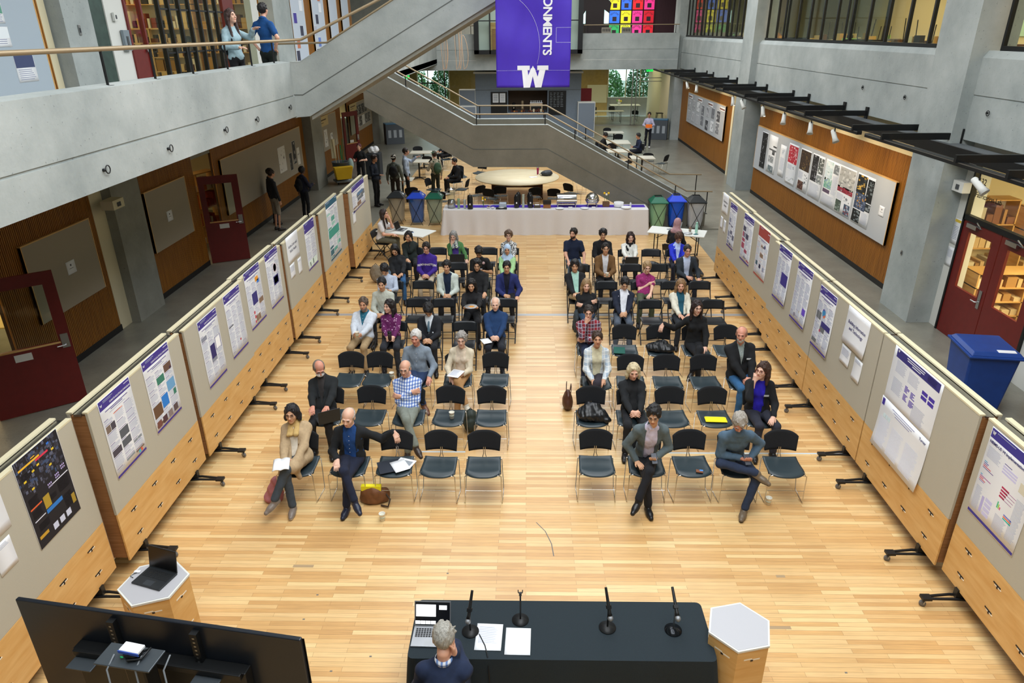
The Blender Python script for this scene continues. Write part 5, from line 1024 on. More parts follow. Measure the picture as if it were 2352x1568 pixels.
    for s in (-1,1): E((s*.011,-.098,-.031),(.009,.010,.008),.008); F.ell(hd(s*.031*hs,-.097*hs,.006*hs),[.016*hs,.012*hs,.011*hs],R,.008,True)
    Cn((-.019,-.083,-.057),(.019,-.083,-.057),.0075,.0075,.008); Cn((-.016,-.088,-.0625),(.016,-.088,-.0625),.0065,.0065,.005)
    sk=skinmat(g('skin','light')); lipm=mat('lips_'+g('skin','light'),tuple(x*y for x,y in zip(lin(SK[g('skin','light')])[:3],(.82,.55,.55)))+(1,),.5)
    def mf(c):
        q=((c-H)@R)/hs; return ((np.abs(q[:,0])<.024)&(q[:,1]<-.082)&(q[:,2]<-.051)&(q[:,2]>-.069)).astype(int)
    F.build('body',[sk,lipm],h,T,mf)
    # eyes, brows
    X=Matrix.Translation(H)@Matrix([[*R[0],0],[*R[1],0],[*R[2],0],[0,0,0,1]])@Matrix.Scale(hs,4)
    ew=mat('eye_white','#cfc6bc',.3); ei=mat('iris_dark','#2a1a12',.2)
    hc=g('hair','#2a211c'); hm=mat('hair_'+(hc.strip('#')),hc,.55,0,.35,90,.8,None,(1,1,.22))
    hm2=mat('lash_dark','#3a2a22',.7)
    for s in (-1,1):
        q=MB(); q.ball((s*.031,-.080,.004),(.0120,.0085,.0056),ew,10,X); q.ball((s*.031,-.0845,.0035),(.0062,.0050,.0056),ei,8,X); q.tube([(s*.019,-.0895,.0075),(s*.031,-.0925,.0105),(s*.044,-.0865,.0075)],[.0016,.0030,.0016],hm2,5,X=X); q.build('eye',T)
        q=MB(); q.tube([(s*.013,-.0925,.0235),(s*.03,-.0935,.029),(s*.048,-.081,.0255)],[.003,.0042,.0022],hm if g('style')!='bald' else mat('brow_grey','#8d7f74',.8),6,X=X); q.build('eyebrow',T)
    # hair
    hst=g('style','short')
    if hst not in ('hijab','none'):
        G=Fld(); EG=lambda c,r,k=.015,sub=False: G.ell(hd(*[x*hs for x in c]),[x*hs for x in r],R,k,sub); CG=lambda a,b,ra,rb,k=.02: G.cone(hd(*[x*hs for x in a]),hd(*[x*hs for x in b]),ra*hs,rb*hs,k)
        loc_=lambda X_,Y_,Z_:((X_-H[0])*R[0,0]+(Y_-H[1])*R[1,0]+(Z_-H[2])*R[2,0],(X_-H[0])*R[0,1]+(Y_-H[1])*R[1,1]+(Z_-H[2])*R[2,1],(X_-H[0])*R[0,2]+(Y_-H[1])*R[1,2]+(Z_-H[2])*R[2,2])
        o=g('vol',.010)
        if hst in ('bald','fringe'):
            o=.009 if hst=='bald' else .010; EG((0,.014,.026),(.074+o,.093+o,.089+o)); lim=.042 if hst=='bald' else .078
            def f1(X_,Y_,Z_):
                x,y,z=loc_(X_,Y_,Z_); return np.maximum(np.maximum(z-y*.5-lim,-y-(.030 if hst=='bald' else .045)),-z-.055)
            G.cut(f1); G.noise(.0015,60,1)
        else:
            EG((0,.018,.032),(.076+o,.094+o,.090+o))
            if hst=='quiff' : EG((0,-.05,.10),(.05,.035,.03),.03)
            if hst=='curly': EG((0,.0,.07),(.085,.09,.065),.03); [EG((s*.07,.02,.01),(.03,.05,.06),.03) for s in (-1,1)]
            if hst in ('long','bob','wavy'):
                L=dict(long=.30,bob=.12,wavy=.17)[hst]*g('hl',1)
                for s in (-1,1): CG((s*.072,.01,.03),(s*.082,.015,-.06),.026,.028,.03); CG((s*.082,.015,-.06),(s*(.088),.0 if hst=='long' else .015,-L),.028,.02,.03)
                EG((0,.07,-.04),(.085,.05,.11),.04); EG((0,.075,-L*.62),(.088,.042,L*.5),.04)
            if hst in ('pony','bun'): EG((0,.115,.03),(.03,.03,.03),.02); 
            if hst=='pony': CG((0,.125,.02),(0,.13,-.14),.028,.014,.02)
            EG((0,-.108,-.025),(.066 if hst!='bob' else .058,.080,(.104 if not fem else .098)+g('fr',.0)),.010,True)
            if hst in ('short','quiff','curly','pony','bun'):
                def f2(X_,Y_,Z_):
                    x,y,z=loc_(X_,Y_,Z_); return np.where(y<.02,-z-.012,-z-.062)
                if hst!='pony': G.cut(f2)
            rq=random.Random(int(hx*9999)+int(hz*999)+len(label)); nt_=dict(short=26,quiff=34,curly=60,pony=14,bun=14,bob=12,wavy=16,long=12)[hst]
            for _ in range(nt_):
                a=rq.uniform(0,2*PI); e=rq.uniform(.25,1.35); d_=V(math.cos(a)*math.cos(e)*(.076+o),math.sin(a)*math.cos(e)*(.094+o),math.sin(e)*(.090+o))+V(0,.018,.032)
                if d_[1]<-.03 and d_[2]<.055: continue
                tg=V(rq.uniform(-.02,.02),rq.uniform(-.03,.01),rq.uniform(-.012,.012)); rr_=.012 if hst!='curly' else .017; CG(tuple(d_*.96),tuple(d_*.985+tg),rr_,rr_*.6,.010)
            G.noise(.0024 if hst!='curly' else .008,62 if hst!='curly' else 45,2)
        G.build('hair',hm,min(h,.007),T)
    if g('cap'):
        q=MB(); q.ball((0,.014,.045),(.086,.104,.088),cloth(g('cap')),16,X); q.lathe([(.0,0),(.06,.0),(.075,-.006),(.06,-.01)],cloth(g('cap')),14,(0,-.105,.055),X) if not g('capback') else q.lathe([(.0,0),(.06,.0),(.075,-.006),(.06,-.01)],cloth(g('cap')),14,(0,.105,.045),X); q.build('cap',T)
    if g('beard'):
        G=Fld(); G.ell(hd(0,-.026,-.062),[.060,.070,.060],R,.02); G.ell(hd(0,-.062,-.100),[.026,.024,.024],R,.02)
        G.ell(hd(0,-.075,-.012),[.075,.06,.030],R,.006,True); G.ell(hd(0,-.115,-.059),[.021,.035,.006],R,.003,True)
        G.cut(lambda X_,Y_,Z_: ((X_-H[0])*R[0,1]+(Y_-H[1])*R[1,1]+(Z_-H[2])*R[2,1])-.005); G.noise(.001,80,4); bc=g('beard'); G.build('beard',mat('beard_'+bc.strip('#'),bc,.9,0,.2,90),min(h,.007),T)
    if g('mask'):
        G=Fld(); G.ell(hd(0,-.045,-.052),[.066,.074,.056],R,.01); G.cut(lambda X_,Y_,Z_: ((X_-H[0])*R[0,1]+(Y_-H[1])*R[1,1]+(Z_-H[2])*R[2,1])+.045); G.build('face_mask',M_paper,min(h,.007),T)
    if g('glasses'):
        q=MB(); gm=C(g('glasses') if isinstance(g('glasses'),str) else '#2a2420',.3)
        for s in (-1,1):
            q.tube([(s*.032+.021*math.cos(a),-.101+abs(.021*math.cos(a)+.0)*.15,.004+.016*math.sin(a)) for a in [i*PI/6 for i in range(12)]],.0016,gm,5,True,X); q.tube([(s*.053,-.098,.008),(s*.076,-.05,.008),(s*.080,.012,.0)],.0014,gm,5,X=X)
        q.tube([(-.011,-.103,.006),(.011,-.103,.006)],.0015,gm,5,X=X); q.build('glasses',T)
    # clothes
    top=g('top',{}); tc_=cloth(top.get('c','#333333')); ty=top.get('t','shirt')
    G=Fld(); o={'shirt':.006,'knit':.012,'tee':.006,'jacket':.006,'coat':.008,'suit':.006,'cardigan':.006}[ty]
    outer=ty in ('jacket','coat','suit','cardigan')
    # inner shirt or main top
    torso(G,o)
    if not outer:
        if ty=='tee' or top.get('short'): arm(G,o+.006,short=True)
        else: arm(G,o+.003,end=top.get('slv',.93))
    else: arm(G,-.002,.6)
    if top.get('turtle') : G.cone(nb-up*.01,nk-(nk-nb)*.1,.062,.058,.02)
    else:
        nr=.066 if ty!='tee' else .07
        for i in range(10):
            a=2*PI*i/10; b=2*PI*(i+1)/10; cp=lambda t:nb+up*.035+side*nr*math.cos(t)-fwd*nr*.9*math.sin(t)+up*(.02*math.sin(t)); 
            if top.get('collar',1): G.cone(cp(a),cp(b),.009,.009,.01)
    if not top.get('turtle') and (ty in ('shirt','suit') or top.get('in') in ('#1f6178','#15407c','#a5cfc0','#8f9a98')):
        for s in (-1,1): G.cone(nb+up*.05+side*s*.055-fwd*.01,nb+up*.028+side*s*.032+fwd*.060,.0085,.008,.006); G.cone(nb+up*.028+side*s*.032+fwd*.060,nb-up*.022+side*s*.040+fwd*.082,.009,.005,.006)
    if not outer and top.get('hood'): G.ell(nb-fwd*.07+up*.0,(.10,.05,.06),Rt,.03)
    G.noise(.0042,27,sp.get('seed',0)); G.p.append(('e',(nk+fwd*.012,V(.05,.055,.07),R),nk-.07,nk+.07,.01,True)) if not top.get('turtle') else None
    inner_c=cloth(top.get('in',top.get('c'))) if outer else tc_
    topo=G.build('shirt' if (outer or ty in('shirt','tee')) else 'sweater',inner_c,h*1.15,T); mainf=G
    if h<.0087 and not top.get('turtle') and (ty=='shirt' or top.get('in') in ('#1f6178','#15407c','#a5cfc0','#8f9a98','#cfc9e2','#dfe2ea','#bcc9e4')):
        L_=np.linalg.norm(nb-pel); Pb=np.array([pel+up*(L_*z_)+fwd*.26 for z_ in (.86,.72,.58,.44,.30)])
        for _ in range(40): Pb=Pb-fwd[None,:]*np.clip(mainf.ev(Pb)-.001,-.02,.03)[:,None]
        for p_ in Pb[:5 if not fem else 4]: MB().ball(tuple(p_),(.005,.004,.005),C('#dfe0e2',.4),6).build('button',T)
    if outer:
        G=Fld(); o2={'jacket':.02,'coat':.022,'suit':.016,'cardigan':.014}[ty]; torso(G,o2); arm(G,o2-.003,end=.94)
        if ty=='coat': 
            for s in (-1,1): G.cone(hip[s]+V(s*.03,0,0),kn[s]+V(s*.05,.10,-.02),.10,.085,.05); G.cone(kn[s]+V(s*.07,.12,-.03),kn[s]+V(s*.10,.18,-.22),.05,.03,.04)
        w0=top.get('w0',.015); w1=top.get('w1',.075); zb=top.get('zb',.12); Lt=np.linalg.norm(nb-pel)
        def wedge(X_,Y_,Z_):
            x=(X_-pel[0]);y=(Y_-pel[1]);z=(Z_-pel[2]); a=x*side[0]+y*side[1]+z*side[2]; b=x*fwd[0]+y*fwd[1]+z*fwd[2]; c_=x*up[0]+y*up[1]+z*up[2]
            ww=w0+(w1-w0)*np.clip((c_-zb)/(Lt-zb),-.3,1.15); return -np.maximum(np.abs(a)-ww,np.maximum(.02-b,0*c_-1))
        mid=[q_ for q_ in ()]
        G.noise(.0048,23,sp.get('seed',0)+1)
        G.cut(wedge)
        if ty!='coat': G.cut(lambda X_,Y_,Z_: pel[2]-.07-Z_) if st else None
        G.p.append(('e',(nk+fwd*.01,V(.058,.06,.09),R),nk-.1,nk+.1,.01,True))
        for s in (-1,1): # lapels
            G.cone(nb+side*s*.072-fwd*.02+up*.02,nb+side*s*.078+fwd*.05-up*.03,.012,.011,.01); G.cone(nb+side*s*.078+fwd*.05-up*.03,pel+up*(zb+.05)+side*s*(w0+.022)+fwd*.135*bulk,.011,.007,.01)
        G.cone(nb-side*.07-fwd*.03+up*.02,nb+side*.07-fwd*.03+up*.02,.014,.014,.02)
        if top.get('hood'): G.ell(nb-fwd*.07,(.11,.05,.07),Rt,.03)
        G.build({'coat':'coat','suit':'blazer','cardigan':'cardigan','jacket':'jacket'}[ty],tc_,h*1.15,T)
    if g('tie'):
        q=MB(); a=nb+fwd*.075-up*.02; b=pel+fwd*.135*bulk+up*.12; q.tube([tuple(a),tuple((a+b)/2+fwd*.055),tuple(b+fwd*.01)],[.012,.02,.026],cloth(g('tie')),8); q.build('tie',T)
    if g('scarf'):
        G=Fld(); 
        for i in range(8):
            a=2*PI*i/8; b=2*PI*(i+1)/8; cp=lambda t:nb+up*.045+side*.075*math.cos(t)-fwd*.075*math.sin(t); G.cone(cp(a),cp(b),.028,.028,.02)
        for s in (-1,1): [G.cone(nb+fwd*.075+side*s*(.03+j*.022),che+fwd*.150+side*s*(.03+j*.028),.022,.024,.03) or G.cone(che+fwd*.150+side*s*(.03+j*.028),abd+fwd*.165+side*s*(.035+j*.022),.024,.020,.03) for j in (0,1)]
        G.noise(.004,45,3); G.build('scarf',cloth(g('scarf')),h*1.1,T)
    if hst=='hijab':
        G=Fld(); G.ell(hd(0,.018,.018),[.090,.108,.110],R,.03); G.cone(hd(0,.03,-.06),nb+up*.02,.085,.10,.04); G.ell(nb-up*.02,(.15,.12,.09),Rt,.04); G.ell(che+fwd*.06+up*.04,(.10,.07,.10),Rt,.04)
        G.ell(hd(0,-.11,-.025),[.055,.085,.078],R,.01,True); G.noise(.003,40,5); G.build('headscarf',cloth(g('scarfc','#b8cde0')),h,T)
    bt=cloth(g('pants','#23252b')); G=Fld(); G.ell(pel+V(0,0,.0),(.172*bulk,.125*bulk,.115),Rt,.05); legs(G,.004,.93,wide=.008) if not g('shorts') else [G.cone(hip[s],kn[s]+V(0,0,.02),.088,.072,.03) for s in (-1,1)]; G.noise(.0045,24,sp.get('seed',0)+3); G.build('trousers',bt,h*1.15,T)
    sm=mat('shoe_'+g('shoe','#17171a').strip('#'),g('shoe','#17171a'),.4); som=C(g('sole','#1a1a1a'))
    for s in (-1,1):
        G=Fld(); a=an[s]; f=fd[s]; dn=V(0,0,-1) if f[2]>-.1 else nrm(V(0,0,-1)-f*(V(0,0,-1)@f)); b0=a+dn*.045-f*.03
        G.cone(a+dn*.005,a+dn*.03,.042,.042,.02); G.cone(b0,b0+f*.13,.036,.040,.03); G.cone(b0+f*.10+dn*.002,b0+f*.20+dn*.008,.041,.030,.03)
        zc=(a+dn*.075); G.cut(lambda X_,Y_,Z_,zc=zc,dn=dn:(X_-zc[0])*dn[0]+(Y_-zc[1])*dn[1]+(Z_-zc[2])*dn[2])
        G.build('shoe',[sm,som],max(h,.007),T,lambda c,zc=zc,dn=dn:(((c-zc)@dn)>-.018).astype(int))
    if g('print'):
        body,size,cc,dz,arc=g('print'); v,f=textpts(body,size,.002); q=MB(); P=np.array([pel+up*(np.linalg.norm(nb-pel)*dz)+side*x+up*(y+arc*(.04-x*x*6))+fwd*.24 for x,y,_ in v])
        for _ in range(30): d=mainf.ev(P); P=P-fwd[None,:]*np.clip(d-.004,-.02,.03)[:,None]
        q.add([tuple(p) for p in P],f,C(cc)); q.build('lettering',T)
    if g('badge'):
        c,u_,r_=g('badge'); q=MB(); P=pel+up*u_+side*r_+fwd*.145; q.box(-.035,.035,-.004,.004,-.012,.012,C(c),Matrix.Translation(P)); q.build('badge',T)
    if g('backpack'):
        G=Fld(); cbp=che-fwd*.17; G.ell(cbp-up*.08,(.15,.085,.21),Rt,.02); G.ell(cbp-up*.14-fwd*.06,(.11,.05,.11),Rt,.02); G.noise(.003,30,1); o_=G.build('backpack',cloth(g('backpack')),h*1.2,T)
        q=MB(); 
        for s in (-1,1): q.tube([tuple(sh[s]-side*s*.06-fwd*.1+up*.05),tuple(sh[s]-side*s*.05+up*.075),tuple(sh[s]-side*s*.06+fwd*.09-up*.02),tuple(che+side*s*.13+fwd*.10-up*.1),tuple(che+side*s*.15-fwd*.08-up*.2)],.017,cloth(g('backpack')),6)
        q.build('strap',o_)
    T['_wr']=[float(x) for s in (-1,1) for x in (wr[s]+hdir[s]*.07)]
    return T
# ================= FURNITURE AND OBJECTS =================
M_shell=mat('black_plastic_shell','#29363c',0.38); M_pad=mat('black_fabric_pad','#15171b',0.95,0,.2,300,.3); M_fold=mat('black_folding_metal','#1a1e23',0.38,.2)
M_wire=mat('chrome_wire','#d2cdc4',0.2,1)
def stack_chair(pad=True):
    t=thing('stacking_chair','x','chair')
    q=MB()
    def seat(u,v):
        x=-.235+.47*u; e=abs(2*u-1); y=-.225+.43*v; z=.452-.010*math.sin(PI*u)*(1)-.03*max(0,.25-v)*max(0,.25-v)*16+.018*max(0,v-.8)*5*.6-.012*math.sin(PI*v)
        y+= (e**3)*.085*(1-v) ; return (x*(1-.06*(v)),y,z)
    q.grid(seat,14,12,M_shell); q.build('seat',t,solid=.012)
    q=MB()
    def back(u,v):
        x=-.225+.45*u; e=abs(2*u-1); top=.27-.07*e**3.2; z=.56+top*v; y=.215+.05*v-.05*(1-e*e)*-.5+.02*e*e*-1; return (x*(1-.08*(1-v)),y,z)
    q.grid(back,16,8,M_pad if pad else M_shell); q.build('backrest',t,solid=.016)
    for s in (-1,1):
        q=MB(); x=s*.235; q.tube([(s*.19,-.20,.437),(x,-.205,.43),(x+s*.01,-.20,.02),(x+s*.012,-.185,.006),(x+s*.022,.10,.006),(x+s*.022,.12,.02),(x,.19,.43),(s*.12,.215,.44)],.0062,M_wire,8); q.build('leg',t)
    q=MB(); q.tube([(-.243,-.20,.20),(.243,-.20,.20)],.005,M_wire,8); q.tube([(-.235,.195,.437),(.235,.195,.437)],.0058,M_wire,8); q.tube([(-.22,-.2,.437),(-.22,.195,.437)],.005,M_wire,6); q.tube([(.22,-.2,.437),(.22,.195,.437)],.005,M_wire,6); q.build('crossbar',t)
    q=MB(); q.tube([(-.03,.195,.44),(-.012,.225,.50),(-.012,.235,.60)],.006,M_wire,8); q.tube([(.03,.195,.44),(.012,.225,.50),(.012,.235,.60)],.006,M_wire,8); q.build('back_bracket',t)
    return t
def folding_chair():
    t=thing('folding_chair','x','chair')
    q=MB(); q.grid(lambda u,v:(-.20+.40*u,-.20+.38*v,.445-.008*math.sin(PI*u)),8,8,M_fold); q.build('seat',t,solid=.018,bevel=.003)
    q=MB(); q.grid(lambda u,v:((-.225+.45*u)*(1-.03*(abs(2*v-1))**6),.215+.05*v+.02*(1-(2*u-1)**2),.60+.185*v-.03*abs(2*u-1)**8*v),12,6,M_fold); q.build('backrest',t,solid=.018)
    for s in (-1,1):
        q=MB(); q.tube([(s*.228,.268,.76),(s*.228,.20,.56),(s*.215,-.20,.02),(s*.215,-.215,.01)],.0115,M_fold,8); q.build('leg',t)
        q=MB(); q.tube([(s*.19,-.10,.43),(s*.195,.24,.01)],.0105,M_fold,8); q.build('leg',t)
    q=MB(); q.tube([(-.19,.225,.06),(.19,.225,.06)],.008,M_fold,6); q.build('crossbar',t); q=MB(); q.tube([(-.215,-.16,.09),(.215,-.16,.09)],.008,M_fold,6); q.build('crossbar',t)
    return t
SC=stack_chair(); FC=folding_chair(); _u=[set()]
def chair(kind,x,y,rz,label,group='stacking chairs of the audience'):
    src=SC if kind=='s' else FC
    if kind not in _u[0]: _u[0].add(kind); src.location=(x,y,0); src.rotation_euler=(0,0,rz); src['label']=label; src['group']=group; return src
    return dup(src,(x,y,0),rz,label,group)
ROW={'L1':7.70,'L2':8.97,'L3':10.18,'L4':11.62,'L5':12.83,'L6':13.92,'L7':15.21,'L8':16.42,'R1':7.74,'R2':8.97,'R3':10.10,'R4':11.36,'R5':12.76,'R6':13.88,'R7':15.08,'R8':16.26}
XS={'L1':(-3.01,-2.33,-1.73,-1.15,-.56),'L2':(-2.97,-2.34,-1.74,-1.15,-.52),'L3':(-2.93,-2.45,-1.79,-1.12,-.52),'L4':(-3.03,-2.44,-1.77,-1.14,-.56),'L5':(-2.85,-2.2,-1.65,-1.07,-.43),'L6':(-2.9,-2.23,-1.66,-1.02,-.42),'L7':(-2.9,-2.28,-1.61,-1.02,-.45),'L8':(-2.80,-2.21,-1.67,-.96,-.42),
'R1':(.93,1.58,2.18,2.77,3.38),'R2':(.97,1.57,2.15,2.78,3.44),'R3':(1.14,1.70,2.30,2.91,3.50),'R4':(1.14,1.76,2.39,3.03,3.60),'R5':(1.22,1.87,2.47,3.05,3.70),'R6':(1.10,1.72,2.48,3.10,3.70),'R7':(1.21,1.79,2.41,3.03,3.63),'R8':(1.16,1.84,2.48,3.04,3.63)}
rowname={'1':'front row','2':'second row','3':'third row','4':'fourth row','5':'fifth row','6':'sixth row','7':'seventh row','8':'rearmost row'}
pos5=['leftmost','second from left','middle','second from right','rightmost']
OCC={}
def place_chairs():
    skip={('L5',1),('L7',2),('R6',4)}
    for k,xs in XS.items():
        stack=k in ('L1','L2','L3','R1','R2','R3','R4')
        for i,x in enumerate(xs):
            side='left' if k[0]=='L' else 'right'; o=OCC.get((k,i)); rz=rnd.uniform(-.06,.06)
            base='black stacking chair on chrome wire legs' if stack else 'black metal folding chair'
            if o: l='%s under %s'%(base,o)
            else: l='%s, %s, %s of %s block'%('empty '+base.replace(' on chrome wire legs',' on wire legs'),rowname[k[1]],pos5[i],side)
            chair('s' if stack else 'f',x,ROW[k],rz,l,'stacking chairs of the audience' if stack else 'folding chairs of the audience')
# ---- panel table (front) ----
def cloth_table(name,label,cat,x0,x1,y0,y1,z,m,drop,flare=.05,seedv=1,nx=60,parent=None,r=.05):
    q=MB(); L=[];W=x1-x0; D=y1-y0
    # perimeter path
    per=[]; 
    def arc(cx,cy,a0):
        for i in range(5): a=a0+PI/2*i/4; per.append((cx+r*math.cos(a),cy+r*math.sin(a),math.cos(a),math.sin(a)))
    nseg=int(W/.045)
    for i in range(nseg): per.append((x0+r+(W-2*r)*i/nseg,y0,0,-1))
    arc(x1-r,y0+r,-PI/2); n2=int(D/.045)
    for i in range(1,n2): per.append((x1,y0+r+(D-2*r)*i/n2,1,0))
    arc(x1-r,y1-r,0)
    for i in range(1,nseg): per.append((x1-r-(W-2*r)*i/nseg,y1,0,1))
    arc(x0+r,y1-r,PI/2)
    for i in range(1,n2): per.append((x0,y1-r-(D-2*r)*i/n2,-1,0))
    arc(x0+r,y0+r,PI)
    n=len(per); vs=[];K=10
    for k in range(K+1):
        t=k/K
        for j,(x,y,nx_,ny_) in enumerate(per):
            s_=j*.045; f=(math.sin(s_*9+seedv)+.6*math.sin(s_*17+2*seedv)+.4*math.sin(s_*5.3))*.018*t*flare/.05+flare*t*.6
            corner=(abs(nx_)*abs(ny_)*2)*.06*t; z_=z-.004-drop*t if k>0 else z; f+=corner; vs.append((x+nx_*(f+.004*(k>0)),y+ny_*(f+.004*(k>0)),z_+(.004*math.sin(j*.5) if k==K else 0)))
    fs=[(k*n+j,(k+1)*n+j,(k+1)*n+(j+1)%n,k*n+(j+1)%n) for k in range(K) for j in range(n)]
    q.add(vs,fs,m,True); q.add([v for v in vs[:n]],[tuple(range(n))],m,False)
    o=q.build(name); tag(o,label,cat); return o
M_blackcloth=mat('black_tablecloth','#16232a',0.9,0,.12,160,.15)
def folding_table(label,x,y,rz,w_=1.8,d=.74,z=.725,mat_=None):
    t=thing('folding_table',label,'table',(x,y,0),rz); m=mat_ or M_white; MB().box(-w_/2,w_/2,-d/2,d/2,z-.035,z,m).build('tabletop',t,bevel=.015)
    for s in (-1,1):
        q=MB(); a=s*(w_/2-.2); q.tube([(a,-d/2+.08,z-.04),(a,-d/2+.06,.02)],.014,M_black,8); q.tube([(a,d/2-.08,z-.04),(a,d/2-.06,.02)],.014,M_black,8); q.tube([(a,-d/2+.06,.12),(a,d/2-.06,.12)],.012,M_black,8); q.tube([(a,0,.5),(a-s*.35,0,z-.04)],.01,M_black,6); q.build('leg',t)
    return t
folding_table('long plain table hidden under the black cloth in the foreground',.32,4.68,0,2.6,.60)
cloth_table('tablecloth','black cloth draped over the long speaker table in the foreground','tablecloth',-1.03,1.65,4.36,5.04,.74,M_blackcloth,.72,.05,2)
def mic(x,y,label,h=.28,kind='mic',rz=0,base=M_black,stem=M_black,tilt=.5):
    t=thing('microphone_stand',label,'microphone',(x,y,.741),rz,None); MB().lathe([(.078,0),(.078,.008),(.02,.016),(.012,.02)],base,24).build('base',t); MB().tube([(0,0,.01),(0,0,h)],.008,stem,10).build('pole',t)
    if kind=='mic':
        X=Matrix.Translation((0,-.0,h+.01))@Matrix.Rotation(-tilt,4,'X'); q=MB(); q.lathe([(.011,-.17),(.012,-.165),(.016,.05),(.021,.075)],M_black,14,X=X@Matrix.Rotation(PI,4,'X')@Matrix.Translation((0,0,-.0))); mc=q.build('microphone',t)
        MB().ball((0,0,-.10),(.026,.026,.028),mat('mic_grille','#9a9ea3',.4,.8,.2,300,.4),14,X).build('grille',mc); q=MB(); q.box(-.02,.02,-.02,.02,-.015,.015,M_black,X); q.build('clip',t)
    else:
        q=MB(); q.box(-.012,.012,-.01,.01,h,h+.03,M_black); q.tube([(-.02,0,h+.06),(-.018,0,h+.03),(0,0,h+.02),(.018,0,h+.03),(.02,0,h+.06)],.005,M_black,6); q.build('clip',t)
    return t
# mic positions measured at table height
mic(-.50,4.66,'table microphone on a round black base in front of the grey-haired speaker',.25,tilt=.55,rz=-.25)
mic(-.05,4.80,'empty microphone stand with an open clip behind the right paper',.30,'clip')
mic(.74,4.72,'table microphone on a flat round base, middle of the black table',.24,tilt=.6,rz=.25)
mic(1.33,4.70,'table microphone with silver stem and shiny domed base, right end of the table',.27,base=mat('shiny_black','#1b1f24',.15,.6),stem=M_steel,tilt=.95,rz=.1)
def papersheet(x,y,z,rz,label,w_=.216,h=.279,n=1,txt=True,seed=0):
    t=thing('paper',label,'paper',(x,y,z),rz); q=MB(); q.grid(lambda u,v:(-w_/2+w_*u,-h/2+h*v,.0015+.004*(1-v)*u*u),4,4,M_paper); q.build('sheet',t,solid=.002)
    if txt:
        q=MB(); r_=random.Random(seed)
        for i in range(16): q.box(-w_/2+.025,w_/2-.03-r_.random()*.05,h/2-.04-i*.012,h/2-.037-i*.012,.0045,.0049,GREY1)
        q.build('print',t)
papersheet(-.33,4.60,.742,-.04,'printed white page on the black table, left of the pair',.235,.30)
papersheet(-.07,4.555,.742,-.03,'blank-looking white page on the black table, right of the pair',.225,.30,1,False)
def laptop(name,label,x,y,z,rz,open_=1.9,w_=.31,d=.215,dark=True,screen=None):
    """local: keyboard towards -y (user), screen hinge at +y"""
    t=thing(name,label,'laptop',(x,y,z),rz); body=mat('laptop_black','#23272b',.45) if dark else mat('laptop_silver','#9a9da2',.35,.6)
    b=MB().box(-w_/2,w_/2,-d/2,d/2,0,.015,body).build('base',t,bevel=.003); q=MB()
    for i in range(12):
        for j in range(5): q.box(-w_*.43+i*w_*.073,-w_*.43+i*w_*.073+w_*.058,d*.38-j*.021-.016,d*.38-j*.021,.015,.0165,C('#0e1012') if dark else C('#2b2d30'))
    q.build('keyboard',b); MB().box(-.05,.05,-d*.44,-d*.17,.015,.0155,C('#2d3237') if dark else C('#a7aaae')).build('trackpad',b)
    X=Matrix.Translation((0,d/2,.015))@Matrix.Rotation(-(open_-PI/2),4,'X'); q=MB(); q.box(-w_/2,w_/2,-.004,.004,0,d,body,X); lid=q.build('lid',t)
    q=MB(); sc=mat('screen_off','#0b0d10',.25) if not screen else mat('screen_'+screen.strip('#'),screen,.3,emit=.9 if screen!='#111318' else 0); q.box(-w_/2+.008,w_/2-.008,-.0055,-.004,.012,d-.008,sc,X); q.build('screen',lid)
    return t,X,lid
# speaker laptop (screen faces viewer)
t,X,lid=laptop('laptop','silver laptop with a video call open in front of the seated speaker',-.85,4.59,.742,-.02,1.95,.33,.23,False,'#111318')
q=MB(); 
scm=mat('screen_white','#f2f4f8',.4,emit=.8); q.box(-.15,.03,-.0065,-.0055,.09,.20,scm,X); q.box(.06,.13,-.0065,-.0055,.155,.195,scm,X)
for i in range(4): q.box(-.155+i*.047,-.112+i*.047,-.0065,-.0055,.02,.05,scm,X)
q.build('call_window',lid)
# cable clutter near speaker
t=thing('microphone_cable','thin dark cable curling off the front table edge beside the speaker','cable',(0,0,0)); MB().tube([(-.42,4.63,.745),(-.36,4.50,.75),(-.33,4.38,.75),(-.32,4.33,.6),(-.30,4.30,.3),(-.25,4.25,.02)],.005,M_black,6).build('cord',t)
# hexagonal pedestals
def pedestal(label,x,y,rz,r,h,flip=False):
    t=thing('hexagonal_pedestal',label,'pedestal',(x,y,0),rz); P=[(r*math.cos(PI/3*i),r*math.sin(PI/3*i)) for i in range(6)]
    MB().prism(P,.0,h-.02,M_ply,'z').build('body',t); MB().prism([(a*1.03,b*1.03) for a,b in P],h-.02,h,M_white,'z').build('rim',t); MB().prism([(a*.97,b*.97) for a,b in P],h,h+.002,mat('grey_laminate','#b3b3b8',.5),'z').build('top',t)
    for i in range(6):
        a=PI/3*i+PI/6; ap=r*math.cos(PI/6); X=Matrix.Rotation(a,4,'Z')@Matrix.Translation((ap,0,0))
        for z in (h-.13,h-.5):
            q=MB(); q.box(-.002,.0015,-.075,.0,z,z+.014,C('#eee4cf'),X); q.box(-.002,.0015,.0,.075,z-.012,z+.002,C('#eee4cf'),X); q.box(-.002,.002,-.012,.012,z-.022,z-.002,C('#2a1e12'),X); q.build('slot_hole',t)
    return t
pedestal('grey-topped hexagonal plywood pedestal at the right end of the black table',1.885,4.62,.23,.285,.88)
pedestal('hexagonal plywood pedestal carrying the black laptop behind the big screen',-3.58,5.10,.35,.31,.88)
laptop('laptop','open black laptop on the hexagonal pedestal at left',-3.585,5.13,.885,-.30,1.75,.335,.235)
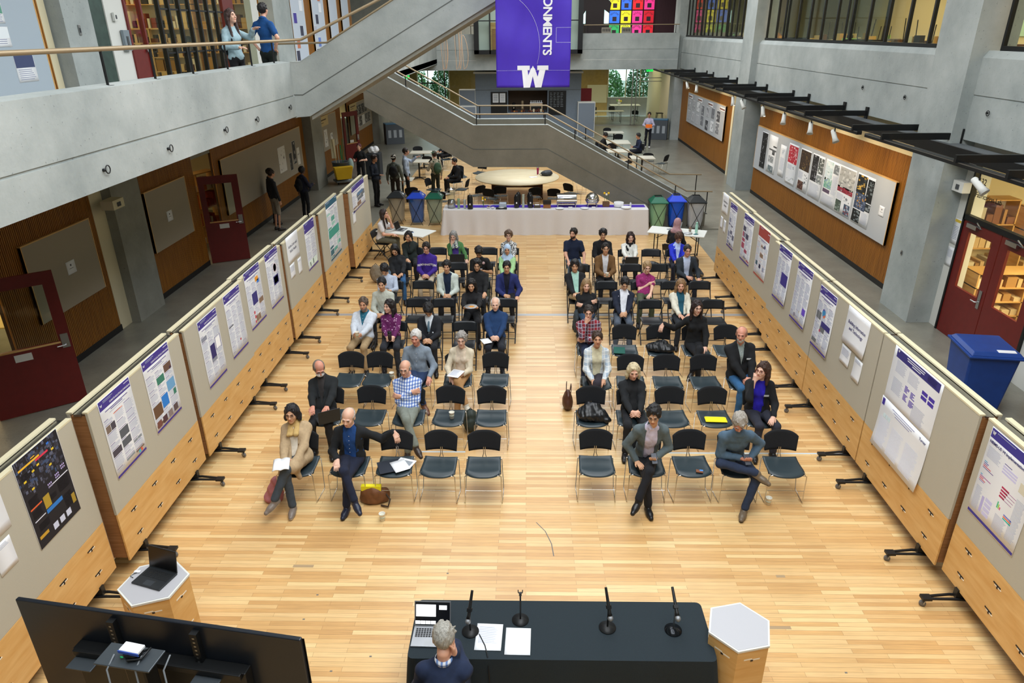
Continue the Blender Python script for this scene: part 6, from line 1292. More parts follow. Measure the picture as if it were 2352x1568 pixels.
t=thing('usb_adapter','small white cable adapter beside the black laptop','adapter',(-3.80,5.22,.885)); MB().box(-.03,.03,-.015,.015,0,.012,M_paper).build('housing',t,bevel=.003); MB().tube([(.02,0,.006),(-.02,-.03,.006),(-.04,-.06,.004),(0,-.08,.004)],.003,M_black,5).build('cord',t)
# ---- big display from behind ----
TV=thing('display_screen','large flat display seen from behind on a black rolling stand, lower left','television',(-2.48,3.43,1.075),-.155)
M_tv=mat('tv_back','#1e232b',.34,.2)
MB().box(-1.05,1.05,-.012,.02,-.17,1.07,M_tv).build('panel',TV,bevel=.008)
MB().box(-1.06,1.06,.02,.022,-.15,1.05,mat('screen_off','#0b0d10',.25)).build('screen',TV)
q=MB(); q.box(-.62,.66,-.09,-.012,-.17,.78,M_black); q.box(-.60,.64,-.12,-.09,.74,.79,M_black); q.box(-.60,.64,-.12,-.09,.05,.09,M_black); q.build('back_housing',TV,bevel=.006)
for x in (-.30,.31):
    q=MB(); q.box(x-.026,x+.026,-.055,-.012,-.17,1.03,M_black)
    for i in range(9): q.box(x-.008,x+.008,-.057,-.055,.99-i*.035,1.0-i*.035,M_steel)
    q.build('mount_arm',TV)
st=thing('screen_stand','black rolling pole stand holding the big display','stand',(-2.48,3.43,0),-.155)
q=MB(); q.box(-.06,.08,-.27,-.155,0.1,2.06,M_black); q.build('pole',st,bevel=.01)
q=MB(); q.box(-.55,-.47,-.35,.35,.06,.1,M_black); q.box(.47,.55,-.35,.35,.06,.1,M_black); q.box(-.5,.5,-.28,-.14,.06,.14,M_black); q.build('base_frame',st)
for x in (-.51,.51):
    for y in (-.33,.33): MB().lathe([(.005,-.012),(.032,-.012),(.032,.012),(.005,.012)],M_black,12,X=Matrix.Translation((x,y,.033))@Matrix.Rotation(PI/2,4,'Y')).build('caster',st)
MB().box(-.20,.19,-.34,-.17,2.06,2.072,mat('grey_shelf','#4a5157',.35,.4)).build('shelf',st,bevel=.004)
for x in (-.50,.40):
    MB().box(x-.09,x+.10,-.21,-.10,1.80,1.81,mat('grey_shelf','#4a5157',.35,.4)).build('bracket_plate',st,bevel=.004)
q=MB(); X=Matrix.Translation((.34,-.092,.36+1)); q.box(-.08,.08,-.003,0,-.04,.04,C('#b9bcc0')); q.v=[(a+.36,b-.093+0,c_+.34) for a,b,c_ in q.v]; q.build('rating_label',TV)
t=thing('video_adapter','white and blue box with coiled dark cables on the stand shelf','adapter',(-2.50,3.19,2.073),-.2); MB().box(-.07,.07,-.035,.035,.05,.07,C('#dfe3ea')).build('case',t,bevel=.004); q=MB(); q.box(-.075,.075,-.04,-.036,.045,.066,C('#2f55b8')); q.build('blue_edge',t)
q=MB(); q.ball((.0,0,.03),(.07,.05,.032),M_black,12); q.tube([(.05,.02,.02),(.09,.05,.03),(.08,-.03,.02),(.0,-.06,.02)],.008,M_black,6); q.build('cable_bundle',t); MB().ball((-.05,-.045,.02),(.014,.006,.008),mat('green_led_dongle','#25b36a',.4),8).build('dongle',t)
gc=mat('grey_cable','#767c82',.5)
for i,(x0,l) in enumerate(((-2.68,'left grey cable hanging from the stand shelf'),(-2.50,'right grey cable hanging from the stand shelf'),(-2.32,'thin cable running down the right of the stand pole'))):
    t=thing('power_cable',l,'cable',(0,0,0)); MB().tube([(x0+.06,3.18,2.09),(x0+.055,3.09,2.06),(x0+.07,3.04,1.6),(x0+.12,3.0,.9),(x0+.14,3.03,.4),(x0+.1,3.05,.05)],.006,gc,6).build('cord',t)
t=thing('laminated_sign','white and blue laminated sign behind the display at its right foot','sign',(-1.66,3.16,1.05),-.155); MB().box(-.30,.30,-.004,.004,0,.3,C('#23459c')).build('border',t); MB().box(-.27,.27,-.006,-.004,.02,.27,M_paper).build('card',t)
# ---- buffet ----
folding_table('long plain table hidden under the white buffet cloth',.58,21.05,0,5.8,.70)
M_linen=mat('white_linen','#dcdadc',.9,0,.04,120,.1)
cloth_table('tablecloth','long white cloth draped over the buffet table in front of the stairs','tablecloth',-2.52,3.66,20.68,21.42,.76,M_linen,.755,.07,5,r=.06)
q=MB(); q.box(-2.4,3.6,21.0,21.3,.762,.768,mat('purple_runner','#4a2bb5',.8,0,.1,40)); tag(q.build('table_runner'),'purple cloth runner lying along the white buffet table','table runner')
BZ=.769
def airpot(x,y,label,s_=1):
    t=thing('coffee_airpot',label,'airpot',(x,y,BZ)); MB().lathe([(.07*s_,0),(.075*s_,.02),(.075*s_,.30*s_),(.055*s_,.34*s_),(.05*s_,.37*s_),(.02,.38*s_)],mat('airpot_black','#14161a',.3),18).build('body',t); q=MB(); q.box(-.02,.02,-.11,-.05,.31*s_,.335*s_,M_black); q.tube([(0,.05,.36*s_),(0,.04,.41*s_),(0,-.04,.41*s_)],.008,M_black,6); q.build('spout',t); MB().box(-.02,.02,-.0775*s_,-.0755*s_,.13,.18,M_paper).build('label_card',t)
airpot(-1.70,20.82,'black coffee airpot alone on the left half of the buffet',1.12)
for x,y,l in ((-.30,20.98,'front left'),(.12,20.98,'front right'),(-.25,21.28,'rear left'),(.10,21.28,'rear right')): airpot(x,y,'black coffee airpot, %s of the four clustered mid buffet'%l,1.05)
t=thing('drink_dispenser','tall steel and clear drink dispenser at the left of the buffet','drink dispenser',(-2.28,20.98,BZ)); MB().lathe([(.12,0),(.12,.2),(.10,.22),(.105,.24)],M_steel,20).build('base',t); MB().lathe([(.105,.24),(.13,.52),(.132,.54)],M_glass,20).build('vessel',t); MB().lathe([(.135,.54),(.12,.57),(.02,.6),(.015,.63)],M_steel,20).build('lid',t); MB().tube([(0,-.1,.26),(0,-.16,.26),(0,-.16,.22)],.012,M_black,8).build('tap',t)
def cupstack(x,y,label,h=.3,c='#dfe8e2'):
    t=thing('cup_stack',label,'cups',(x,y,BZ)); q=MB(); n=int(h/.035); m=mat('cup_'+c.strip('#'),c,.4)
    for i in range(n): q.lathe([(.032,i*.035),(.041,i*.035+.05),(.043,i*.035+.052)],m,12)
    q.build('cups',t)
cupstack(-2.05,20.86,'stack of green-tinted clear cups beside the drink dispenser',.28,'#9ec5a8'); cupstack(-1.87,20.88,'stack of clear cups left of the lone airpot',.26,'#cfd8d8'); cupstack(-.10,20.95,'tall pale stack of cups between the front airpots',.40,'#cfdcd2')
t=thing('water_pitcher','clear water pitcher in the middle of the buffet','pitcher',(-.92,21.1,BZ)); MB().lathe([(.07,0),(.09,.05),(.085,.2),(.055,.26),(.065,.34)],glass('pitcher_glass',(.8,.88,.95,1)),18).build('body',t); MB().tube([(.06,0,.3),(.12,0,.28),(.13,0,.18),(.085,0,.12)],.01,M_glass,8).build('handle',t)
t=thing('serving_bowl','clear square bowl of ice beside the pitcher','bowl',(-.72,21.02,BZ)); MB().box(-.11,.11,-.09,.09,0,.14,mat('frosted_tub','#b8c4d4',.4)).build('body',t,bevel=.02)
t=thing('serving_tray','black serving tray holding a white plate on the buffet','tray',(-.76,20.84,BZ)); MB().box(-.17,.17,-.09,.09,0,.025,M_black).build('tray',t,bevel=.01); MB().lathe([(.02,.027),(.08,.03),(.095,.04)],M_paper,16).build('plate',t)
def vase(x,y,label,h=.14):
    t=thing('flower_vase',label,'flowers',(x,y,BZ)); MB().lathe([(.03,0),(.035,.06),(.02,.1),(.024,.12)],M_glass,12).build('vase',t); q=MB(); r_=random.Random(int(x*100)); ly=C('#4a7a3c')
    for i in range(5): a=r_.uniform(0,6.3); q.tube([(0,0,.05),(.04*math.cos(a),.04*math.sin(a),h+.1)],.004,ly,5)
    q.build('stems',t); q=MB()
    for i in range(4): a=r_.uniform(0,6.3); q.ball((.05*math.cos(a),.05*math.sin(a),h+.1+r_.uniform(0,.07)),.028,C('#f0c21c') if i<3 else C('#f2f2ea'),8)
    q.build('flowers',t)
vase(-1.30,20.90,'small vase of yellow flowers left of the water pitcher')
t=thing('chafing_dish','steel roll-top chafing dish on the right half of the buffet','chafing dish',(1.22,21.12,BZ)); X=Matrix.Translation((0,0,.24))@Matrix.Rotation(PI/2,4,'Y'); MB().lathe([(.02,-.30),(.15,-.30),(.155,-.28),(.155,.28),(.15,.30),(.02,.30)],M_chrome,24,X=X).build('roll_lid',t); MB().box(-.31,.31,-.16,.16,.17,.22,M_chrome).build('pan',t,bevel=.01)
for x in (-.27,.27):
    for y in (-.14,.14): MB().tube([(x,y,0),(x,y,.18)],.013,M_chrome,8).build('leg',t)
MB().tube([(-.08,-.15,.27),(-.06,-.19,.27),(.06,-.19,.27),(.08,-.15,.27)],.008,M_black,6).build('handle',t)
t=thing('chafing_dish','round domed steel chafing dish beside the roll-top one','chafing dish',(2.0,21.15,BZ)); MB().lathe([(.21,.2),(.20,.26),(.16,.34),(.08,.40),(.01,.41)],M_chrome,24).build('dome_lid',t); MB().lathe([(.19,.12),(.22,.19),(.21,.2)],M_chrome,24).build('pan',t)
for i in range(4): a=PI/4+i*PI/2; MB().tube([(.19*math.cos(a),.19*math.sin(a),0),(.19*math.cos(a),.19*math.sin(a),.16)],.012,M_chrome,8).build('leg',t)
t=thing('wooden_box','wooden planter box with tall yellow flowers on the buffet','flowers',(2.42,21.1,BZ)); MB().box(-.10,.10,-.08,.08,0,.14,mat('walnut_box','#6a4a2e',.6,0,.2,10)).build('box',t,bevel=.004); q=MB()
for a in (-.04,0,.04): q.tube([(a,0,.13),(a*1.6,.01,.34)],.005,C('#4a7a3c'),5)
q.build('stems',t); q=MB(); [q.ball((a*1.6,.0,.36+abs(a)),.035,C('#efc11d') if a else C('#f4f2e6'),8) for a in (-.04,0,.04)]; q.build('flowers',t)
def plates(x,y,label,n,r_=.12):
    t=thing('plate_stack',label,'plates',(x,y,BZ)); q=MB(); q.lathe([(r_*.6,0),(r_,.012),(r_,.012+.009*n),(r_*.95,.014+.009*n),(r_*.6,.006+.009*n)],M_paper,22); q.build('plates',t)
plates(2.80,21.05,'tall stack of white plates on the buffet',14,.15); plates(3.0,20.83,'low stack of white plates at the front buffet edge',4,.15); plates(1.0,20.80,'single white plate before the roll-top dish',1,.13); plates(1.75,20.82,'single white plate with cutlery before the round dish',1,.13)
t=thing('utensil_caddy','dark caddy atop a small wooden stand left of the roll-top dish','caddy',(.62,20.95,BZ)); MB().box(-.11,.11,-.07,.07,0,.11,mat('caddy_wood','#9a6434',.6,0,.2,20,0,None,(20,1,1))).build('stand',t); MB().box(-.12,.12,-.08,.08,.112,.22,C('#241c18')).build('caddy',t)
t=thing('napkin_box','brown napkin box with white napkins on the runner','napkins',(.32,21.0,BZ)); MB().box(-.1,.1,-.07,.07,0,.07,C('#4c4238')).build('box',t); MB().box(-.07,.07,-.05,.05,.07,.085,M_paper).build('napkins',t)
for x,l in ((1.32,'white tent card before the roll-top dish'),(2.02,'white tent card before the round dish')): t=thing('tent_card',l,'card',(x,20.80,BZ)); MB().box(-.06,.06,-.004,.004,0,.06,M_paper).build('card',t)
t=thing('salt_shaker','small white shaker at the right of the buffet','shaker',(3.15,21.0,BZ)); MB().lathe([(.03,0),(.03,.1),(.02,.13)],M_paper,12).build('body',t); MB().lathe([(.022,.13),(.022,.145),(.005,.15)],M_steel,12).build('cap',t)
for x,y,c_,l in ((-1.15,20.9,'#8a4a2a','small bowl of brown snacks near the flower vase'),(-1.02,20.84,'#d8d0c4','small pale dish near the pitcher'),(-1.12,21.15,'#e0b8a8','small pink-labelled carton behind the snack bowls')):
    t=thing('snack_bowl',l,'bowl',(x,y,BZ)); MB().lathe([(.03,0),(.055,.03),(.06,.04)],M_paper,14).build('bowl',t); MB().ball((0,0,.03),(.05,.05,.02),C(c_),10).build('snacks',t)
# ---- bins ----
def bagbin(x,y,lidc,bagc,label,open_=False,h=.92,clear=True):
    t=thing('waste_bin',label,'waste bin',(x,y,0)); lm=mat('lid_'+lidc.strip('#'),lidc,.4); 
    key='bag_'+bagc.strip('#')
    if key not in _M:
        bm=mat(key,bagc,.35); bm.node_tree.nodes['Principled BSDF'].inputs['Alpha'].default_value=.72 if clear else .95
    q=MB(); n=28; vs=[];K=9
    for k in range(K+1):
        tt=k/K; z=h-.05-tt*(h-.13); sx=.245*(1-.28*tt**1.3); 
        for j in range(n):
            a=2*PI*j/n; cx=math.copysign(abs(math.cos(a))**.5,math.cos(a)); cy=math.copysign(abs(math.sin(a))**.5,math.sin(a)); wv=1+.04*math.sin(a*7+k*.8)+.03*math.sin(a*11-k); vs.append((sx*cx*wv,sx*.95*cy*wv,z))
    q.add(vs,[(k*n+j,k*n+(j+1)%n,(k+1)*n+(j+1)%n,(k+1)*n+j) for k in range(K) for j in range(n)]+[tuple(K*n+j for j in range(n))],_M[key],True); q.build('bag',t)
    q=MB(); fy=-.25
    for s in (-1,1): q.tube([(s*.22,fy,h-.06),(-s*.20,fy,.01)],.008,M_black,6); q.tube([(s*.22,.22,h-.06),(-s*.2,.22,.01)],.008,M_black,6)
    q.tube([(-.24,-.24,h-.06),(.24,-.24,h-.06),(.24,.24,h-.06),(-.24,.24,h-.06)],.008,M_black,6,True); q.build('frame',t)
    q=MB(); q.box(-.27,.27,-.27,.27,h-.06,h-.03,lm); q.add([(-.27,-.27,h-.03),(.27,-.27,h-.03),(.27,.27,h-.03),(-.27,.27,h-.03),(-.11,-.03,h+.10),(.11,-.03,h+.10),(.11,.17,h+.12),(-.11,.17,h+.12)],[(0,1,5,4),(1,2,6,5),(2,3,7,6),(3,0,4,7)],lm); q.box(-.10,.10,-.02,.16,h+.095,h+.10,C('#0c0e10')); q.build('lid',t,bevel=.006)
    q=MB(); X=Matrix.Translation((.0,-.17,h+.012))@Matrix.Rotation(.50,4,'X'); q.box(-.13,.05,-.01,.01,0.0,.006,M_paper,X@Matrix.Rotation(.5,4,'Z')); X2=Matrix.Translation((.18,.05,h+.03))@Matrix.Rotation(.72,4,'Y'); q.box(-.05,.05,-.06,.06,.012,.018,M_paper,X2); q.build('label_card',t)
    return t
bagbin(-4.15,22.1,'#22262a','#a79f8d','bag-lined bin with a black lid, leftmost of the left three'); bagbin(-3.5,22.0,'#1f48c8','#1f5fae','bag-lined bin with a blue lid and blue bag, middle of the left three'); bagbin(-2.92,21.95,'#12604a','#9fae9a','bag-lined bin with a green lid, nearest the buffet on the left')
bagbin(4.03,21.25,'#12664c','#9fcfa4','bag-lined bin with green lid and pale green bag right of the buffet'); bagbin(4.62,21.45,'#2048d8','#0f58d8','bag-lined bin with blue lid and bright blue bag right of the buffet',clear=False); bagbin(5.2,21.3,'#1d2124','#c9ccd0','bag-lined bin with black lid and white bag beside the stair foot')
# blue wheeled cart
t=thing('wheeled_bin','large blue wheeled recycling cart beside the lab doors','waste bin',(7.30,10.22,0),R_(-8)); mb_=mat('cart_blue','#163f8c',.45,0,.1,6)
def tap(q,x0,x1,y0,y1,z0,sx0,z1,sx1,m):
    vs=[]
    for z,f in ((z0,sx0),(z1,sx1)):
        for (a,b) in ((x0,y0),(x1,y0),(x1,y1),(x0,y1)): vs.append((a*f,b*f,z))
    q.add(vs,[(0,3,2,1),(4,5,6,7),(0,1,5,4),(1,2,6,5),(2,3,7,6),(3,0,4,7)],m)
q=MB(); tap(q,-.36,.36,-.40,.38,.06,.80,1.02,1.0,mb_); q.build('body',t,bevel=.03)
q=MB(); q.box(-.40,.40,-.46,.42,1.02,1.06,mb_); tap(q,-.38,.38,-.44,.38,1.06,1.0,1.12,.86,mb_); q.build('lid',t,bevel=.015)
q=MB(); q.box(.02,.28,-.38,-.30,1.1,1.102,M_paper); q.v=[(a,b,1.112+(b+.44)*.12) if c_>1.101 else (a,b,1.108+(b+.44)*.12) for a,b,c_ in q.v]; q.build('label_card',t)
q=MB(); text(q,'D-0301745',.06,C('#c8ccd4'),Matrix.Translation((0.05,-.372,.80))@Matrix.Rotation(R_(86),4,'X'),.001); q.build('lettering',t)
for s in (-1,1): MB().lathe([(.02,-.03),(.13,-.03),(.13,.03),(.02,.03)],M_black,18,X=Matrix.Translation((s*.31,.33,.13))@Matrix.Rotation(PI/2,4,'Y')).build('wheel',t)
def stationbin(x,y,rz,label):
    t=thing('recycling_station',label,'waste bin',(x,y,0),rz); MB().box(-.5,.5,-.3,.3,0,1.05,C('#50565d')).build('body',t,bevel=.01); MB().box(-.5,.5,-.3,.3,1.051,1.10,mat('station_blue_top','#2f6f96',.4)).build('top',t,bevel=.01); q=MB()
    for i in range(3): q.box(-.38+i*.3,-.22+i*.3,-.303,-.3,.35,.75,C('#a6adb4'))
    q.build('decal',t)
stationbin(7.42,40.8,-.25,'grey recycling station with blue top at the far right column'); stationbin(-7.3,39.5,.4,'grey recycling station at the far end of the left corridor')
# ---- folding tables at sides ----
folding_table('white folding table with laptop behind the left block, beside the panels',-3.28,18.45,R_(-24),1.5,.72,.735)
folding_table('white folding table behind the right block with a mint bottle on it',4.05,18.35,R_(-20),1.5,.70,.735)
laptop('laptop','grey laptop before the long-haired woman at the left folding table',-3.40,18.52,.737,R_(75),1.9,.31,.21,False)
def cup(x,y,z,label,h=.105,r_=.040,c='#ece8dd',rz=0):
    t=thing('paper_cup',label,'cup',(x,y,z),rz,None); q=MB(); m=mat('cup_'+c.strip('#'),c,.6); q.lathe([(r_*.72,0),(r_,h),(r_*1.06,h+.003),(r_*.98,h+.004),(r_*.92,h-.003),(r_*.66,.006),(0.001,.006)],m,18); q.build('cup_wall',t); MB().lathe([(r_*.86,h*.42),(r_*.93,h*.62)],C('#c5cdb8'),18).build('printed_band',t); return t
cup(-3.62,18.75,.737,'white tumbler on the left folding table'); t=thing('plate_of_food','paper plate of food scraps on the left folding table','plate',(-3.78,18.62,.737)); MB().lathe([(.02,.002),(.08,.005),(.11,.016)],M_paper,18).build('plate',t); MB().ball((0,0,.015),(.06,.05,.02),C('#8a4f2c'),10).build('food',t)
t=thing('phone','blue phone lying beside the grey laptop on the left table','phone',(-3.10,18.30,.737),.5); MB().box(-.04,.04,-.075,.075,0,.009,C('#5d86c8')).build('body',t,bevel=.003); MB().box(-.035,.035,-.07,.07,.009,.0095,C('#20242c')).build('screen',t)
laptop('tablet_laptop','grey tablet computer propped open on the right folding table',3.98,18.52,.737,R_(-150),1.85,.30,.21,False)
t=thing('water_bottle','mint green water bottle on the right folding table','bottle',(4.52,18.20,.737)); MB().lathe([(.036,0),(.038,.02),(.038,.19),(.024,.23),(.024,.245)],mat('mint','#a5d8c6',.35),18).build('body',t); MB().lathe([(.028,.245),(.028,.275),(.01,.285)],mat('mint','#a5d8c6'),14).build('cap',t)
t=thing('paper_plate','white paper plate on the right folding table','plate',(4.28,18.08,.737)); MB().lathe([(.02,.002),(.09,.004),(.115,.016)],M_paper,20).build('plate',t)
t=thing('teal_keys','teal strap lying beside the mint bottle','strap',(4.44,18.02,.737)); MB().tube([(0,0,.012),(.05,.02,.012),(.08,-.03,.012),(.02,-.05,.012),(-.04,-.02,.012)],.010,C('#1d6f78'),6).build('cord',t)
cup(4.38,18.32,.737,'brown-lidded cup behind the plate on the right folding table',.09,.04,'#8a6a58')
# ---- things on chairs and floor ----
cup(-1.83,7.14,0.001,'white paper cup on the floor beside the brown bag'); cup(3.17,7.52,0.001,'white paper cup on the floor by the front right chair leg'); cup(-1.10,8.93,.452,'white paper cup on an empty second row chair, left block'); cup(-2.22,10.22,.452,'white paper cup on the third row chair edge, left block'); cup(1.60,8.0,0.001,'white paper cup on the floor behind the front row, right block'); cup(-1.62,11.7,.452,'clear drink cup on a fourth row chair in the left block',.12,.042,'#cfdcd2')
papersheet(-1.66,7.66,.475,.5,'white booklet open on the third front chair, left block',.20,.26,1,False); 
t=thing('folder','dark folder under the papers on the front row chair','folder',(-1.75,7.68,.462),.35); MB().box(-.20,.16,-.14,.14,0,.006,C('#242a36')).build('cover',t,bevel=.001); 
t=thing('printed_handout','printed page with a grey picture on the folder','paper',(-1.60,7.74,.470),-.35); MB().box(-.12,.12,-.09,.09,0,.002,M_paper).build('sheet',t); MB().box(-.08,.09,-.05,.05,.002,.0025,C('#8d939b')).build('print',t)
t=thing('yellow_folder','bright yellow folder on a second row chair, right block','folder',(2.78,8.90,.462),-.05); MB().box(-.155,.155,-.07,.07,0,.006,mat('bright_yellow','#f2e21a',.5)).build('cover',t); MB().box(-.14,.14,.068,.085,0,.004,C('#c9cc52')).build('flap',t)
t=thing('green_notebook','dark green notebook on a fourth row chair, right block','notebook',(1.66,11.30,.462),-.1); MB().box(-.10,.10,-.13,.13,0,.015,C('#1d5a50')).build('cover',t,bevel=.002)
t=thing('card_wallet','small brown wallet with a blue card on the front row chair, right block','wallet',(2.25,7.60,.452),-.2); MB().box(-.045,.045,-.03,.03,0,.01,C('#7a4a30')).build('cover',t,bevel=.002); MB().box(.0,.045,-.0,.028,.01,.013,C('#4a8ad0')).build('card',t)
def lump(name,label,cat,x,y,z,blobs,m,noise=.006,h=.010,extra=None):
    t=thing(name,label,cat,(x,y,z)); G=Fld()
    for c_,r_ in blobs: G.ell(V(c_),r_,None,.04)
    G.noise(noise,32,len(label)); G.cut(lambda X,Y,Z:-Z+0*X+0*Y+.0); G.build('body' if 'bag' in name or 'pack' in name else 'cloth',m,h,t); return t
M_puf=mat('black_nylon','#14171b',.38,0,.1,40,.3)
lump('puffer_jacket','black puffer jacket heaped on a second row chair, right block','jacket',.97,8.95,.452,[((-.05,0,.08),(.17,.15,.11)),((.10,-.02,.06),(.12,.12,.09)),((.21,-.08,.0),(.06,.07,.08)),((.0,.06,.15),(.13,.10,.08))],M_puf,.012)
lump('dark_coat','dark jacket bundled on a fourth row chair, right block','jacket',2.39,11.36,.452,[((-.05,0,.06),(.2,.15,.08)),((.12,-.05,.05),(.14,.12,.07)),((.05,.05,.10),(.10,.09,.07))],M_puf,.010)
lump('dark_coat','dark cap and cloth left on the rearmost empty chair, right block','jacket',3.05,16.25,.452,[((-.02,0,.04),(.15,.10,.06)),((.1,-.04,.03),(.08,.08,.05))],M_puf,.008)
t=lump('handbag','brown leather handbag standing on the aisle floor, right block','bag',.68,10.05,.001,[((0,0,.12),(.09,.16,.14)),((0,0,.24),(.05,.13,.08))],mat('brown_leather','#4a2a1e',.45,0,.15,20),.004); MB().tube([(-.03,-.09,.28),(-.03,-.05,.46),(-.02,.05,.46),(-.02,.09,.28)],.008,_M['brown_leather'],6).build('handle',t); MB().tube([(.04,-.09,.28),(.05,-.05,.42),(.05,.05,.42),(.04,.09,.28)],.008,_M['brown_leather'],6).build('handle',t)
lump('pink_bag','dusty pink cloth bag on the floor beside the woman in the beige coat','bag',-3.33,7.55,.001,[((0,0,.12),(.11,.09,.15)),((.03,.0,.28),(.07,.06,.09)),((-.03,-.02,.06),(.12,.10,.08))],mat('dusty_pink','#a8686c',.8,0,.12,18),.007)
t=lump('leather_satchel','brown leather satchel with a yellow folder on the floor behind the navy shoes','bag',-2.02,7.52,.001,[((0,0,.12),(.17,.09,.14)),((.15,.03,.10),(.07,.08,.10)),((0,.02,.05),(.18,.11,.06))],mat('tan_leather','#6f4424',.55,0,.2,14),.004); MB().box(-.14,.12,-.04,.02,.20,.27,mat('bright_yellow','#f2e21a')).build('folder',t); MB().tube([(.16,0,.16),(.24,-.08,.10),(.22,-.14,.03),(.12,-.10,.02)],.012,C('#3a2a1c'),6).build('strap',t)
t=lump('backpack','dark green backpack standing under the second row, left block','bag',-.86,9.35,.001,[((0,0,.18),(.13,.10,.18)),((0,-.08,.12),(.10,.06,.11))],mat('dark_green_nylon','#26302a',.6,0,.2,20),.005); MB().tube([(-.03,0,.35),(0,0,.39),(.03,0,.35)],.008,M_black,6).build('handle',t)
t=lump('backpack','tan backpack leaning by the left panels behind the seventh row','bag',-3.72,16.35,.001,[((0,0,.22),(.16,.11,.22)),((.02,-.10,.15),(.12,.06,.13))],mat('tan_canvas','#7d715f',.85,0,.15,20),.005); MB().tube([(-.06,.02,.40),(0,.02,.47),(.06,.02,.40)],.01,C('#5a5246'),6).build('handle',t)
lump('denim_jacket','pale blue cloth bundle on the floor beside the tan backpack','cloth',-3.38,16.55,.001,[((0,0,.1),(.12,.1,.13)),((-.03,0,.24),(.05,.05,.1)),((.05,-.02,.06),(.14,.1,.08))],mat('pale_denim','#6f8fae',.9,0,.15,20),.010)
t=lump('backpack','dark bag under the right folding table beside the panel','bag',4.15,16.9,.10,[((0,0,.14),(.20,.15,.15)),((.03,.0,.26),(.15,.12,.12))],mat('dark_brown_nylon','#26221f',.6,0,.2,16),.006)
MB().tube([(-.12,0,.28),(-.08,0,.42),(.05,0,.44),(.1,0,.3)],.012,M_black,6).build('handle',t)
t=thing('equipment_dolly','low black flat case beneath the dark bag by the right panels','case',(4.12,16.9,.0)); MB().box(-.32,.32,-.22,.22,.03,.10,C('#1d1f22')).build('case',t,bevel=.01); MB().box(-.3,.3,-.23,-.22,.055,.075,M_steel).build('trim',t)
t=lump('backpack','black backpack worn over the chair back on the seventh row, right block','bag',1.21,15.3,.50,[((0,0,.14),(.15,.09,.18)),((0,-.0,.02),(.12,.08,.08))],mat('dark_brown_nylon','#26221f'),.006); MB().tube([(-.03,0,.31),(0,0,.35),(.03,0,.31)],.008,M_black,6).build('handle',t)
t=lump('denim_jacket','slate coat hanging off the fifth row aisle chair, right block','coat',1.02,12.95,.12,[((0,0,.28),(.08,.13,.22)),((-.02,0,.1),(.05,.09,.16))],mat('slate_cloth','#3a444c',.85,0,.12,20),.008)
# ---- round table and cafe seating at rear ----
t=thing('round_table','large round maple table behind the buffet','table',(-.35,26.0,0)); MB().lathe([(1.5,.70),(1.55,.705),(1.55,.74),(0.001,.74)],woodmat('pale_maple','#ddcba4','#efe2c2',(1,8,1),2,.4),64).build('tabletop',t)
q=MB(); q.box(-.95,-.78,-.1,.1,0,.70,C('#3a1d14')); q.box(.78,.95,-.1,.1,0,.70,C('#3a1d14')); q.box(-.8,.8,-.05,.05,.35,.45,C('#3a1d14')); q.box(-.95,-.78,-.5,.5,.0,.08,C('#3a1d14')); q.box(.78,.95,-.5,.5,.0,.08,C('#3a1d14')); q.build('base',t)
t=lump('backpack','grey backpack lying on the round table','bag',1.0-.35+.1,26.2,.741,[((0,0,.08),(.22,.16,.10)),((.05,.0,.12),(.14,.12,.08))],mat('dark_grey_nylon','#2b3138',.6,0,.2,16),.006); MB().tube([(-.2,0,.1),(-.27,-.05,.05),(-.2,-.1,.02)],.01,M_black,6).build('strap',t)
t=thing('tumbler','magenta tumbler standing on the round table','bottle',(.42,26.45,.741)); MB().lathe([(.035,0),(.045,.22),(.045,.24)],C('#a01f5c',.4),16).build('body',t); MB().lathe([(.047,.24),(.047,.27),(.02,.275)],M_steel,14).build('lid',t)
papersheet(.25,25.9,.741,.3,'orange-tinted sheet on the round table',.3,.2,1,False)
g_='stacking chairs of the rear seating area'
for x,y,rz,l in ((-1.75,24.2,-2.4,'black shell chair pushed back at the left of the round table, front one'),(-2.35,25.2,-1.8,'black shell chair left of the round table, beside the seated person'),(-1.2,23.7,2.7,'black shell chair between stair and round table, turned sideways'),(.25,23.9,3.3,'black shell chair facing the round table above the airpots'),(1.6,24.5,2.4,'black shell chair right of the round table, partly behind the stair'),(2.0,26.6,1.8,'black shell chair at the far right of the round table'),(.95,23.7,3.0,'black shell chair behind the roll-top chafing dish'),(-2.9,23.3,3.1,'black shell chair behind the green-lidded bin'),(-4.0,24.0,-2.9,'black shell chair behind the black-lidded bin'),(-3.35,25.2,1.2,'black shell chair in the open floor by the standing students'),(-2.6,27.6,.4,'black shell chair beyond the round table on the left'),(-1.9,28.4,-.5,'black shell chair farthest beyond the round table'),
 (-5.0,32.6,.1,'black chair behind the far left cafe table'),(-4.2,30.4,3.0,'black chair between the two left cafe tables'),(-3.6,31.6,-1.2,'black chair at the right of the far left cafe table'),(4.4,38.9,0.2,'black chair behind the farthest right cafe table'),(4.7,37.0,3.1,'black chair before the farthest right cafe table'),(5.75,36.4,-1.8,'black chair right of the second cafe table, aisle side'),(4.0,33.9,3.2,'black chair beside the third right cafe table'),(5.3,31.0,2.9,'black chair nearest the stair on the far right'),(5.75,30.4,-2.2,'black chair seen beside the stair rail foot')):
    chair('s',x,y,rz,l,g_)
chair('s',-.9,24.15,3.1,'chair with a dark red shell look behind the buffet near the round table',g_)
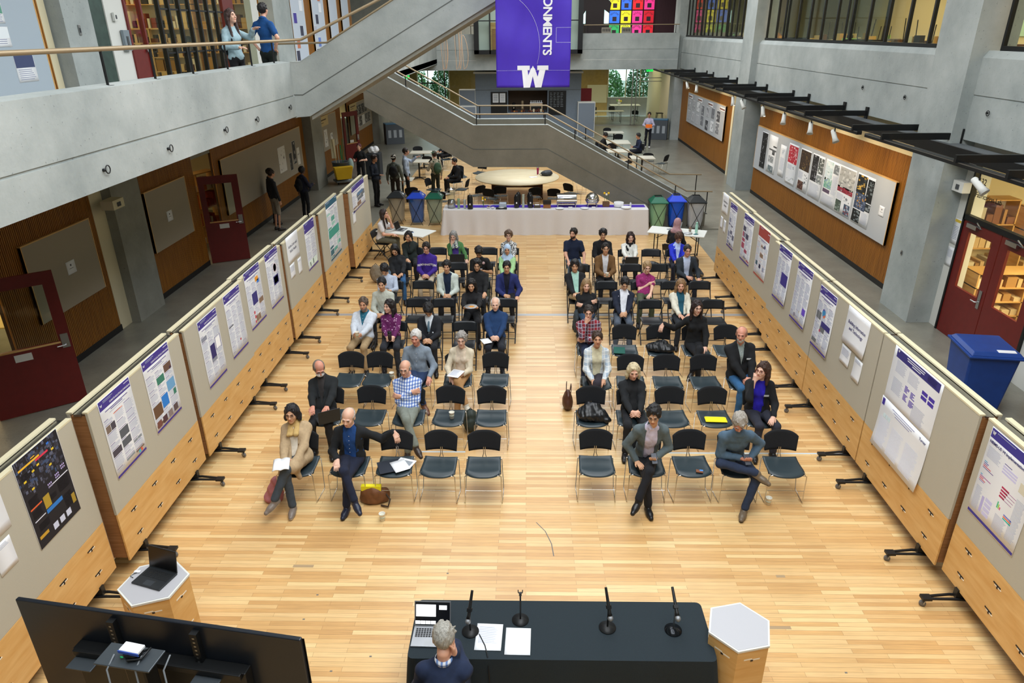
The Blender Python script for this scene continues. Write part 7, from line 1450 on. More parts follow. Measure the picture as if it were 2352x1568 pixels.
def cafe(x,y,w_,d,label):
    t=thing('cafe_table',label,'table',(x,y,0)); MB().box(-w_/2,w_/2,-d/2,d/2,.71,.74,mat('pale_laminate','#cfcabb',.35)).build('tabletop',t,bevel=.006); MB().tube([(0,0,.02),(0,0,.71)],.035,M_black,10).build('pole',t)
    q=MB()
    for i in range(4): a=i*PI/2+PI/4; q.tube([(0,0,.06),(.32*math.cos(a),.32*math.sin(a),.02)],.02,M_black,6)
    q.build('base',t)
cafe(-4.62,31.8,1.15,.75,'pale square cafe table, farther of the two at the rear left'); cafe(-4.5,29.5,.85,.75,'pale square cafe table, nearer of the two at the rear left'); cafe(-4.55,25.6,.8,.7,'pale cafe table mostly hidden behind the student in the cap'); cafe(4.6,38.1,1.0,.8,'farthest pale cafe table at the right rear'); cafe(4.3,34.6,1.3,1.2,'pale cafe table where the person with a phone sits'); cafe(4.1,32.0,1.0,.9,'pale cafe table just above the stair rail'); cafe(4.9,30.2,1.0,.8,'nearest pale cafe table beyond the stair rail')
t=folding_table('white meeting table with flowers inside the rear glass room',6.6,49.3,0,2.0,1.0,1.05); t=thing('flower_vase','small colourful flower arrangement in the rear glass room','flowers',(6.2,49.3,1.06)); MB().lathe([(.08,0),(.1,.15)],M_paper,12).build('vase',t); q=MB(); [q.ball((.12*math.cos(a),.1*math.sin(a),.22+.04*(a%2)),.07,C(c_),8) for a,c_ in ((0,'#e0c84a'),(1.5,'#d87a7a'),(3,'#8ab86a'),(4.5,'#e8e0d0'))]; q.build('flowers',t)
folding_table('pale long table at the left of the rear glass room',5.2,48.2,0,2.4,.7,.78,mat('pale_laminate','#cfcabb'))
for x,y,rz,l in ((4.6,50.2,0,'black office chair inside the rear glass room'),(7.2,48.2,2.8,'black chair before the meeting table in the rear glass room'),(5.9,50.4,.1,'black chair behind the meeting table in the rear glass room')): chair('s',x,y,rz,l,g_)
t=thing('bar_stool','tall black stool beside the rear glass door','stool',(8.1,44.6,0)); MB().box(-.2,.2,-.2,.2,.98,1.02,M_black).build('seat',t)
for a in (-1,1):
    for b in (-1,1): MB().tube([(a*.15,b*.15,.98),(a*.26,b*.26,0)],.02,M_black,6).build('leg',t)
# cleaning cart in left corridor
t=thing('cleaning_cart','grey and yellow janitor cart with mops in the left corridor','cleaning cart',(-7.55,28.6,0),.5); MB().lathe([(.26,.15),(.34,.85),(.37,.87),(.35,.88),(.3,.8),(.25,.2)],C('#5a6066'),24).build('barrel',t); q=MB(); tap(q,-.36,.36,-.28,.0,.25,.8,.75,1.05,C('#e6b81a')); q.v=[(a-.05,b-.36,c_) for a,b,c_ in q.v]; q.build('yellow_caddy',t,bevel=.02); q=MB(); [q.tube([(a,b,.4),(a*1.9,b*1.5,1.75)],.016,C(c_),6) for a,b,c_ in ((-.12,.05,'#c8b48a'),(-.02,.1,'#d8d0b8'),(.1,.08,'#3a7a4a'))]; q.build('mop_handles',t); q=MB(); q.box(-.30,-.12,.1,.14,1.0,1.75,C('#d8cfae')); q.box(.05,.1,.05,.09,.95,1.5,C('#2f7a48')); q.build('dust_mop',t); q=MB(); q.ball((.38,-.1,.75),(.13,.12,.25),C('#9fb8b4'),12); q.build('rag_bag',t); MB().box(-.3,.42,-.3,.3,.08,.15,C('#8f979c')).build('platform',t)
for a in (-.22,.32): MB().lathe([(.01,-.02),(.05,-.02),(.05,.02),(.01,.02)],M_black,12,X=Matrix.Translation((a,-.2,.05))@Matrix.Rotation(PI/2,4,'Y')).build('caster',t)
lump('trash_sack','white bunched plastic sack on a dark trolley in the left corridor','sack',-6.4,29.6,1.05,[((0,0,.1),(.22,.16,.16)),((.12,.02,.16),(.12,.1,.12))],M_paper,.02,.02)
t=thing('dark_trolley','dark trolley carrying the white sack in the left corridor','trolley',(-6.4,29.6,0)); MB().box(-.3,.3,-.3,.3,.12,1.05,C('#20262c')).build('bin',t,bevel=.02)
for a in (-.24,.24): MB().lathe([(.01,-.02),(.06,-.02),(.06,.02),(.01,.02)],M_black,12,X=Matrix.Translation((a,-.2,.06))@Matrix.Rotation(PI/2,4,'Y')).build('wheel',t)
# workshop content behind lab doors
for i,(y,x,h) in enumerate(((15.7,9.9,2.2),(15.7,12.2,2.0),(13.6,10.0,1.2),(12.6,13.2,1.8))): shelfunit('workshop_shelf','warm-lit storage shelf inside the workshop, %s'%['against the far wall, left one','against the far wall, right one','low one just behind the door panes','at the outer side'][i],'shelf',x,y,0,2.0,h,['#d8b888','#e8d8b8','#b88a52','#c9c2b0','#8a5a3a','#e0c8a0'],0,40+i,.5,4)
for x,y,l in ((10.3,10.2,'plywood workbench just inside the workshop doors'),(10.4,12.2,'second plywood workbench inside the workshop')): folding_table(l,x,y,1.57,1.6,.8,.9,M_ply)
for x,y,l in ((-10.3,10.0,'yellow-topped table in the room behind the nearest red door'),(-10.2,18.6,'wooden table in the room behind the open corridor door'),(-10.2,12.0,'second yellow-topped table in the nearest left room')): folding_table(l,x,y,.1,1.6,.8,.75,mat('yellow_top','#d9bd78',.5))
shelfunit('room_shelf','shelf with red and orange items seen through the corridor door','shelf',-9.6,19.9,0,1.6,2.0,['#c83a2a','#e0742a','#e8e0d0','#a02a20','#d8c8a8'],1.2,55,.4,4)
# ================= PEOPLE =================
import time as _t; _t0=_t.time()
P=dict
N=lambda s,x,y,z: (x,y,z)
def row(k,i,dx=0,dy=0): return (XS[k][i]+dx,ROW[k]+dy)
FRONT=.0068; MIDH=.0085; FAR=.0105
# (seat, head px-derived (x,z) world, label, chair-phrase, spec)
AUD=[
('L1',0,'person with a black bob and glasses in a beige coat, front row left','the person in the beige coat',P(f=1,style='bob',hl=.75,hair='#17151a',skin='asian',glasses=1,arms=('lap','clasp'),legs='crossR',top=dict(t='coat',c='#b39a78',w0=.04,w1=.07,zb=.1,**{'in':'#d8cdbb'}),scarf='#c4a468',pants='#3d4650',shoe='#7b7068',sole='#c9c2b6',yaw=.0,pitch=.1)),
('L1',1,'bald person in black cardigan over blue shirt, arm along the next chair','the person in the black cardigan',P(style='bald',hair='#a79c92',skin='pale',arms=('thigh','stretch'),legs='crossL',top=dict(t='cardigan',c='#15181c',w0=.075,w1=.085,**{'in':'#15407c'}),pants='#161d33',shoe='#1b2238',yaw=-.15,pitch=.35,roll=.1)),
('L2',0,'person wearing a white face mask and black jacket, typing on a laptop','the masked person in black',P(style='fringe',hair='#6e655c',skin='ruddy',mask=1,glasses=1,arms=('typ','typ'),legs='flat',top=dict(t='suit',c='#15191c',w0=.01,w1=.06,**{'in':'#2a2626'}),pants='#17181c',yaw=.5,pitch=.45)),
('L2',2,'older person in a white and blue check shirt with folded arms','the person in the check shirt',P(style='bald',hair='#8a8178',skin='light',glasses='#8a8078',arms=('fold','fold'),legs='crossL',top=dict(t='shirt',c='#CHECK'),pants='#7b8178',shoe='#3a2e28',yaw=-.1,pitch=.2)),
('L3',2,'white-haired person in a slate blue shirt and jeans','the white-haired person in slate blue',P(style='short',vol=.012,hair='#c9c6c2',skin='ruddy',arms=('thigh','rest'),legs='crossL',top=dict(t='shirt',c='#7f8c9a'),pants='#24385c',shoe='#6a4330',yaw=-.1,pitch=.2,bulk=1.08)),
('L3',3,'grey-haired person in a cream cardigan writing on a notepad','the person in the cream cardigan',P(f=1,style='short',vol=.018,hair='#8f8a85',skin='pale',glasses='#8a6a5a',arms=('lap','clasp'),legs='crossL',top=dict(t='cardigan',c='#d2c6ae',w0=.07,w1=.085,zb=.1,**{'in':'#dccbb6'}),pants='#b48a5c',shoe='#c9c2b2',yaw=0,pitch=.15)),
('L4',0,'bearded person in a pale grey hoodie holding a paper cup','the person in the pale grey hoodie',P(style='short',hair='#5a4a3e',beard='#7d6f66',skin='tan',arms=('hold','hold'),legs='flat',top=dict(t='jacket',c='#c7ced8',hood=1,w0=.01,w1=.075,zb=.22,**{'in':'#1f6178'}),pants='#a38b68',bulk=1.1,pitch=.15)),
('L4',1,'dark-haired person in a magenta dotted blouse looking to the side','the person in the magenta blouse',P(f=1,style='long',hl=.6,hair='#1d1618',skin='pale',arms=('clasp','clasp'),top=dict(t='shirt',c='#DOTM'),pants='#23262e',yaw=-.55,pitch=.1)),
('L4',2,'person in a black suit and striped tie bowing over their hands','the person in the suit and striped tie',P(style='quiff',vol=.018,hair='#0f0e12',skin='asian',arms=('clasp','clasp'),top=dict(t='suit',c='#15181f',w0=.015,w1=.07,**{'in':'#cfd6dd'}),tie='#4f6878',pants='#15181f',pitch=.85,dy=-.12,dz=-.06)),
('L4',4,'bald elderly person in a blue sweater with clasped hands','the elderly person in the blue sweater',P(style='fringe',hair='#c2bcb6',skin='pale',arms=('clasp','clasp'),top=dict(t='knit',c='#163660',turtle=1),pants='#1b1e28',pitch=.15,bulk=1.05)),
('L5',0,'person in a pale grey half-zip top behind the grey hoodie','the person in the pale half-zip',P(style='short',hair='#121114',skin='asian',arms=('clasp','clasp'),top=dict(t='shirt',c='#b9beb4'),pants='#3a3a3e',pitch=.25)),
('L5',3,'long-haired person in black holding a plate of food','the person holding a plate',P(f=1,style='long',hl=1.1,hair='#0f0d10',skin='asian',arms=('plate','plate'),top=dict(t='knit',c='#121216',turtle=1),pants='#15161b',pitch=.3,dy=-.06)),
('L6',0,'person with bowed head in a light blue shirt, aisle panel side','the bowed person in light blue',P(style='short',vol=.016,hair='#131215',skin='asian',arms=('phone','phone'),top=dict(t='shirt',c='#aeb9cc'),pants='#1d222c',pitch=.8,dy=-.12,dz=-.05)),
('L6',2,'person in an open pale mint jacket over a navy shirt','the person in the mint jacket',P(style='short',vol=.015,hair='#121114',skin='asian',arms=('clasp','clasp'),top=dict(t='jacket',c='#c3cdc6',w0=.055,w1=.085,**{'in':'#14263f'}),pants='#17191f',pitch=.2)),
('L6',3,'person with glasses in a black turtleneck sweater','the person in the black turtleneck',P(style='quiff',vol=.02,hair='#141216',skin='asian',glasses=1,arms=('lap','thigh'),top=dict(t='knit',c='#111215',turtle=1),pants='#17191f',pitch=.25)),
('L6',4,'person with glasses in a royal blue jacket at the aisle','the person in the royal blue jacket',P(style='short',hair='#121114',skin='asian',glasses=1,arms=('clasp','rest'),top=dict(t='jacket',c='#222c66',w0=.03,w1=.07,**{'in':'#15182a'}),pants='#14161b',pitch=.25,shoe='#1a1c20',sole='#dddddd')),
('L7',0,'long black-haired person in a black jacket and jeans looking down','the person in black jacket and jeans',P(f=1,style='long',hl=.8,hair='#100e12',skin='asian',arms=('lap','lap'),top=dict(t='jacket',c='#14171c',w0=.0,w1=.02,zb=.3,hood=1,**{'in':'#14171c'}),pants='#2f5c8a',pitch=.5)),
('L7',1,'person with glasses in a purple sweatshirt lettered in white','the person in the purple sweatshirt',P(style='short',vol=.014,hair='#1c1513',skin='light',glasses=1,arms=('clasp','clasp'),top=dict(t='knit',c='#3c2288'),pants='#b8ac96',pitch=.3,print_=1)),
('L7',3,'person with bowed head in a black T-shirt with a round emblem','the bowed person in the black T-shirt',P(style='quiff',vol=.016,hair='#141113',skin='olive',arms=('phone','phone'),top=dict(t='tee',c='#131315'),pants='#5a6658',pitch=.8,dy=-.12,dz=-.05,emblem=1)),
('L7',4,'person in a pale blue headscarf and light green cardigan','the person in the pale blue headscarf',P(f=1,style='hijab',scarfc='#b4cbe6',skin='tan',arms=('lap','lap'),top=dict(t='cardigan',c='#9cc78e',w0=.05,w1=.08,**{'in':'#b8cfe8'}),pants='#2b2e35',pitch=.15)),
('L8',0,'person with black bob and glasses resting cheek on hand','the person resting cheek on hand',P(f=1,style='bob',hair='#121014',skin='asian',glasses=1,arms=('lap','cheek'),top=dict(t='jacket',c='#16211f',w0=.0,w1=.03,**{'in':'#16211f'}),pants='#16181e',pitch=.25,roll=.12,dy=-.05)),
('L8',2,'long grey-haired person in a green cardigan and patterned scarf','the grey-haired person in green',P(f=1,style='long',hl=.6,hair='#8e8c8a',skin='pale',arms=('mouth','rest'),top=dict(t='cardigan',c='#44723f',w0=.07,w1=.085,**{'in':'#3f2a78'}),scarf='#SPECK2',pants='#23262e',pitch=.35,yaw=-.1,dy=-.05)),
('L8',4,'curly-haired person with glasses in a black and white blouse','the curly-haired person',P(f=1,style='curly',hair='#5f4a3c',skin='pale',glasses=1,arms=('lap','lap'),top=dict(t='shirt',c='#SPECK'),pants='#2a2c33',pitch=.1)),
('R1',1,'black-haired person with glasses in a grey blazer and lavender shirt','the person in the grey blazer, front row',P(style='quiff',vol=.016,hair='#121114',skin='asian',glasses=1,arms=('bend','phone'),legs='crossR',top=dict(t='suit',c='#586468',w0=.06,w1=.085,**{'in':'#cfc9e2'}),pants='#15161c',shoe='#101114',yaw=-.25,pitch=.3,roll=-.05)),
('R1',3,'grey-haired person in a blue-grey sweater looking at a phone','the person in the blue-grey sweater',P(style='short',vol=.012,hair='#9c958c',skin='ruddy',arms=('phone','phone'),legs='fourL',top=dict(t='knit',c='#4d6478'),pants='#26324a',shoe='#6b5d4c',sole='#2a2420',yaw=-.15,pitch=.7,dy=-.10,dz=-.03,collar=1)),
('R2',1,'blonde bobbed person in a black blazer and black top','the blonde person in the black blazer',P(f=1,style='bob',hair='#c8b894',skin='light',arms=('clasp','clasp'),top=dict(t='suit',c='#14171b',w0=.05,w1=.08,**{'in':'#0e0f12'}),pants='#14161b',pitch=.25)),
('R2',4,'brown-haired person in black cardigan and blue top, hand at mouth','the person with hand at mouth, second row',P(f=1,style='long',hl=.62,hair='#3a2218',skin='pale',glasses='#8a2a2a',arms=('mouth','lap'),top=dict(t='cardigan',c='#14161a',w0=.06,w1=.085,**{'in':'#2318a8'}),pants='#2a2c38',yaw=-.85,pitch=.1,badge=('#a8acb0',.33,.10),bulk=1.1,twist=-.3)),
('R3',0,'person in a pale plaid blazer over a cream top at the aisle','the person in the plaid blazer',P(f=1,style='bun',hair='#3c2a20',skin='tan',arms=('lap','lap'),legs='crossR',top=dict(t='suit',c='#PLAIDW',w0=.06,w1=.085,**{'in':'#d6cfb0'}),pants='#2f2a33',yaw=.0,pitch=.05)),
('R3',4,'grey-bearded person in a black zip jacket and blue jeans','the bearded person in the black jacket',P(style='fringe',hair='#9a6f5a',beard='#b9b2aa',skin='ruddy',arms=('clasp','clasp'),top=dict(t='jacket',c='#15171b',w0=.0,w1=.05,zb=.25,**{'in':'#8f9a98'}),pants='#2f5f8c',shoe='#2a2420',yaw=-.4,pitch=.15,bulk=1.12,w=1.05,badge=('#c8ccd0',.36,.11))),
('R4',0,'person with glasses in a red plaid shirt, hand at mouth','the person in the red plaid shirt',P(style='short',hair='#2a221e',skin='light',glasses=1,arms=('mouth','fold'),top=dict(t='shirt',c='#PLAIDR'),pants='#1d2740',yaw=-.1,pitch=.2,bulk=1.05)),
('R4',3,'long-haired person with glasses in a black sweater, arm stretched out','the person in black with arm stretched',P(f=1,style='long',hl=.7,hair='#2a1c1c',skin='pale',glasses=1,arms=('stretch','lap'),legs='crossR',top=dict(t='knit',c='#101215'),pants='#15171c',yaw=.1,pitch=.15,badge=None)),
('R5',0,'long blond-haired person in a black sweater with white chest stripes','the person in the striped black sweater',P(f=1,style='long',hl=.7,hair='#8f7350',skin='pale',arms=('fold','fold'),legs='crossR',top=dict(t='knit',c='#121418'),pants='#27405c',yaw=.05,pitch=.2,stripes=1)),
('R5',1,'black-haired person in a navy blazer and white open-neck shirt','the person in the navy blazer',P(style='short',vol=.012,hair='#1a181b',skin='asian',arms=('clasp','clasp'),top=dict(t='suit',c='#141c30',w0=.05,w1=.08,**{'in':'#dfe2ea'}),pants='#4d5766',pitch=.45)),
('R5',3,'long-haired blond person in a cream jacket over a teal top','the person in the cream jacket',P(f=1,style='long',hl=.75,hair='#8a6a48',skin='light',arms=('lap','lap'),top=dict(t='jacket',c='#d5d2c2',w0=.045,w1=.08,hood=1,**{'in':'#175064'}),pants='#20262e',yaw=-.15,pitch=.2)),
('R6',0,'person in a black leather jacket, mint shirt and khaki trousers','the person in the leather jacket',P(style='quiff',vol=.02,hair='#131115',skin='asian',arms=('lap','clasp'),legs='crossL',top=dict(t='jacket',c='#131419',w0=.045,w1=.08,**{'in':'#a5cfc0'}),pants='#c2b499',shoe='#141416',pitch=.2,ax=-.1)),
('R6',2,'short blond-haired person with glasses in a magenta short-sleeved shirt','the person in the magenta shirt',P(f=1,style='short',vol=.014,hair='#9c7f58',skin='pale',glasses=1,arms=('fold','lap'),top=dict(t='shirt',short=1,c='#MAGSP'),pants='#46503c',pitch=.2)),
('R7',1,'person with glasses in a brown corduroy jacket holding a cup','the person in the brown jacket',P(style='short',vol=.008,hair='#1a1617',skin='asian',glasses=1,arms=('hold','hold'),top=dict(t='jacket',c='#70512f',w0=.035,w1=.07,**{'in':'#dfe0e6'}),pants='#15161b',pitch=.1)),
('R7',4,'person with glasses in a dark grey blazer and light blue shirt','the person in the dark grey blazer',P(style='short',hair='#2f2926',skin='light',glasses=1,arms=('clasp','rest'),top=dict(t='suit',c='#2c333b',w0=.05,w1=.08,**{'in':'#bcc9e4'}),pants='#1c2230',pitch=.2)),
('R8',0,'bearded person in a navy polo shirt and grey-blue jeans','the person in the navy polo shirt',P(style='short',vol=.014,hair='#1d1714',beard='#33261f',skin='light',arms=('thigh','rest'),top=dict(t='tee',c='#13203a'),pants='#5c7288',yaw=-.45,pitch=.15,bulk=1.08)),
('R8',1,'person with glasses and tousled black hair in a black sweater','the person in the black sweater, rearmost row',P(style='quiff',vol=.022,hair='#141216',skin='asian',glasses=1,arms=('lap','lap'),top=dict(t='knit',c='#121318'),pants='#191b20',pitch=.2)),
('R8',2,'wavy-haired person in a white cropped knit top with a laptop','the person in the white knit top',P(f=1,style='wavy',hl=1.0,hair='#2a1614',skin='pale',arms=('typ','typ'),top=dict(t='cardigan',c='#dcdcd6',w0=.0,w1=.085,zb=.3,**{'in':'#17181c'}),pants='#17181c',pitch=.25,roll=-.1)),
('R8',4,'short-haired person in a cobalt blue blazer looking down','the person in the cobalt blazer',P(f=1,style='short',vol=.02,hair='#4a2e20',skin='olive',arms=('lap','lap'),top=dict(t='suit',c='#1a2cc0',w0=.03,w1=.07,**{'in':'#b8c8f0'}),pants='#15182a',pitch=.6,dy=-.06)),
]
SPEC={'#CHECK':lambda:patmat('check','#dfe4ee','#6f8ec8',None,1),'#DOTM':lambda:patmat('dots','#5c1450','#d8b8d0',None,1),'#SPECK':lambda:patmat('speck','#d8d8d6','#2a2c30',None,1.2),'#SPECK2':lambda:patmat('speck','#c8cfc8','#4a5a4a',None,1.6),'#PLAIDW':lambda:patmat('plaid','#cdd3d6','#a3b3c4','#e8e8e4',1),'#PLAIDR':lambda:patmat('plaid','#8e1f2c','#4a3a48','#b8b8c8',1),'#MAGSP':lambda:patmat('dots','#8a2060','#b04a88',None,1.4)}
HEADPX={('L1',0):(674,972),('L1',1):(800,958),('L2',0):(738,885),('L2',2):(932,868),('L3',2):(955,775),('L3',3):(1060,780),('L4',0):(836,708),('L4',1):(894,712),('L4',2):(985,728),('L4',4):(1138,712),('L5',0):(877,652),('L5',3):(1083,665),('L6',0):(885,636),('L6',2):(1026,612),('L6',3):(1096,615),('L6',4):(1164,613),('L7',0):(907,578),('L7',1):(979,569),('L7',3):(1100,578),('L7',4):(1165,580),('L8',0):(938,546),('L8',2):(1042,556),('L8',4):(1168,548),
('R1',1):(1503,937),('R1',3):(1702,942),('R2',1):(1454,868),('R2',4):(1752,850),('R3',0):(1372,778),('R3',4):(1703,768),('R4',0):(1352,717),('R4',3):(1601,706),('R5',0):(1346,668),('R5',1):(1434,670),('R5',3):(1563,664),('R6',0):(1320,618),('R6',2):(1486,622),('R7',1):(1391,571),('R7',4):(1579,575),('R8',0):(1317,536),('R8',1):(1385,538),('R8',2):(1448,550),('R8',4):(1558,553)}
_cw=np.array(camo.matrix_world); 
def ray_at(px,py,y):
    d=_cw[:3,:3]@np.array([px-1176,-(py-784),-1598.5]); t=(y-0)/d[1]; return np.array([0,0,5.7])+d*t
hand={}
for k,i,lab,oc,sp in AUD:
    OCC[(k,i)]=oc
place_chairs()
for k,i,lab,oc,sp in AUD:
    x,y=row(k,i); lean=-.03+sp.get('dy',0); px,py=HEADPX[(k,i)]
    w_=ray_at(px,py,y+lean+.05); z=w_[2]
    zt=1.23 if not sp.get('f') else 1.19
    zt+=sp.get('dz',0)
    # place the head where measured; limit height to human range by moving along depth
    lo,hi=zt-.07,zt+.07; zc=min(max(z,lo),hi)
    yy=y+lean+.05
    if zc!=z:
        for it in range(60):
            w_=ray_at(px,py,yy)
            if w_[2]>hi: yy-=.01
            elif w_[2]<lo: yy+=.01
            else: break
            if abs(yy-(y+lean+.05))>.22: break
    w_=ray_at(px,py,yy); hx=max(-.22,min(.22,w_[0]-x)); sp['head']=(hx,w_[1]-y,max(zt-.10,min(zt+.10,w_[2])))
    for key in ('c','in'):
        c_=sp['top'].get(key)
        if c_ in SPEC: sp['top'][key]=SPEC[c_]()
    if sp.get('scarf') in SPEC: sp['scarf']=SPEC[sp['scarf']]()
    if sp.get('print_'): sp['print']=('WASHINGTON',.064,'#e0dad0',.60,.08)
    sp['px']=hx*.45; sp['seed']=hash((k,i))%7 if 0 else (ord(k[1])*3+i*5)%7
    h=FRONT if k[1] in '12' else .0078 if k[1]=='3' else MIDH if k[1] in '456' else .0092
    T=person(sp,(x,y,0),0,lab,h); hand[(k,i)]=T['_wr']; 
    if k=='L7' and i==3:
        q=MB(); q.ball((.045,-.135+.03,.88),(.035,.02,.035),C('#c8a8a8'),12); q.build('emblem',T)
    if sp.get('collar'):
        pass
# extra people: speaker, tables, standing
print('AUD',_t.time()-_t0)
def who(lab,loc,rz,sp,h=FAR):
    sp.setdefault('head',(0,-.02,1.2)); return person(sp,loc,rz,lab,h)
spk=who('grey-haired person in a navy sweater seated at the black table, back turned',(-.66,3.98,0),PI,P(style='short',hair='#9a978f',vol=.012,skin='light',arms=('cheek','typ'),top=dict(t='knit',c='#15233f'),pants='#1c2230',pitch=.45,head=(.0,-.14,1.24),bulk=1.1,legs='back'),.0065)
q=MB(); q.lathe([(.068,-.02),(.075,.02),(.068,.035)],SPEC['#CHECK'](),20,(0,-.075,1.075)); q.build('collar',spk)
chair('s',-.66,3.92,PI,'chair under the grey-haired speaker at the black table','stacking chairs of the audience')
who('long-haired person in a white T-shirt and olive trousers at the left folding table',(-3.88,18.30,0),R_(78),P(f=1,style='long',hl=1.2,hair='#2c1c18',skin='light',glasses=1,arms=('typ','mouth'),top=dict(t='tee',c='#d8d6d8'),pants='#5d5c4c',pitch=.05,head=(0,-.08,1.24)),.009); chair('f',-3.88,18.30,R_(78),'black folding chair under the long-haired person at the left table','folding chairs of the audience')
who('person in a pink headscarf and black top at the right folding table',(3.75,17.15,0),R_(150),P(f=1,style='hijab',scarfc='#b08a8e',skin='tan',arms=('typ','typ'),top=dict(t='knit',c='#17191e'),pants='#17191e',pitch=.2,head=(0,-.08,1.26)),.009); chair('f',3.75,17.15,R_(150),'black folding chair under the person in the pink headscarf','folding chairs of the audience')
# balcony pair
who('long-haired person with black backpack and pale blue top on the balcony',(-5.45,14.0,4.3),R_(65),P(f=1,stand=1,style='long',hl=1.1,hair='#3c2824',skin='pale',arms=('bend','point'),top=dict(t='knit',c='#9db8c2'),pants='#15171c',pitch=0,head=(0,-.02,1.66),backpack='#17191d'),.0085)
who('short dark-haired person in a blue T-shirt, hands on hips, on the balcony',(-5.30,15.35,4.3),R_(165),P(stand=1,style='short',hair='#151216',vol=.012,skin='light',arms=('hip','hip'),top=dict(t='tee',c='#134a86'),pants='#17201c',pitch=0,head=(0,-.02,1.80),sc=1.05),.0085)
# corridor three
who('person in a dark shirt at the board in the left corridor, half hidden',(-8.1,22.0,0),R_(120),P(stand=1,style='short',hair='#17120f',skin='olive',arms=('side','side'),top=dict(t='shirt',c='#1d2430'),pants='#1a2440',head=(0,-.02,1.66)))
who('person in a charcoal shirt and beige shorts in the left corridor',(-7.78,21.25,0),R_(140),P(stand=1,style='short',hair='#2a1c16',skin='tan',arms=('side','side'),top=dict(t='shirt',c='#24262a'),pants='#8c8272',head=(0,-.02,1.76),sc=1.04,shorts=1,shoe='#2a2422'))
who('person in a dark navy coat with bag facing the corridor wall',(-7.3,22.7,0),R_(150),P(f=1,stand=1,style='short',hair='#0f0d10',vol=.02,skin='dark',arms=('bend','side'),top=dict(t='jacket',c='#15172c',w0=.0,w1=.01,**{'in':'#15172c'}),pants='#101116',head=(0,-.04,1.58),backpack='#14151a'))
# group by the bins
who('person with reddish hair in a black top beside the janitor cart',(-6.5,27.6,0),R_(-5),P(f=1,stand=1,style='bun',hair='#5a2430',skin='pale',arms=('bend','bend'),top=dict(t='tee',c='#15171b'),pants='#121317',head=(0,-.02,1.6),pitch=-.15))
who('curly-haired person in dark navy behind the last left panel',(-5.3,24.5,0),R_(75),P(f=0,stand=1,style='curly',hair='#2a1a14',skin='tan',arms=('bend','side'),top=dict(t='shirt',c='#141d2c'),pants='#11141a',head=(0,-.02,1.66),glasses=1))
who('person in a white cap and grey sweatshirt with a black backpack',(-4.67,24.8,0),R_(178),P(stand=1,style='short',hair='#15120f',cap='#c9c0ae',capback=1,skin='brown',arms=('side','side'),top=dict(t='knit',c='#5a6058'),pants='#2c2420',head=(0,-.02,1.62),backpack='#16171a'))
who('tall dark-haired person in a pale blue sweatshirt gesturing',(-4.3,25.2,0),R_(100),P(stand=1,style='short',hair='#241915',vol=.014,skin='light',arms=('side','point'),top=dict(t='knit',c='#a9b7cc'),pants='#15161a',head=(0,-.02,1.78),sc=1.05))
who('person in a green cap with a green and orange backpack',(-3.3,25.4,0),R_(215),P(stand=1,style='short',hair='#3a2a20',cap='#5a7a60',skin='light',arms=('side','bend'),top=dict(t='shirt',c='#a8a08c'),pants='#2c3024',head=(0,-.02,1.64),backpack='#3e5a44'))
who('person in black seated before the stair, legs stretched out',(-2.7,26.6,0),R_(-60),P(style='short',hair='#151216',skin='tan',arms=('lap','lap'),top=dict(t='jacket',c='#121317',w0=0,w1=.01,**{'in':'#121317'}),pants='#121318',shoe='#c9c9c9',pitch=.2)); chair('s',-2.7,26.6,R_(-60),'black shell chair under the seated person before the stair',g_)
who('seated person in black behind the far left cafe table',(-3.7,32.4,0),R_(-40),P(style='short',hair='#151216',skin='tan',arms=('typ','typ'),top=dict(t='jacket',c='#14161a',w0=0,w1=.01,**{'in':'#14161a'}),pants='#121318',pitch=.3)); chair('s',-3.7,32.4,R_(-40),'black chair under the seated person at the far left cafe table',g_)
# right rear
who('person in a lilac top and black face mask holding an orange paper',(6.32,37.6,0),R_(-15),P(stand=1,style='short',hair='#1a1516',skin='olive',arms=('bend','bend'),top=dict(t='knit',c='#b8b4cc'),pants='#161a26',shoe='#e0e0e0',head=(0,-.04,1.66),pitch=.2))
t=thing('orange_paper','bright orange paper held by the standing person at the rear','paper',(6.27,37.22,1.14),-.2); MB().box(-.16,.16,-.004,.004,-.09,.09,mat('bright_orange','#ff7a1a',.6)).build('sheet',t)
who('dark-haired person in a navy shirt looking at a phone, rear right',(5.15,33.2,0),R_(-75),P(style='short',vol=.016,hair='#121013',skin='tan',arms=('bend','phone'),top=dict(t='shirt',c='#15203a'),pants='#121520',pitch=.25)); chair('s',5.15,33.2,R_(-75),'black chair under the person with a phone, rear right',g_)
who('person in black bent over the cafe table at the rear right',(3.55,33.9,0),R_(65),P(style='short',hair='#141114',vol=.016,skin='tan',arms=('typ','typ'),top=dict(t='knit',c='#15171d'),pants='#121520',pitch=.7,head=(0,-.16,1.15))); chair('s',3.55,33.9,R_(65),'black chair under the person bent over the cafe table',g_)
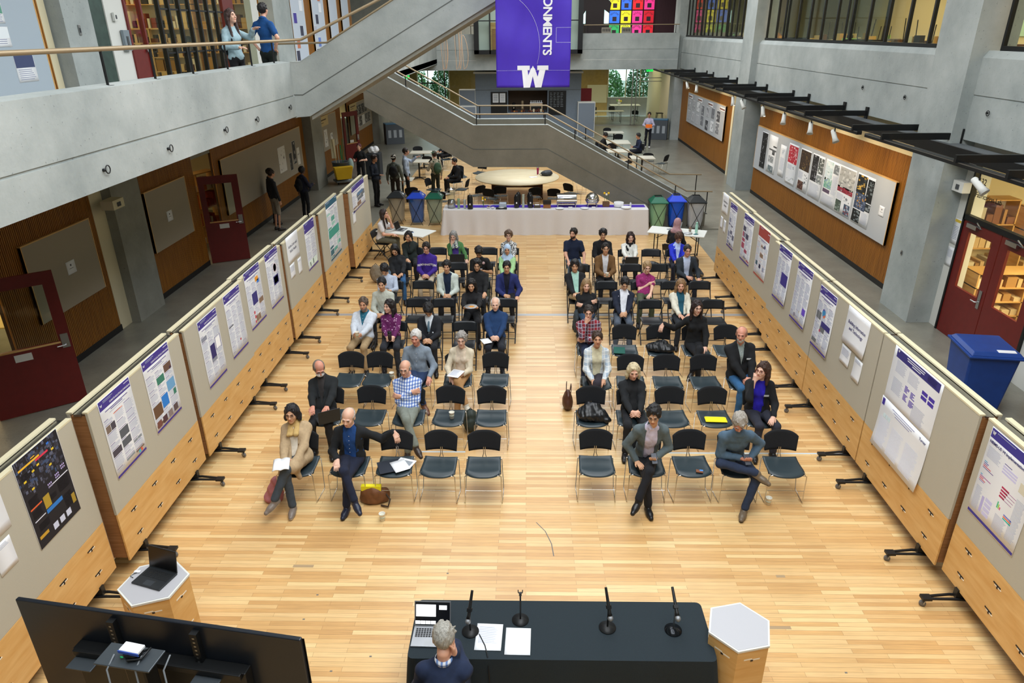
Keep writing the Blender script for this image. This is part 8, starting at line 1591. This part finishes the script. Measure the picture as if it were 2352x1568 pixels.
# ---- things held ----
def at(k,i,dx=0,dy=0,dz=0):
    x,y=row(k,i); a=hand[(k,i)]; return (x+(a[0]+a[3])/2+dx,y+(a[1]+a[4])/2+dy,(a[2]+a[5])/2+dz)
p_=at('L4',0); cup(p_[0],p_[1]-.01,p_[2]-.04,'white paper cup held by the person in the pale grey hoodie',.11,.04)
p_=at('L4',1); t=thing('travel_tumbler','dark ribbed tumbler held by the person in magenta','tumbler',(p_[0],p_[1]-.02,p_[2]-.03)); MB().lathe([(.03,0),(.038,.13),(.036,.15)],C('#3a3236',.4),16).build('body',t); MB().lathe([(.04,.15),(.038,.17),(.02,.172)],M_black,14).build('lid',t)
p_=at('R7',1); cup(p_[0],p_[1]-.01,p_[2]-.03,'white cup held by the person in the brown jacket',.09,.04)
p_=at('L5',3); t=thing('plate_of_food','white plate of orange food held by the person in black','plate',(p_[0],p_[1],p_[2]+.015)); MB().lathe([(.02,.002),(.09,.005),(.125,.018)],M_paper,20).build('plate',t); MB().ball((.02,-.02,.016),(.06,.045,.02),C('#d8902a'),10).build('food',t)
x,y=row('L1',0); t=thing('open_book','white open booklet on the lap of the person in the beige coat','book',(x-.07,y-.40,.715),.25); q=MB(); q.grid(lambda u,v:(-.10+.20*u,-.13+.26*v,.03*math.sin(PI*((u*2)%1 if u<1 else 1))*.5+.012),10,2,M_paper); q.build('pages',t,solid=.008)
x,y=row('L2',0); t_,X,l_=laptop('laptop','thin laptop on the knees of the masked person',x+.12,y-.34,.60,PI+.5,1.75,.31,.21)
x,y=row('L3',3); papersheet(x,y-.30,.715,-.35,'cream notepad on the lap of the person in the cream cardigan',.20,.27,1,True,5)
x,y=row('L4',4); papersheet(x-.16,y-.26,.62,.4,'folded white paper on the knee of the elderly person',.16,.22,1,False)
x,y=row('R6',0); papersheet(x+.02,y-.32,.66,.3,'white notebook on the lap of the person in the leather jacket',.18,.24,1,True,7)
x,y=row('L8',2); laptop('laptop','dark laptop on the knees of the grey-haired person in green',x+.03,y-.36,.60,PI,1.7,.33,.23)
x,y=row('R8',2); laptop('laptop','dark laptop on the knees of the person in the white knit top',x,y-.36,.60,PI,1.8,.31,.21)
for k,i,l in (('R1',1,'smartphone held by the person in the grey blazer'),('R1',3,'smartphone held by the person in the blue-grey sweater'),('L6',0,'phone held by the bowed person in light blue'),('L7',3,'phone held by the bowed person in the black T-shirt')):
    a=hand[(k,i)]; x,y=row(k,i)
    if (k,i)==('R1',1): c_=(x+a[3],y+a[4]-.01,a[5]+.02)
    else: c_=at(k,i,0,-.01,.01)
    t=thing('smartphone',l,'phone',c_,.1); X=Matrix.Rotation(.7,4,'X'); q=MB(); q.box(-.036,.036,-.07,.07,-.004,.004,C('#22252a',.3),X); q.build('body',t,bevel=.002); q=MB(); q.box(-.033,.033,-.066,.066,.004,.0045,C('#5a5f6a',.2),X); q.build('screen',t)
x,y=row('R5',0)
print('TIME people',_t.time()-_t0)

# coat over the speaker's chair and small extras
lump('grey_coat','grey and black coat hung on the chair left of the grey-haired speaker','coat',-1.03,3.95,.45,[((0,0,.16),(.09,.12,.18)),((.06,-.06,.30),(.06,.10,.10)),((.10,.02,.06),(.10,.12,.08))],mat('grey_coat_cloth','#3c4248',.8,0,.2,14),.010)
chair('s',-1.05,3.85,PI,'empty chair left of the speaker, with a grey coat on it','stacking chairs of the audience')
x,y=row('L1',1)
t=thing('eyeglasses','folded eyeglasses dangling from the hand resting on the front chair back','glasses',(x+.66,y-.02,.70)); q=MB(); q.tube([(.018*math.cos(a),0,.024*math.sin(a)) for a in [i*PI/6 for i in range(12)]],.002,C('#6a6f78',.3),5,True); q.tube([(.018*math.cos(a)+.03,.0,.024*math.sin(a)-.045) for a in [i*PI/6 for i in range(12)]],.002,C('#6a6f78',.3),5,True); q.tube([(.01,0,.02),(-.01,-.01,.09)],.002,C('#6a6f78',.3),5); q.build('frame',t)

for o in bpy.data.objects:
    if '_wr' in o: del o['_wr']
